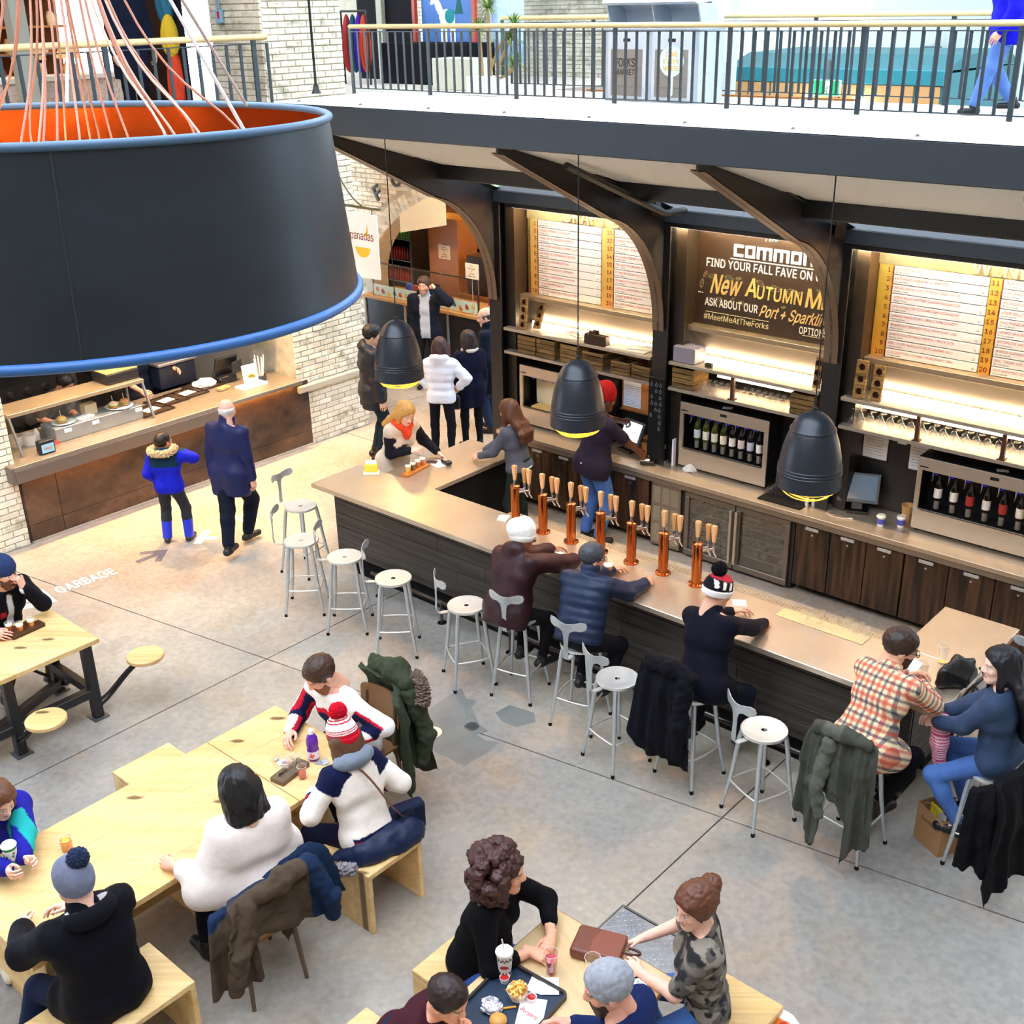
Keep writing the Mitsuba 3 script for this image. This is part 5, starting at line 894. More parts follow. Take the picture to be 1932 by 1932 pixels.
# ---------------------------------------------------------------- food counter (left)
k = thing("food_counter", "long food counter with rusty steel front under the big drum lamp", "counter")
TOPM = M("brushed", "a29a8c"); part(k, "worktop", cbx(-13.1, -12.03, 5.24, 8.05, .95, 1.0, .004), TOPM); part(k, "worktop", cbx(-13.1, -12.03, 8.051, 9.31, .95, 1.0, .004), TOPM); part(k, "fascia", cbx(-12.075, -12.03, 5.24, 8.05, .80, .95, .004), M("brushed", "857c74")); part(k, "end_fascia", cbx(-13.1, -12.03, 5.2, 5.24, .8, 1.0, .004), M("brushed", "857c74"))
ys = [5.34, 5.75, 6.98, 8.22, 9.5]
for i in range(4):
    part(k, "front_panel", cbx(-12.19, -12.165, ys[i]+.003, ys[i+1]-.003, .22, .94, .002), "rusty_steel"); part(k, "kick_panel", cbx(-12.19, -12.165, ys[i]+.003, ys[i+1]-.003, .03, .215, .002), "rusty_steel")
part(k, "skirting", cbx(-12.2, -12.16, 5.34, 9.5, 0, .028, .002), M("brushed", "c7c2b8")); part(k, "core", bx(-13.0, -12.195, 5.36, 9.3, 0, .95), BLK); part(k, "end_panel", bx(-12.9, -12.19, 5.33, 5.358, .03, .94), "rusty_steel")
part(k, "under_light", rod((-12.12, 5.4, .93), (-12.12, 9.25, .93), .010, 6), M("matte", "ffffff"), light=emit("ffab52", 75, 8), label="warm light line under the counter edge")
k = thing("sneeze_guard", "glass food display with sandwiches on the food counter", "food display"); y0, y1 = 5.45, 7.2; xf0, xb = -12.28, -12.85; zt = 1.47
part(k, "top_shelf", cbx(xb, -12.42, y0, y1, zt-.045, zt, .004), M("brushed", "bcae95")); FR = M("brushed", "8f9296")
for y in (y0+.02, y1-.02): part(k, "upright", bar((-12.44, y, zt-.04), (xf0, y, 1.0), .035, .02, (0, 1, 0)), FR); part(k, "upright", bar((xb+.02, y, zt-.04), (xb+.02, y, 1.0), .035, .02, (0, 1, 0)), FR)
for nm, vv in (("front_glass", [(-12.43, y0, zt-.05), (-12.43, y1, zt-.05), (-12.285, y1, 1.01), (-12.285, y0, 1.01)]), ("side_glass", [(-12.43, y0+.01, zt-.05), (-12.285, y0+.01, 1.01), (xb+.03, y0+.01, 1.01), (xb+.03, y0+.01, zt-.05)])): part(k, nm, trimesh.Trimesh(vv, [[0, 1, 2], [0, 2, 3]], process=False), "clear_glass")
part(k, "blue_rail", cat_([bx(-12.75, -12.72, 6.0, 6.5, 1.36, 1.385), bx(-12.75, -12.72, 6.65, 6.9, 1.36, 1.385)]), M("gloss", "2f4fd0"), label="blue rail")
k = thing("display_plinth", "pale steel box under the sandwiches in the glass display", "display box"); part(k, "box", cbx(-12.72, -12.38, 5.95, 7.1, 1.001, 1.17, .006), M("brushed", "aab4bc"));
for y in (6.06, 6.42, 7.0): part(k, "price_card", bx(-12.379, -12.376, y, y+.09, 1.1, 1.145), M("matte", "f2f2ee"))
def burger(x, y, z, s, lb, bun="d9a24f"):
    k = thing("sandwich", lb, "sandwich"); part(k, "bun_top", mv(lathe([(0, .03), (.055, .03), (.057, .042), (.045, .062), (.02, .072), (0, .074)], 24), x, y, z), M("satin", bun), smooth=40); part(k, "filling", mv(lathe([(0, .014), (.06, .016), (.062, .024), (.056, .03), (0, .03)], 16), x, y, z), M("satin", "5b3820"), smooth=40); part(k, "lettuce", mv(lathe([(0, .024), (.066, .026), (.06, .032), (0, .032)], 13), x, y, z), M("satin", "7d9a3a")); part(k, "bun_base", mv(lathe([(0, 0), (.05, 0), (.055, .012), (0, .014)], 24), x, y, z), M("satin", "c98f3f"), smooth=40); part(k, "skewer", rod((x, y, z+.06), (x+.005, y-.01, z+.15), .004, 6), M("satin", "e7cf98")); return k
for i, (y, lb) in enumerate(((6.12, "sandwich with skewer on the left plate of the display"), (6.80, "dark sandwich with skewer, left on the right-hand plate"), (6.95, "sandwich with skewer, right on the right-hand plate"))): burger(-12.52, y, 1.192, 1, lb, ["dda54f", "e2c294", "b9773a"][i])
for y, r, lb in ((6.14, .14, "white plate under the left sandwich"), (6.88, .17, "white oval plate under the two right sandwiches")): solo("plate", mv(lathe([(0, 0), (r*.6, 0), (r, .016), (r-.003, .02), (r*.6, .006), (0, .006)], 36), -12.53, y, 1.171), M("gloss", "f1eee8"), lb, "plate", smooth=40)
solo("food_box", mv(rbx(-.06, .06, -.08, .08, 0, .13, .006), -12.6, 6.52, 1.171), M("satin", "cbb28a"), "kraft food box between the plates in the display", "box", smooth=40); solo("paper_napkins", mv(cbx(-.07, .07, -.1, .1, 0, .02, .004), -12.5, 6.4, 1.171, 20), M("matte", "ece8e0"), "white paper in the display between left and right plates", "paper")
k = thing("squeeze_bottle", "white squeeze bottle at the left end of the display", "bottle"); part(k, "bottle", mv(lathe([(0, 0), (.035, 0), (.036, .1), (.03, .12), (.006, .16), (0, .165)], 20), -12.65, 5.85, 1.0), M("satin", "efeade"), smooth=40)
for i, (x, y, lb) in enumerate(((-12.7, 5.62, "white stack of containers in the left of the display"), (-12.62, 5.75, "white tub at the left in the display"))): solo("food_tub", mv(lathe([(0, 0), (.075, 0), (.09, .12), (.086, .12), (.07, .01), (0, .01)], 26), x, y, 1.001), M("satin", "e4ded2"), lb, "tub", smooth=40)
k = thing("napkin_dispenser", "black napkin dispenser with a pale blue picture at the front left of the display", "napkin dispenser"); part(k, "body", mv(rbx(-.05, .05, -.095, .095, 0, .16, .02), -12.2, 5.72, 1.0, 0), M("satin", "171a1f"), smooth=40); part(k, "picture", bx(-12.149, -12.146, 5.645, 5.795, 1.02, 1.12), M("satin", "8fc3e0")); part(k, "print", mv(rbx(-.001, .002, -.045, .045, -.012, .02, .001), -12.146, 5.72, 1.065), M("satin", "a8917c"))
solo("red_clip", mv(rbx(-.04, .04, -.08, .08, 0, .03, .006), -12.4, 5.92, 1.0, 20), M("satin", "cf3a33"), "red tray edge beside the black napkin dispenser", "tray", smooth=40)
def tray(x, y, rz, lb, paper=True):
    k = thing("serving_tray", lb, "tray"); part(k, "base", mv(rbx(-.17, .17, -.22, .22, 0, .01, .004), x, y, 1.001, rz), M("satin", "33261d")); m = ext(sbox(-.175, -.225, .175, .225).buffer(.01).difference(sbox(-.17, -.22, .17, .22)), .02); part(k, "rim", mv(m, x, y, 1.001, rz), M("satin", "1f1712"))
    if paper: part(k, "liner", mv(bx(-.09, .06, -.1, .12, .011, .013), x, y, 1.001, rz+8), M("matte", "f4efe4"))
    return k
for i, (px, py, lb) in enumerate(((285, 775, "brown tray beside the glass display, nearest of three"), (315, 757, "brown tray, middle of three on the food counter"), (352, 744, "brown tray, third along the food counter"))): p = A_(px, py, 1.0); tray(p[0], p[1], 4, lb)
p = A_(385, 728, 1.0); tray(p[0], p[1], 5, "brown tray heaped with white napkins", False); m = trimesh.creation.icosphere(3, 1); v = m.vertices*V(.13, .16, .06); v += (meshkit.fbm(v*20, 3)[:, None]-.5)*.08*m.vertices; v[:, 2] = np.maximum(v[:, 2]+.02, 0); m.vertices = v; solo("napkin_heap", mv(m, p[0], p[1], 1.012), M("matte", "f1eee8"), "heap of white napkins on the fourth brown tray", "napkins", smooth=True)
p = A_(430, 738, 1.0); solo("card_reader", mv(rbx(-.05, .05, -.09, .09, 0, .045, .015), p[0]-.1, p[1], 1.001, 12), M("satin", "a08b62"), "tan card reader on the food counter", "card reader", smooth=40)
k = thing("till_screen", "black till with two screens on the food counter", "till"); p = A_(440, 727, 1.0); x, y = p[0]-.25, p[1]+.05
part(k, "screen", xf(rbx(-.02, .02, -.17, .17, 0, .27, .008), mtx((x, y, 1.1), 0)@trimesh.transformations.rotation_matrix(.35, [0, 1, 0])), M("satin", "12151a"), smooth=40); part(k, "base", mv(rbx(-.12, .12, -.12, .12, 0, .1, .02), x, y, 1.001), M("satin", "15181e"), smooth=40); part(k, "customer_screen", xf(rbx(-.012, .012, -.1, .1, 0, .16, .006), mtx((x+.14, y+.12, 1.12), 20)), M("satin", "1c242e"), smooth=40)
k = thing("menu_stand", "white menu stand with a salad picture on the food counter", "menu stand"); p = A_(480, 728, 1.0); part(k, "card", xf(cbx(-.004, .004, -.11, .11, 0, .28, .001), mtx((p[0]-.05, p[1], 1.001), -6)@trimesh.transformations.rotation_matrix(-.15, [0, 1, 0])), M("matte", "f4f1ea"))
part(k, "salad_picture", cat_([xf(mv(trimesh.creation.icosphere(1, .02), .002, yy, zz), mtx((p[0]-.05, p[1], 1.001), -6)) for yy, zz in ((-.03, .13), (0, .12), (.02, .14), (.045, .12), (-.01, .15))]), M("satin", "8f8a3c"), smooth=True)
solo("flyer_pile", mv(cbx(-.1, .1, -.2, .2, 0, .03, .004), p[0]-.02, p[1]-.03, 1.001, 4), M("matte", "ece8e0"), "white flyers lying before the menu stand", "papers")
k = thing("straw_holder", "dark cup of white straws at the right end of the food counter", "straw holder"); p = A_(500, 722, 1.0); x, y = p[0]-.15, p[1]+.05; part(k, "cup", mv(lathe([(0, 0), (.07, 0), (.075, .07), (.068, .07), (.06, .01), (0, .01)], 22), x, y, 1.001), M("satin", "3a3f48"), smooth=40)
for i in range(9): part(k, "straw", rod((x+.03*math.cos(i*.7), y+.03*math.sin(i*.7), 1.02), (x+.06*math.cos(i*.7), y+.07*math.sin(i*.7), 1.30+.02*(i % 3)), .008, 6), M("satin", "f3f0ea"))
k = thing("steel_oven", "dark oven with round knobs behind the food display", "oven"); part(k, "body", cbx(-15.2, -14.3, 5.5, 7.1, 0, 1.45, .01), M("satin", "1b1a19")); part(k, "front", bx(-14.30, -14.285, 5.5, 7.1, .98, 1.2), M("satin", "26231f")); part(k, "top_shelf", cbx(-15.2, -14.2, 5.5, 7.1, 1.40, 1.45, .01), M("brushed", "bfae8e"))
for i in range(6): part(k, "knob", xf(lathe([(0, 0), (.045, 0), (.04, .03), (0, .03)], 20), mtx((-14.285, 5.65+i*.24, 1.1), R=frame_to((1, 0, 0)))), M("metal", "b5b0a5"), smooth=40)
k = thing("sheet_pan_rack", "dark slatted rack behind the food stall worker", "rack")
for i in range(8): part(k, "shelf", bx(-15.2, -14.7, 7.9, 9.0, .9+i*.09, .925+i*.09), M("brushed", "9a8a70"))
part(k, "backing", bx(-15.25, -15.2, 7.8, 9.1, 0, 1.7), M("satin", "2a2520"))
k = thing("hot_box", "black warming box on the glass display", "box"); part(k, "body", mv(rbx(-.18, .18, -.22, .22, 0, .13, .02), -12.68, 6.98, 1.471), M("satin", "1a1b22"), smooth=40); part(k, "lid", mv(rbx(-.175, .175, -.215, .215, .13, .145, .006), -12.68, 6.98, 1.471), M("satin", "b79a62"), smooth=40)
k = thing("steel_pan", "steel hood tray behind the till of the food stall", "tray"); part(k, "pan", mv(rbx(-.28, .28, -.3, .3, 0, .05, .02), -13.5, 8.2, 1.28), M("brushed", "a7a5a5"), smooth=40); part(k, "body", mv(rbx(-.25, .25, -.28, .28, 0, .3, .02), -13.5, 8.2, .97), M("satin", "1c2233"), smooth=40); part(k, "leg", bx(-13.7, -13.3, 8.0, 8.4, 0, .97), BLACK)
solo("wall_shelf", cbx(-13.0, -12.5, 9.0, 9.3, 1.62, 1.66, .004), STEEL2, "small steel shelf on the stall's side wall by the brick pier", "shelf")
for i in range(5): solo("spice_jar", mv(lathe([(0, 0), (.03, 0), (.03, .08), (.02, .095), (0, .095)], 14), -12.9+.08*i, 9.18, 1.661), M("gloss", "b8272b"), "small red-topped jar on the steel shelf by the brick pier", "jar", smooth=40, group="red jars on the small shelf")
k = thing("strip_light", "added long warm light tube over the food counter, hidden behind the drum lamp", "strip light"); part(k, "tube", rod((-12.6, 5.5, 3.80), (-12.6, 9.2, 3.80), .03, 10), M("matte", "ffffff"), light=emit("ffd6a0", 60, 5), smooth=50); part(k, "channel", bx(-12.65, -12.55, 5.4, 9.3, 3.83, 3.9), BLACK)  # unseen tube added as one warm source for the counter top
for i, y in enumerate((5.7, 6.9, 8.1, 9.1)):
    k = thing("down_light", "small black spot lamp over the food counter, "+["nearest to the left pier", "second from the left pier", "third from the left pier", "nearest to the brick pier"][i], "lamp"); part(k, "housing", rod((-12.0, y, 3.72), (-12.0, y, 3.86), .06, 16), BLACK, smooth=40); part(k, "arm", bx(-12.3, -11.98, y-.015, y+.015, 3.86, 3.90), BLACK); part(k, "lens", mv(lathe([(0, 0), (.05, 0), (.05, .004), (0, .004)], 16), -12.0, y, 3.715), M("matte", "fff2dc"))
    scene[k+"__beam"] = {"type": "spot", "to_world": T().look_at(origin=[-12.0, y, 3.70], target=[-11.75, y, 0], up=[0, 1, 0]), "intensity": {"type": "rgb", "value": [v*62 for v in lin("ffc680")]}, "cutoff_angle": 40.0, "beam_width": 14.0, "sampling_weight": 4.0}
# hanging sign on the pier
k = thing("hanging_sign", "white hanging shop sign reading empanadas on a bracket", "sign"); x0, x1, y = -12.1, -11.32, 10.2
part(k, "bracket", cat_([bar((-12.19, y, 3.2), (x1+.06, y, 3.2), .03, .03), tube(spline([(-12.17, y, 3.75), (-11.95, y, 3.5), (-11.75, y, 3.3), (-11.6, y, 3.22)], 14), .012, 8)]), M("satin", "5a5036")); part(k, "panel", rbx(x0+.03, x1, y-.012, y+.012, 2.28, 3.12, .011), M("satin", "f7f3ea"))
part(k, "lettering", stand(fit_text("empanadas", .62, .11, depth=.002), (x0+.08, y-.0125, 2.78)), M("satin", "7c2a1a"), label="word empanadas"); part(k, "emblem", cat_([stand(ext(Point(0, 0).buffer(.15).intersection(sbox(-.2, -.2, .2, -.02)), .002), (-11.62, y-.0125, 2.70)), stand(ext(Polygon([(-.05, 0), (.06, 0), (.04, .16), (.02, .06)]), .001), (-11.55, y-.0125, 2.83))]), M("satin", "f2c22e"), label="yellow half round emblem"); part(k, "hook", cat_([tube([(xx, y, 3.2), (xx+.01, y, 3.15), (xx, y, 3.11)], .006, 6) for xx in (x0+.15, x1-.1)]), M("metal", "6a6048"))
k = thing("exit_sign", "green exit sign with a running figure under the canopy left of the black column", "exit sign")
def exit_sign(k, x, y, z, w, h):
    part(k, "panel", bx(x-w/2, x+w/2, y, y+.05, z, z+h), M("satin", "e7f5ec")); part(k, "green_field", bx(x-w/2+.01, x+w/2-.01, y-.003, y, z+.01, z+h-.01), M("satin", "14a85c"), light=emit("12b060", 1.2)); part(k, "figure", bx(x-.05, x+.07, y-.005, y-.002, z+.02, z+h-.02), M("satin", "eafff2"), light=emit("e8fff0", 1.2))
    s = cat_([stand(ext(unary_union([Point(.01, .11).buffer(.012), LineString([(0, .095), (-.012, .06), (.012, .04), (.0, .01)]).buffer(.008), LineString([(-.012, .06), (-.025, .03)]).buffer(.007), LineString([(-.03, .085), (0, .09), (.025, .07)]).buffer(.006)]), .001), (x+.01, y-.0055, z+.03))]); part(k, "runner", s, M("satin", "14a85c")); part(k, "hanger", bx(x-.02, x+.02, y+.02, y+.125, z+h-.02, z+h+.3), M("metal", "b9b9b9"))
exit_sign(k, -11.88, 13.10, 2.93, .42, .22)
# ================================================================ cafe behind the arch
WARM = M("satin", "b07a3f"); WARM2 = M("satin", "8a5a2c")
k = thing("cafe_counter", "black fronted cafe counter with a pale wooden top behind the standing group", "counter")
part(k, "top", cbx(-14.85, -11.85, 12.92, 13.7, 1.05, 1.10, .005), M("satin", "b58a55"))
for i in range(3): part(k, "front_panel", cbx(-14.8+i*.98, -13.84+i*.98, 12.97, 12.99, .02, 1.045, .003), M("satin", "121319"))
for i in range(4): part(k, "post", cbx(-14.84+i*.98, -14.80+i*.98, 12.95, 12.985, 0, 1.05, .002), M("satin", "8f8d8a"))
part(k, "core", bx(-14.8, -11.9, 12.99, 13.6, 0, 1.05), BLK)
k = thing("counter_screen", "glass counter screen with a pale blue band of fruit stickers", "glass screen"); part(k, "band", bx(-14.62, -12.2, 12.985, 12.992, 1.12, 1.30), M("satin", "bcd6d0"))
rr = random.Random(6); cols = ["c9772c", "8f3f2e", "d6c04a", "5d7a6a", "b0522e", "c2a35a", "44606a"]
for i in range(17):
    c = cols[i % 7]; x, z = -14.52+i*.138, 1.19+rr.uniform(-.03, .04); part(k, "fruit_sticker", stand(ext(unary_union([Point(0, 0).buffer(.034), Point(rr.uniform(-.02, .02), .028).buffer(.022), Point(.02, -.01).buffer(.028)]), .002), (x, 12.984, z)), M("satin", c))
part(k, "glass", bx(-14.62, -12.2, 12.993, 12.997, 1.1, 1.66), "clear_glass"); part(k, "top_rail", bx(-14.62, -12.2, 12.98, 13.01, 1.655, 1.675), M("metal", "8d857a"))
for x in (-14.62, -12.2): part(k, "post", bx(x-.01, x+.01, 12.98, 13.01, 1.1, 1.67), M("metal", "8d857a"))
struct("wall_cafe", bx(-18, -8, 16.6, 16.7, 0, 4.2), M("satin", "a86d33"), label="warm brown back wall of the cafe")
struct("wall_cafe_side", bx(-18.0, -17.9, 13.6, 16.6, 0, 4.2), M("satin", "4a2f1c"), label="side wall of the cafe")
k = thing("cafe_shelving", "dark shelves with kraft boxes in the cafe", "shelving"); part(k, "frame", cat_([bx(-15.6, -11.4, 16.2, 16.55, z, z+.03) for z in (.9, 1.3, 1.7, 2.05)]), WARM); part(k, "upright", cat_([bx(x, x+.04, 16.2, 16.55, 0, 2.1) for x in (-15.6, -14.2, -12.8, -11.44)]), WARM2)
part(k, "backing", bx(-15.56, -11.44, 16.5, 16.55, .1, 1.7), M("matte", "1a110c"))
rb = random.Random(12)
for z in (.93, 1.33, 1.73):
    x = -15.5
    while x < -11.8:
        w = rb.uniform(.14, .3); h = rb.uniform(.1, .3)
        if rb.random() < .55: solo("kraft_box", cbx(x, x+w, 16.2, 16.42, z, z+h, .006), M("matte", rb.choice(["a47443", "7b542f", "c79a63", "3d2a1c"])), "kraft box on the cafe's dark shelves", "box", group="kraft boxes on the cafe shelves")
        x += w+.05
k = thing("drinks_fridge", "dark glass drinks fridge with red and green bottles at the left of the cafe", "fridge"); part(k, "body", cat_([bx(-16.6, -15.75, 15.0, 15.6, .0, .4), bx(-16.6, -15.75, 15.5, 15.6, .4, 2.1), bx(-16.6, -15.75, 15.0, 15.6, 2.0, 2.15), bx(-16.6, -16.55, 15, 15.6, .4, 2), bx(-15.8, -15.75, 15, 15.6, .4, 2)]), M("satin", "0d0e0f"))
for z in (.75, 1.15, 1.55): part(k, "rack", bx(-16.55, -15.8, 15.05, 15.5, z, z+.015), M("metal", "777777"))
for i in range(30):
    z = (.765, 1.165, 1.565)[i % 3]; solo("soda_bottle", mv(lathe([(0, 0), (.03, 0), (.03, .14), (.012, .2), (.012, .24), (0, .24)], 10), -16.48+.072*(i//3), 15.12, z), M("gloss", ["a32c22", "6a1d18", "3f8a3a"][i % 3]), "bottle in the cafe's glass drinks fridge", "bottle", group="bottles in the cafe drinks fridge", smooth=40)
solo("bottle_rack", bx(-17.6, -16.7, 14.9, 15.3, 0, 2.6), M("gloss", "15120f"), "dark tall cabinet left of the drinks fridge", "cabinet")
k = thing("cafe_banner", "white curved banner hanging under the brick arch", "banner"); part(k, "panel", prism([(-14.09, 2.17), (-13.04, 2.39), (-13.04, 2.87), (-13.5, 2.76), (-14.09, 2.47)], "y", 13.19, 13.21), M("matte", "efe2c4"))
for nm, x, z, lb in (("price_card", -12.42, 1.68, "white price card on a stand at the right of the counter screen"), ("price_card", -14.05, 1.62, "cream card pinned to the cafe's brown cabinet")):
    k = thing(nm, lb, "card"); yy = 12.95 if x > -13 else 14.008; part(k, "card", cbx(x, x+.28, yy, yy+.01, z, z+.24, .002), M("matte", "ece1cb")); part(k, "print", cat_([stand(fit_text(t, w, .022, depth=.001), (x+.14-w/2, yy-.0005, z+.19-.04*i)) for i, (t, w) in enumerate((("Hot", .06), ("Chocolate", .14), ("&", .03), ("Spiced", .1), ("Apple Cider", .17)))]), M("matte", "5c4a3c")); 
    if x > -13: part(k, "stand", rod((x+.14, yy+.005, 1.1), (x+.14, yy+.005, z), .006, 6), CHROME)
    else: part(k, "cabinet_clip", bx(x+.12, x+.16, yy+.008, yy+.02, z+.22, z+.25), BLACK)
solo("cafe_cabinet", cbx(-14.3, -13.6, 14.02, 14.5, 0, 2.3, .01), M("satin", "9a6634"), "tall brown cabinet in the cafe behind the counter", "cabinet"); solo("cafe_machine", rbx(-13.4, -12.6, 14.0, 14.5, 1.1, 1.75, .02), M("satin", "20160f"), "dark coffee machine on the cafe's back bench", "machine", smooth=40); solo("cafe_bench", cbx(-13.55, -11.9, 13.95, 14.55, 0, 1.1, .01), WARM2, "brown back bench of the cafe", "bench cabinet")
for i, (x, c, w) in enumerate(((-13.95, "2b4fae", .12), (-13.78, "b33a3a", .12), (-12.1, "7b2a55", .16), (-11.96, "d9d6d0", .14))): k = thing("snack_packet", ["blue packet on the cafe counter", "red and white packet on the cafe counter", "purple packet at the right of the cafe counter", "white packet at the right end of the cafe counter"][i], "packet"); part(k, "packet", rbx(x, x+w, 13.1, 13.16, 1.1, 1.36 if i < 2 else 1.42, .012), M("satin", c), smooth=40); part(k, "label", bx(x+.02, x+w-.02, 13.094, 13.1, 1.16, 1.26), M("satin", "efe8de"))
solo("chalk_sign", cbx(-13.5, -13.15, 13.1, 13.12, 1.1, 1.45, .003), M("matte", "15140f"), "small black sign standing on the cafe counter", "sign")
for i, x in enumerate((-14.6, -13.2, -11.8)):
    k = thing("cafe_lamp", "%s lamp on the cafe's ceiling track" % ["left", "middle", "right"][i], "lamp"); part(k, "housing", rod((x, 14.6, 2.75), (x, 14.7, 2.95), .06, 12), BLACK, smooth=40); part(k, "stem", rod((x, 14.65, 2.85), (x, 14.65, 3.9), .012, 6), BLACK); part(k, "bulb", mv(trimesh.creation.icosphere(2, .08), x, 14.58, 2.70), M("matte", "ffffff"), light=emit("ffb058", 330, 3), smooth=True)
k = thing("wall_washer", "wall lamp lighting the yellow brick by the arch", "lamp"); part(k, "shade", mv(lathe([(.16, 0), (.13, .09), (0, .12), (0, .11), (.12, .085), (.15, 0)], 24), -12.25, 11.05, 3.70), M("satin", "d9c79a"), smooth=40); part(k, "arm", rod((-12.25, 11.05, 3.8), (-12.25, 10.6, 3.8), .02, 8), BLACK); part(k, "bulb", mv(trimesh.creation.icosphere(2, .09), -12.25, 11.05, 3.66), M("matte", "ffffff"), light=emit("ffbc5c", 900, 9), smooth=True)
# ================================================================ upper floor
k = thing("recycling_station", "grey recycling station with a curved hood behind the railing", "recycling bin"); GR = M("satin", "a9b5c2"); x0, x1, y = -10.78, -9.2, 14.3
part(k, "body", cat_([bx(x0, x1, y+.02, y+.65, DK+.02, DK+.95), bx(x0, x1, y+.02, y+.65, DK, DK+.05)]), GR); part(k, "worktop", cbx(x0-.02, x1+.02, y-.02, y+.67, DK+.95, DK+.99, .006), GR)
for i in range(2):
    a = x0+.06+i*.76; d = part(k, "door", cbx(a, a+.66, y, y+.02, DK+.04, DK+.93, .004), M("satin", "c3ccd6")); part(d, "panel", bx(a+.06, a+.6, y-.006, y, DK+.08, DK+.7), M("matte", "82868a")); part(d, "handle", bx(a+.27, a+.39, y-.008, y, DK+.8, DK+.84), BLACK)
    for q in range(5): part(d, "panel_board", cbx(a+.06, a+.6, y-.012, y-.006, DK+.08+q*.124, DK+.08+(q+1)*.124-.006, .002), M("matte", "878078"))
part(k, "lettering", cat_([stand(fit_text("FORKS", .34, .11, depth=.003, bold=True), (x0+.2, y-.013, DK+.47)), stand(fit_text("MARKET", .34, .075, depth=.003, bold=True), (x0+.2, y-.013, DK+.36))]), M("satin", "20242a"))
part(k, "balloon_sign", stand(ext(unary_union([Point(0, 0).buffer(.2), LineString([(.0, -.2), (.0, -.42)]).buffer(.035)]), .003), (x0+1.16, y-.013, DK+.55)), M("satin", "cfe8f0")); part(k, "balloon_text", cat_([stand(fit_text("COME", .2, .06, depth=.002, bold=True), (x0+1.06, y-.0165, DK+.61)), stand(fit_text("EVERY", .26, .06, depth=.002, bold=True), (x0+1.03, y-.0165, DK+.52)), stand(fit_text("WHERE", .26, .06, depth=.002, bold=True), (x0+1.03, y-.0165, DK+.43))]), M("satin", "d0a92f"))
hp = [(y+.65, DK+.99), (y+.65, DK+1.5), (y-.05, DK+1.42), (y-.1, DK+1.30), (y-.02, DK+1.27), (y+.3, DK+1.30), (y+.45, DK+1.2), (y+.5, DK+.99)]
part(k, "hood", prism(hp, "x", x0+.02, x1-.02), M("satin", "b7c3cf"), label="curved hood"); part(k, "divider", cat_([prism([(y+.1, DK+.99), (y+.5, DK+.99), (y+.42, DK+1.28), (y, DK+1.28), (y+.02, DK+1.2)], "x", xx, xx+.02) for xx in (x0+.02, (x0+x1)/2, x1-.04)]), GR)
def blades(n, L, w, seed, droop=.5):
    r = random.Random(seed); vs, fs = [], []
    for i in range(n):
        a = r.uniform(0, 2*PI); e = r.uniform(.1, 1.25); l = L*r.uniform(.6, 1); d = V(math.cos(a)*math.cos(e), math.sin(a)*math.cos(e), math.sin(e)); s = unit(np.cross(d, V(0, 0, 1)))
        b = len(vs); m = 5
        for j in range(m+1):
            t = j/m; p = d*l*t+V(0, 0, -droop*l*t*t); ww = w*(1-t)**.7*min(1, .4+t*3); vs += [p-s*ww, p+s*ww]
        for j in range(m): q = b+2*j; fs += [[q, q+1, q+3], [q, q+3, q+2]]
    return trimesh.Trimesh(vs, fs, process=False)
k = thing("potted_dracaena", "green spiky leaved plant in a white square planter behind the railing", "plant"); px_, py_ = -13.1, 14.35
part(k, "planter", cat_([cbx(px_-.3, px_+.25, py_-.2, py_+.25, DK, DK+.28, .008)]), M("matte", "f4f3f0")); gr = random.Random(31)
GREEN = mat("leaf_green", dict(type="principled", base_color=mikit.proc(lambda p, n, uv: mix(rgb("2f5a2c"), rgb("8aa850"), noise(p.x*9, p.y*9, p.z*9))), roughness=.5, specular=.4))
for i, (dx, h, tx) in enumerate(((-.12, .95, -.05), (0.05, 1.25, .0), (.15, .8, .35), (.0, 1.0, .6), (.12, .45, .5))):
    top_ = V(px_+dx+tx, py_-.02*i, DK+h); part(k, "stem", tube(spline([(px_+dx, py_, DK+.25), (px_+dx+tx*.3, py_, DK+h*.6), top_], 10), .022, 8), M("matte", "a08c66"), smooth=True)
    lab(part(k, "foliage", mv(blades(70, .5, .014, i+1), *top_), GREEN), None, None, None, "stuff")
k = thing("display_table", "black draped display table with artwork on the upper floor", "table"); part(k, "cloth", rbx(-17.0, -14.8, 15.7, 16.4, DK, 4.95, .02), M("matte", "0c0b10"), smooth=40)
k = thing("artwork_panel", "blue artwork panel with a white pony leaning on the black display table", "artwork"); part(k, "panel", cbx(-16.5, -15.2, 16.3, 16.33, 4.95, 6.2, .004), M("satin", "2467b4")); 
pony = unary_union([affinity.scale(Point(0, 0).buffer(1), .2, .13), affinity.rotate(affinity.scale(Point(0, 0).buffer(1), .07, .2).buffer(0), 25, origin=(0, 0)).buffer(0) if False else affinity.translate(affinity.rotate(affinity.scale(Point(0, 0).buffer(1), .075, .2), 28), -.2, .16), affinity.translate(affinity.rotate(affinity.scale(Point(0, 0).buffer(1), .10, .045), 35), -.33, .27), sbox(-.17, -.42, -.1, 0), sbox(-.07, -.42, -.01, 0), sbox(.07, -.42, .13, 0), sbox(.14, -.42, .2, 0), Polygon([(-.29, .33), (-.26, .42), (-.23, .33)])])
part(k, "pony", stand(ext(pony, .004), (-15.85, 16.298, 5.37)), M("matte", "f1f3f4")); part(k, "blanket", stand(ext(affinity.scale(Point(0, 0).buffer(1), .12, .12), .005), (-15.78, 16.296, 5.38)), M("matte", "2b8f97")); part(k, "tree", stand(ext(Polygon([(-.1, 0), (0, .35), (.1, 0)]), .004), (-15.55, 16.298, 5.42)), M("matte", "2a6a66"))
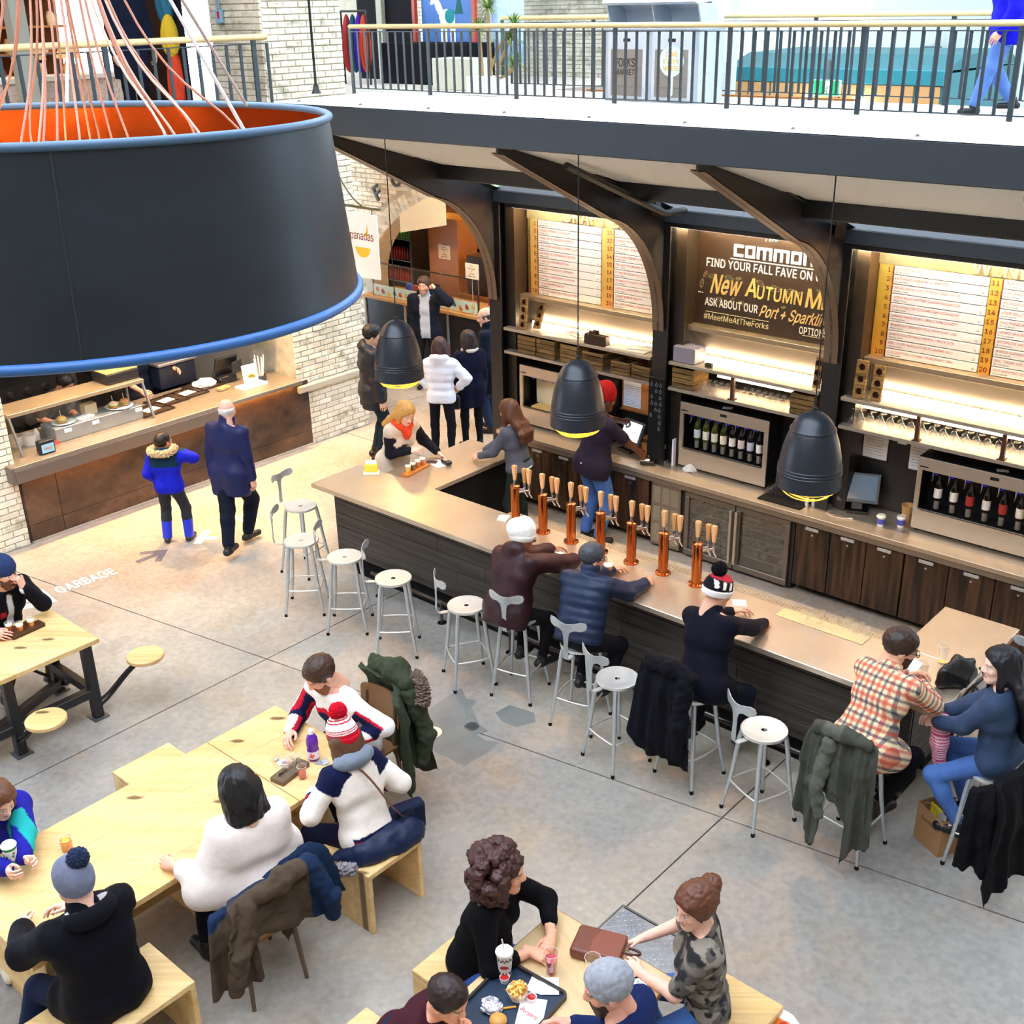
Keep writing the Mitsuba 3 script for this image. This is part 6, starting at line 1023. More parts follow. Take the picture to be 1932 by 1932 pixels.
for i, x in enumerate((-16.62, -15.12)): solo("red_post", cbx(x-.04, x+.04, 16.2, 16.28, DK, 7, .004), M("satin", "b23c28"), ["red wooden post left of the blue artwork", "red wooden post right of the blue artwork"][i], "post")
solo("glass_poster", cbx(-15.0, -14.2, 16.5, 16.52, 4.6, 6.4, .003), M("gloss", "a9cdea"), "pale blue panel right of the blue artwork", "panel"); solo("stone_box", cbx(-14.9, -13.95, 14.9, 15.4, DK, 4.75, .01), M("matte", "cfd0bd"), "pale stone box before the black display table", "box")
k = thing("dark_screen", "dark screen wall of the upper shop by the brick", "screen"); part(k, "panel", bx(-18.6, -17.05, 16.6, 16.7, DK, 8), M("matte", "100f16")); part(k, "frame", bx(-17.95, -17.8, 16.5, 16.6, DK, 8), M("matte", "b3b3a0"))
def garment(x, y, z, h, w, col, lb, rz=0):
    k = thing("hanging_garment", lb, "garment"); m = trimesh.creation.icosphere(4, 1); v = m.vertices.copy(); t = (v[:, 2]+1)/2; ww = w*(1.0-.25*t); v = np.stack([v[:, 0]*ww, v[:, 1]*.1*(1+.5*np.sin(v[:, 0]*14)*(1-t)), z+h*t], 1); m.vertices = v+V(x, y, 0)*V(1, 1, 0); part(k, "cloth", m, M("matte", col), smooth=True)
k = thing("garment_rail", "dark garment rail by the upper railing left of the display table", "clothes rail"); part(k, "rail", cat_([rod((-17.6, 15.3, DK), (-17.6, 15.3, 5.5), .02, 8), rod((-16.9, 15.3, DK), (-16.9, 15.3, 5.5), .02, 8), rod((-17.6, 15.3, 5.5), (-16.9, 15.3, 5.5), .02, 8)]), BLACK)
for i, (x, c, lb) in enumerate(((-17.45, "a83a3a", "red garment at the left of the upper garment rail"), (-17.28, "23506a", "blue garment on the upper garment rail"), (-17.12, "4a22a0", "purple garment on the upper garment rail"), (-16.98, "b8442c", "red patterned garment at the right of the upper garment rail"))): garment(x, 15.3, 4.45, 1.0, .1, c, lb)
# second hall seen across the walkway: a market roof with glazed front
k = thing("market_roof", "teal market stall roof beyond the second railing", "stall roof"); part(k, "roof", prism([(18.0, 4.52), (18.7, 4.72), (20.5, 4.74), (21.0, 4.5)], "x", -11.0, -7.25), M("satin", "2c6b73")); part(k, "fascia", cbx(-11.0, -7.25, 17.95, 18.0, 4.31, 4.53, .01), M("satin", "2f8590"))
for i in range(9): part(k, "window", bx(-10.95+i*.41, -10.58+i*.41, 17.97, 18.0, 3.75, 4.30), M("satin", "b08a5d"), light=emit("b98a55", .5))
part(k, "base", bx(-11.0, -7.25, 18.0, 21.0, 0, 4.48), M("satin", "33767e"))
for i, x in enumerate((-9.36, -8.51)): solo("globe_lamp", mv(trimesh.creation.icosphere(2, .13), x, 17.8, 4.02), M("matte", "ffffff"), ["glowing round lamp under the teal roof, left", "glowing round lamp under the teal roof, right"][i], "lamp", smooth=True, light=emit("fff3dc", 9))
k = thing("exit_sign", "green exit sign under the teal market roof", "exit sign"); exit_sign(k, -9.07, 17.83, 4.13, .46, .24)
k = thing("cctv_lamp", "dark lamp on the pale wall beyond the second railing", "lamp"); part(k, "body", rbx(-14.6, -14.3, 25.9, 26.95, 3.9, 4.4, .04), M("satin", "33484f"), smooth=40); part(k, "box", rbx(-11.4, -11.0, 26.7, 26.95, 3.9, 4.5, .03), M("satin", "3a5f66"), smooth=40)
for i in range(4): solo("ceiling_lamp", mv(rbx(-.18, .18, -.04, .04, 0, .5, .03), -14.15+i*.28, 26.85, 5.12, 0), M("matte", "ffffff"), "white wall light in the row high on the far pale wall", "lamp", group="wall lights on the far wall", light=emit("ffffff", 8))
solo("door_frame", cat_([bx(-6.8, -6.55, 26.6, 26.99, 0, 2.9), bx(-6.55, -3.5, 26.6, 26.99, 2.6, 2.9)]), M("satin", "7e1f24"), "dark red door frame far below the canopy", "door frame")
# upper left shop
k = thing("shop_shelves", "warm lit shop shelves with goods behind the left railing", "shelving"); part(k, "back", bx(-16.88, -16.84, 5.5, 9.2, DK, 7.5), M("matte", "5a3414")); part(k, "board", cat_([bx(-16.84, -16.4, 5.5, 9.2, z, z+.03) for z in (4.7, 5.05, 5.4, 5.8)]), M("satin", "a9722f")); rg = random.Random(17)
for i in range(46):
    y, z = 5.6+(i*.171) % 3.5, (4.73, 5.08, 5.43)[i % 3]; h = rg.uniform(.08, .26); solo("shop_jar", mv(lathe([(0, 0), (.055, 0), (.06, h*.7), (.035, h), (0, h)], 12), -16.55, y, z), M("satin", rg.choice(["e8c47a", "c98a3a", "f0dcae", "8a4a22", "d9a658"])), "small jar or ornament on the warm lit shop shelves", "ornament", group="goods on the upper shop shelves", smooth=40)
s = thing("strip_light", "added unseen warm light tube over the upper shop shelves", "strip light"); part(s, "tube", rod((-16.0, 5.6, 6.6), (-16.0, 9.1, 6.6), .03, 10), M("matte", "ffffff"), light=emit("ffb45a", 130, 4), smooth=50); part(s, "bracket", bx(-16.84, -15.95, 7.3, 7.35, 6.62, 6.66), BLACK)  # tube added out of view to give the upper shop its warm light
k = thing("shop_counter", "white edged shop counter with a patterned front behind the left railing", "counter"); part(k, "front", bx(-15.05, -15.0, 7.3, 9.1, DK, 4.78), mat("floral_front", dict(type="principled", base_color=mikit.proc(lambda p, n, uv: mix(rgb("8a6a58"), rgb("d6c3b4"), smoothstep(.02, .05, voronoi(p.y*14, p.z*14)[1]-voronoi(p.y*14, p.z*14)[0]))), roughness=.7))); part(k, "top", cbx(-15.5, -14.95, 7.25, 9.15, 4.78, 4.84, .004), M("matte", "f2eee6"))
for i, (y, lb) in enumerate(((7.95, "glowing shop lamp on the white counter, left"), (8.45, "glowing shop lamp on the white counter, right"))): k = thing("table_lamp", lb, "lamp"); part(k, "shade", mv(lathe([(.08, .38), (.17, .2), (.165, .2), (.075, .38)], 20), -15.2, y, 4.84), M("matte", "ffdf9a"), light=emit("ffc76a", 9, .5), smooth=40); part(k, "base", mv(lathe([(0, 0), (.09, 0), (.1, .08), (.03, .2), (.02, .3), (0, .3)], 16), -15.2, y, 4.84), M("satin", "d9b27a"), smooth=40)
for i, y in enumerate((7.45, 8.95)): struct("trim_%d" % (4+i), cbx(-14.6, -14.4, y-.1, y+.1, DK, 8.8, .01), M("matte", "a3a79c"), label="pale column of the upper shop")
k = thing("coat_rack", "dark rack with coats beside the pier behind the left railing", "clothes rack"); part(k, "frame", cat_([bx(-14.3, -13.3, 8.95, 9.0, DK, 6.6), bx(-14.3, -13.3, 8.4, 9.0, 6.55, 6.6)]), M("matte", "15121c"))
for i, (x, y, z, h, w, c, lb) in enumerate(((-13.45, 8.9, 4.4, .75, .12, "d9472a", "orange red lower garment on the dark coat rack"), (-13.42, 8.86, 5.05, .5, .1, "d9b52f", "yellow garment above the red one on the dark coat rack"), (-13.5, 8.9, 5.4, .8, .13, "2f6b86", "teal garment high on the dark coat rack"))): garment(x, y, z, h, w, c, lb)
k = thing("socket_box", "pale blue electrical box with a red socket on the brick pier", "socket box"); q = (-12.920, 9.280, 5.512); part(k, "box", rbx(q[0]-.05, q[0]+.05, 9.24, 9.3, q[2]-.08, q[2]+.07, .01), M("satin", "86b4d4"), smooth=40); part(k, "socket", bx(q[0]+.0, q[0]+.045, 9.236, 9.241, q[2]-.03, q[2]+.05), M("satin", "c93a3a")); part(k, "conduit", cat_([rod((q[0]-.02, 9.27, q[2]+.07), (q[0]-.02, 9.27, q[2]+.6), .01, 8), rod((q[0]+.01, 9.27, q[2]+.07), (q[0]+.01, 9.27, q[2]+.6), .01, 8)]), M("satin", "7f9fb4"))
# ================================================================ people: one continuous skin surface, clothes and hair as parts
def surface_net(D, o, h):
    S = D < 0; n = np.array(D.shape)
    c = np.zeros(n-1, np.int8)
    for dx in (0, 1):
        for dy in (0, 1):
            for dz in (0, 1): c += S[dx:n[0]-1+dx, dy:n[1]-1+dy, dz:n[2]-1+dz]
    act = (c > 0) & (c < 8); idx = np.full(n-1, -1, np.int64); I = np.argwhere(act); idx[act] = np.arange(len(I))
    P = np.zeros((len(I), 3)); W = np.zeros(len(I)); x, y, z = I.T
    for ax in range(3):
        for u in (0, 1):
            for v in (0, 1):
                a = [x, y, z]; oth = [k for k in range(3) if k != ax]; a[oth[0]] = a[oth[0]]+u; a[oth[1]] = a[oth[1]]+v
                b = list(a); b[ax] = b[ax]+1; d0, d1 = D[tuple(a)], D[tuple(b)]; m = (d0 < 0) != (d1 < 0)
                t = np.where(m, d0/np.where(m, d0-d1, 1), 0); q = np.stack([k.astype(float) for k in a], 1); q[:, ax] += t
                P[m] += q[m]; W[m] += 1
    P = o+h*(P/W[:, None]); F = []
    for ax in range(3):
        b, c_ = (ax+1) % 3, (ax+2) % 3; sl = [slice(1, -1)]*3; sl[ax] = slice(0, n[ax]-1)
        s2 = list(sl); s2[ax] = slice(1, n[ax]); e = S[tuple(sl)] != S[tuple(s2)]; J = np.argwhere(e); J[:, b] += 1; J[:, c_] += 1
        if not len(J): continue
        def at_(db, dc): K = J.copy(); K[:, b] -= db; K[:, c_] -= dc; return idx[tuple(K.T)]
        q = np.stack([at_(1, 1), at_(0, 1), at_(0, 0), at_(1, 0)], 1); ins = S[tuple(J.T)]
        q[~ins] = q[~ins][:, ::-1]; F.append(q)
    F = np.concatenate(F); return trimesh.Trimesh(P, np.vstack([F[:, [0, 1, 2]], F[:, [0, 2, 3]]]), process=False)
def smin(a, b, k):
    h = np.clip(.5+.5*(b-a)/k, 0, 1); return b*(1-h)+a*h-k*h*(1-h)
class Blob:
    """a signed distance field on a grid: cones and ellipsoids joined smoothly, cut, wrinkled, meshed"""
    def __init__(s, lo, hi, h):
        s.h = h; s.o = np.asarray(lo, float)-2*h; s.n = np.ceil((np.asarray(hi)-s.o)/h).astype(int)+3
        s.D = np.full(s.n, .3, np.float32); s.ax = [(s.o[i]+h*np.arange(s.n[i])).astype(np.float32) for i in range(3)]
    def grid(s, lo=None, hi=None):
        if lo is None: sl = (slice(None),)*3
        else:
            a = np.clip(((np.asarray(lo)-s.o)/s.h).astype(int), 0, s.n-1); b = np.clip(((np.asarray(hi)-s.o)/s.h).astype(int)+2, 1, s.n); sl = tuple(slice(i, j) for i, j in zip(a, b))
        return sl, np.stack(np.meshgrid(*[s.ax[i][sl[i]] for i in range(3)], indexing="ij"), -1)
    def cone(s, a, b, ra, rb, k=.03, sub=False):
        a, b = np.asarray(a, np.float32), np.asarray(b, np.float32); m = max(ra, rb)+k+3*s.h
        sl, p = s.grid(np.minimum(a, b)-m, np.maximum(a, b)+m); ba = b-a; pa = p-a; t = np.clip((pa@ba)/max(ba@ba, 1e-9), 0, 1)
        d = np.linalg.norm(pa-t[..., None]*ba, axis=-1)-(ra+(rb-ra)*t); s._in(sl, d, k, sub)
    def _in(s, sl, d, k, sub): s.D[sl] = -smin(-s.D[sl], d, k) if sub else smin(s.D[sl], d, k)
    def ell(s, c, r, k=.02, R=None, sub=False):
        c, r = np.asarray(c, np.float32), np.asarray(r, np.float32); m = r.max()+k+3*s.h; sl, p = s.grid(c-m, c+m); q = p-c
        if R is not None: q = q@np.asarray(R, np.float32)
        k0 = np.linalg.norm(q/r, axis=-1); k1 = np.linalg.norm(q/(r*r), axis=-1); d = k0*(k0-1)/np.maximum(k1, 1e-6); s._in(sl, d, k, sub)
    def plane(s, c, n, where=None):
        """keeps what lies behind the plane"""
        sl, p = s.grid(); d = (p-np.asarray(c, np.float32))@np.asarray(n, np.float32)
        s.D = np.maximum(s.D, d)
    def wrinkle(s, amp, f, seed=0):
        sl, p = s.grid(); m = np.abs(s.D) < max(.05, 3*s.h); v = meshkit.fbm(p[m]*np.asarray(f), 2, seed); s.D[m] += ((v-.5)*2*amp).astype(np.float32)
    def mesh(s):
        for i in range(3):
            for e in (0, -1): sl = [slice(None)]*3; sl[i] = e; s.D[tuple(sl)] = np.maximum(s.D[tuple(sl)], s.h*.5)
        return surface_net(s.D, s.o, s.h)
# ---- head: local frame, x right, y forward, z up, origin between the eyes' level and skull centre
def head_blob(h, female, extra=None):
    B = Blob((-.11, -.13, -.2), (.11, .13, .14), h); w = .94 if female else 1.0
    B.ell((0, -.012, .032), (.074*w, .094, .082), .02); B.ell((0, .028, -.03), (.057*w, .062, .08), .03)
    for s in (-1, 1):
        B.cone((s*.045*w, .0, -.045), (s*.02*w, .06, -.088), .02, .018, .03); B.ell((s*.036*w, .058, -.018), (.024, .022, .022), .02); B.ell((s*.076*w, -.008, -.01), (.008, .019, .031), .006, R=trimesh.transformations.rotation_matrix(s*-.35, [0, 0, 1])[:3, :3])
    B.ell((0, .068, -.092), (.022*w, .018, .018), .025); B.cone((-.032*w, .074, .026), (.032*w, .074, .026), .012, .012, .02)
    B.cone((0, .083, .018), (0, .103, -.02), .008, .0125, .014)
    for s in (-1, 1): B.ell((s*.011, .094, -.026), (.009, .011, .008), .006)
    for s in (-1, 1): B.ell((s*.031*w, .096, .004), (.017, .016, .012), .012, sub=True)
    for s in (-1, 1): B.ell((s*.031*w, .0745, .003), (.0135, .0135, .0115), .003)
    B.cone((-.016, .084, -.0505), (.016, .084, -.0505), .006, .006, .008); B.cone((-.013, .084, -.0605), (.013, .084, -.0605), .007, .007, .008)
    B.cone((-.02, .097, -.0556), (.02, .097, -.0556), .0025, .0025, .004, sub=True)
    B.cone((0, -.02, -.06), (0, -.035, -.18), .056*w, .060*w, .03)
    return B
_heads = {}
def head_mesh(h, female):
    if (h, female) not in _heads: _heads[h, female] = head_blob(h, female).mesh()
    return _heads[h, female].copy()
def head_color(v, skin, lips, brow, female, stubble=0., smile=False, eye="3a2a1c"):
    c = np.tile(np.array(lin(skin)), (len(v), 1)); x, y, z = v.T; w = .94 if female else 1
    def put_(m, col, a=1.): c[m] = c[m]*(1-a)+np.array(lin(col))*a
    put_((y > .05) & (abs(abs(x)-.043) < .02) & (abs(z+.02) < .02), "d8806a", .18)
    if stubble: put_((z < -.035) & (y > .0) & ~((abs(x) < .024) & (z > -.068) & (z < -.045)), brow, stubble)
    put_((y > .075) & (((x/.023)**2+((z+.0556)/.0115)**2) < 1), lips, .75)
    if smile: put_((y > .078) & (((x/.022)**2+((z+.056)/.005)**2) < 1), "f2ece6", .9)
    put_((y > .062) & (abs(abs(x)-.031*w) < .021) & (abs(z-.026-.004*np.cos((abs(x)-.031)*90)) < (.0045 if not female else .003)), brow, .85)
    e = ((abs(x)-.031*w)/.0145)**2+((z-.003)/.0075)**2; put_((y > .06) & (e < 1), "ece6e0", .95); put_((y > .06) & ((((abs(x)-.031*w)/.0062)**2+((z-.003)/.0066)**2) < 1), eye, 1); put_((y > .06) & (e < 1.25) & (e > .75) & (z > .003), "2a1d18", .8)
    put_((abs(abs(x)-.011) < .005) & (y > .08) & (abs(z+.033) < .004), "7a3b30", .6)
    return c
# ---- hand: wrist at the origin, fingers along +y, palm towards -z, thumb on -x (right hand)
_hands = {}
def hand_mesh(pose, h=.0042):
    if (pose, h) in _hands: return _hands[pose, h]
    cu = {"relax": (22, 28, 18), "flat": (4, 6, 4), "grip": (48, 55, 30), "fist": (78, 92, 55), "cup": (34, 40, 24), "point": (60, 80, 50)}[pose]
    B = Blob((-.095, -.05, -.12), (.065, .21, .06), h)
    K = [(-.031, .088, .002), (-.010, .094, .005), (.011, .09, .003), (.030, .081, -.002)]; L = [(.043, .026, .021), (.048, .029, .022), (.044, .028, .022), (.034, .021, .019)]; R = [.0088, .009, .0086, .0076]
    B.cone((0, -.05, 0), (0, .008, 0), .026, .027, .01)
    for k_ in K: B.cone((k_[0]*.55, .012, 0), k_, .0165, .0125, .018)
    B.ell((0, .05, -.004), (.036, .045, .0145), .012)
    for i in range(4):
        p = np.array(K[i]); a = 0; c0 = cu if not (pose == "point" and i == 0) else (8, 8, 4)
        for j in range(3):
            a += math.radians(c0[j]*(1+.08*i*(pose == "relax"))); sp = (i-1.5)*.05*(1-.6*(pose in ("grip", "fist"))); d = V(math.sin(sp)*math.cos(a), math.cos(sp)*math.cos(a), -math.sin(a)); q = p+d*L[i][j]; B.cone(p, q, R[i]*(1-.06*j), R[i]*(.93-.08*j), .004); p = q
    th = {"relax": ((-.024, .022, -.006), (-.052, .055, -.018), (-.056, .085, -.028), (-.052, .108, -.034)), "flat": ((-.024, .022, -.003), (-.055, .052, -.008), (-.066, .082, -.01), (-.07, .105, -.012)), "grip": ((-.02, .022, -.012), (-.044, .05, -.036), (-.034, .072, -.058), (-.018, .084, -.07)), "fist": ((-.02, .022, -.012), (-.04, .055, -.03), (-.026, .075, -.044), (-.006, .078, -.048)), "cup": ((-.024, .022, -.01), (-.05, .05, -.032), (-.048, .078, -.05), (-.036, .098, -.062)), "point": ((-.02, .022, -.012), (-.04, .055, -.03), (-.026, .075, -.044), (-.01, .08, -.05))}[pose]
    for j in range(3): B.cone(th[j], th[j+1], (.016, .0105, .0095)[j], (.0112, .0098, .008)[j], .006)
    m = B.mesh(); _hands[pose, h] = m; return m
def nz(v): return unit(v)
def lerp(a, b, t): return np.asarray(a)+(np.asarray(b)-np.asarray(a))*t
def ik(a, t, l1, l2, hint):
    a, t = np.asarray(a, float), np.asarray(t, float); d = t-a; L = np.linalg.norm(d); L2 = min(max(L, abs(l1-l2)+.02), (l1+l2)*.998); u = d/max(L, 1e-6); t = a+u*L2
    x = (l1*l1-l2*l2+L2*L2)/(2*L2); y = math.sqrt(max(l1*l1-x*x, 0)); w = np.asarray(hint, float); w = unit(w-u*(w@u)); return a+u*x+w*y, t
def rot_to(fwd, up=(0, 0, 1)):
    y = unit(fwd); x = unit(np.cross(y, up)); return np.stack([x, y, np.cross(x, y)], 1)
def axr(v, ax, deg): return trimesh.transformations.rotation_matrix(math.radians(deg), ax)[:3, :3]@np.asarray(v, float)
def shade(c, m): return np.array(lin(c))
stat = []
def person(label, pelvis, face, height=1.72, female=False, lean=5., side=0., twist=0., head=(0, 0), hands=(None, None), feet=(None, None), elbow=(None, None), knee=(None, None), skin="d9a688", lips="a8564c", brow="3a2a20", hand=("relax", "relax"),
           palm=(None, None), top=None, over=None, legs=None, shoes="1a1a1c", hair=None, hat=None, beard=None, glasses=None, fine=False, stubble=0., smile=False, scarf=None, belly=0., feet_on=None, extra=None):
    """pelvis: hip centre; face: heading in degrees from +y, counter-clockwise; head: (yaw, pitch down); hands, feet: wrist and ankle targets (left, right) in the room"""
    s = height/1.72; k = thing("person", label, "person"); P = np.asarray(pelvis, float); up = V(0, 0, 1)
    fw = axr((0, 1, 0), (0, 0, 1), face); rt = np.cross(fw, up); sp = unit(up*math.cos(math.radians(lean))*math.cos(math.radians(side))+fw*math.sin(math.radians(lean))+rt*math.sin(math.radians(side)))
    frt = unit(np.cross(sp, np.cross(rt, sp))); srt = axr(rt, up, twist); srt = unit(srt-sp*(srt@sp)); sfw = np.cross(sp, srt)
    N = P+sp*.52*s; nd = unit(sp*.55+up*.45+sfw*.22); hd = axr(unit(sfw-up*(sfw@up)), up, head[0]); hr = np.cross(hd, up); hd = axr(hd, hr, -head[1]); hu = np.cross(hr, hd)
    Hc = N+nd*.135*s+hu*.03*s; sw = (.158 if female else .185)*s; hs = 1.11*s if s > .9 else .66+.42*s
    SH = [N-sp*.055*s+srt*q*sw for q in (-1, 1)]; HP = [P-sp*.02+rt*q*.09*s for q in (-1, 1)]
    HD, EL, KN, AN = [], [], [], []
    for i in (0, 1):
        q = (-1, 1)[i]; tg = hands[i] if hands[i] is not None else SH[i]-up*.53*s+rt*q*.06+fw*.05
        e, w = ik(SH[i], tg, .285*s, .25*s, elbow[i] if elbow[i] is not None else rt*q*.55-fw*.8-up*.6); EL.append(e); HD.append(w)
        tg = feet[i] if feet[i] is not None else HP[i]*V(1, 1, 0)+V(0, 0, .085*s)+rt*q*.02
        e, w = ik(HP[i], tg, .43*s, .42*s, knee[i] if knee[i] is not None else fw+rt*q*.25); KN.append(e); AN.append(w)
    fd = []
    for i in (0, 1):
        d = axr(fw, up, (-1, 1)[i]*-10) if feet_on is None else np.asarray(feet_on, float); fd.append(unit(d))
    fat = (1.0 if not female else .93)*(1+belly*.25)
    def torso(B, t, k_=.05, tp=None):
        f = fat; tp = t if tp is None else tp
        B.cone(P+rt*-.075*s, P+rt*.075*s, (.105*f+tp)*s, (.105*f+tp)*s, k_); B.cone(P+sp*.15*s-rt*.055*s+sfw*.01, P+sp*.15*s+rt*.055*s+sfw*.01, (.098*f+belly*.05+(t+tp)/2)*s, (.098*f+belly*.05+(t+tp)/2)*s, k_)
        a = P+sp*.32*s; B.cone(a-srt*.075*s, a+srt*.075*s, (.108*f+t)*s, (.108*f+t)*s, k_); a = P+sp*.43*s-sfw*.01; B.cone(a-srt*.1*s, a+srt*.1*s, (.075+t)*s, (.075+t)*s, k_)
        for q in (-1, 1): B.cone(N-sp*.01, SH[(q+1)//2], (.045+t)*s, (.052+t)*s, k_)
        if female:
            for q in (-1, 1): B.ell(P+sp*.335*s+srt*q*.07*s+sfw*.085*s, np.array([.062, .062, .062])*s+t, k_)
        if belly: B.ell(P+sp*.12*s+sfw*.06*s, np.array([.12, .12, .13])*s+t, k_)
    def arm(B, i, t, upto=2., k_=.025):
        B.cone(SH[i], lerp(SH[i], EL[i], min(1, upto)), (.053+t)*s, (.053-.010*min(1, upto)+t)*s, k_)
        if upto > 1: B.cone(EL[i], lerp(EL[i], HD[i], upto-1), (.043+t)*s, (.043-.015*(upto-1)+t*.9)*s, k_)
    def leg(B, i, t, upto=2., k_=.03):
        B.cone(HP[i], lerp(HP[i], KN[i], min(1, upto)), (.086*fat+t)*s, (.086-.031*min(1, upto)+t)*s, k_)
        if upto > 1: B.cone(KN[i], lerp(KN[i], AN[i], upto-1), (.056+t)*s, (.056-.02*(upto-1)+t)*s, k_); m = lerp(KN[i], AN[i], .3); B.ell(m-fd[i]*.012, np.array([.05, .05, .08])*s+t*.8, k_) if upto > 1.3 else None
    pts = np.array([P, N, Hc, *SH, *EL, *HD, *KN, *AN]); lo, hi = pts.min(0)-.2, pts.max(0)+.2; lo[2] = max(lo[2], min(AN[0][2], AN[1][2])-.12)
    hv = .014 if fine else .018
    # skin
    B = Blob(lo, hi, hv); torso(B, -.006)
    for i in (0, 1): arm(B, i, 0, 1.98); leg(B, i, -.004); B.cone(AN[i]-up*.03*s, AN[i]-up*.045*s+fd[i]*.14*s, .036*s, .026*s, .02)
    B.cone(N-sp*.02, Hc-nd*.09*s, .058*s*fat, .053*s*fat, .03); body = B.mesh()
    HM = np.eye(4); HM[:3, :3] = np.stack([hr, hd, hu], 1)*hs; HM[:3, 3] = Hc
    hm = xf(head_mesh(.005 if fine else .0065, female), HM); hands_m = []
    for i in (0, 1):
        d = unit(HD[i]-EL[i]); pn = palm[i] if palm[i] is not None else unit(up*-.6-rt*(-1, 1)[i]*.6); m = hand_mesh(hand[i], .004 if fine else .005).copy()
        if i == 0: m.vertices = m.vertices*V(-1, 1, 1); m.invert()
        dd = d
        if isinstance(pn, tuple) and len(pn) == 2: dd = unit(pn[1]); pn = pn[0]
        z = -unit(np.asarray(pn)-dd*(np.asarray(pn)@dd)); M4 = np.eye(4); M4[:3, :3] = np.stack([np.cross(dd, z), dd, z], 1)*s*(.92 if female else 1); M4[:3, 3] = HD[i]; hands_m.append(xf(m, M4))
    Q = [mf(q) for q in (body, hm, *hands_m)]
    if any(q.is_empty() for q in Q): body = cat_([body, hm, *hands_m]); stat.append((k, [q.is_empty() for q in Q]))
    else: body = tm(m3.Manifold.batch_boolean(Q, m3.OpType.Add))
    v = np.asarray(body.vertices); hl = (v-Hc)@HM[:3, :3]/hs**2; col = np.tile(np.array(lin(skin)), (len(v), 1)); near = (np.abs(hl) < .14).all(1); col[near] = head_color(hl[near], skin, lips, brow, female, stubble, smile)
    part(k, "body", body, "skin", color=col)
    ctx = dict(P=P, N=N, sp=sp, rt=rt, srt=srt, sfw=sfw, fw=fw, up=up, s=s, SH=SH, EL=EL, HD=HD, HP=HP, KN=KN, AN=AN, Hc=Hc, HM=HM, hs=hs, nd=nd, hd=hd, hr=hr, hu=hu, key=k)
    def loc(v):
        q = v-P; return q@srt, q@sfw, q@sp
    # garments
    def upper(g, nm, t_add=0.):
        t = g.get("t", .014)+t_add; hem = g.get("hem", -.06); sl_ = g.get("sleeve", 1.93); B = Blob(lo-.04, hi+.04, g.get("h", hv*.92)); tp = max(t, (legs or {}).get("t", .012)+.012+g.get("wr", .006)*1.3) if hem < .0 else t; torso(B, t, tp=tp)
        fl = g.get("flare", 0)
        if hem < -.1 or fl:
            for i in (0, 1):
                d = unit((KN[i]-HP[i]) if g.get("drape", True) and abs(unit(KN[i]-HP[i])@sp) < .8 else -sp); B.cone(HP[i], HP[i]+d*min(abs(hem), .5)*1.0, (.097+tp+fl*.3)*s, (.086+tp+fl)*s, .06)
        if g.get("poncho"):
            for i in (0, 1): B.cone(SH[i]-sp*.02, EL[i]-sp*.1, .075, .11, .10); B.cone(P+sp*.05, EL[i]-sp*.06, .15, .10, .1)
        seated = abs(unit(KN[0]-HP[0])@sp) < .8
        if not (hem < -.1 and seated): B.plane(P+sp*hem*s, -sp)
        else: B.plane(P-sp*.16*s, -sp)
        B.plane(N+nd*(g.get("collar", .012)), nd)
        for i in (0, 1): arm(B, i, t*.9, sl_)
        if g.get("neck", 0): B.cone(N-nd*.02, N+nd*g["neck"]*s, (.066+t*.6)*s, (.062+t*.6)*s, .03)
        if g.get("vneck"): c = N+sfw*.10*s-sp*.02; B.cone(N+sfw*.07*s+nd*.03, N+sfw*.125*s-sp*g["vneck"]*s, .055*s, .02*s, .02, sub=True)
        if g.get("hood"):
            c = N-sfw*.075*s+sp*.035*s; B.ell(c, np.array([.135, .085, .085])*s, .04, R=np.stack([srt, sfw, sp], 1)); B.ell(c+sp*.05*s+sfw*.05*s, np.array([.085, .06, .06])*s, .03, R=np.stack([srt, sfw, sp], 1), sub=True)
        if g.get("puff"):
            sl, p = B.grid(); zz = (p-P)@sp.astype(np.float32); B.D -= (np.abs(np.sin(zz*math.pi/g["puff"]))*.011-.004).astype(np.float32)
        B.wrinkle(g.get("wr", .006), g.get("wf", (9, 9, 6)), 3); m = B.mesh(); v = np.asarray(m.vertices); base = np.tile(np.array(lin(g["c"])), (len(v), 1))
        base = base*(.92+.16*meshkit.fbm(v*40, 2))[:, None]
        if g.get("pat"): base = g["pat"](v, loc(v), ctx, base)
        part(k, nm, m, g.get("m", "cloth"), color=base)
    def lower(g):
        t = g.get("t", .012); B = Blob(lo-.03, hi+.03, hv*.92); u = g.get("upto", 1.9)
        B.cone(P-rt*.075*s, P+rt*.075*s, (.108*fat+t)*s, (.108*fat+t)*s, .05); B.cone(P+sp*.1*s-rt*.055*s, P+sp*.1*s+rt*.055*s, (.1*fat+t)*s, (.1*fat+t)*s, .05); B.plane(P+sp*.11*s, sp)
        for i in (0, 1): leg(B, i, t, u)
        B.wrinkle(.006, (8, 8, 8), 5); m = B.mesh(); v = np.asarray(m.vertices); base = np.tile(np.array(lin(g["c"])), (len(v), 1))*(.85+.3*meshkit.fbm(v*14, 3))[:, None]
        if g.get("pat"): base = g["pat"](v, loc(v), ctx, base)
        part(k, g.get("nm", "trousers"), m, "cloth", color=base)
    if legs: lower(legs)
    if top: upper(top, top.get("nm", "shirt"))
    if over: upper(over, over.get("nm", "jacket"), .012)
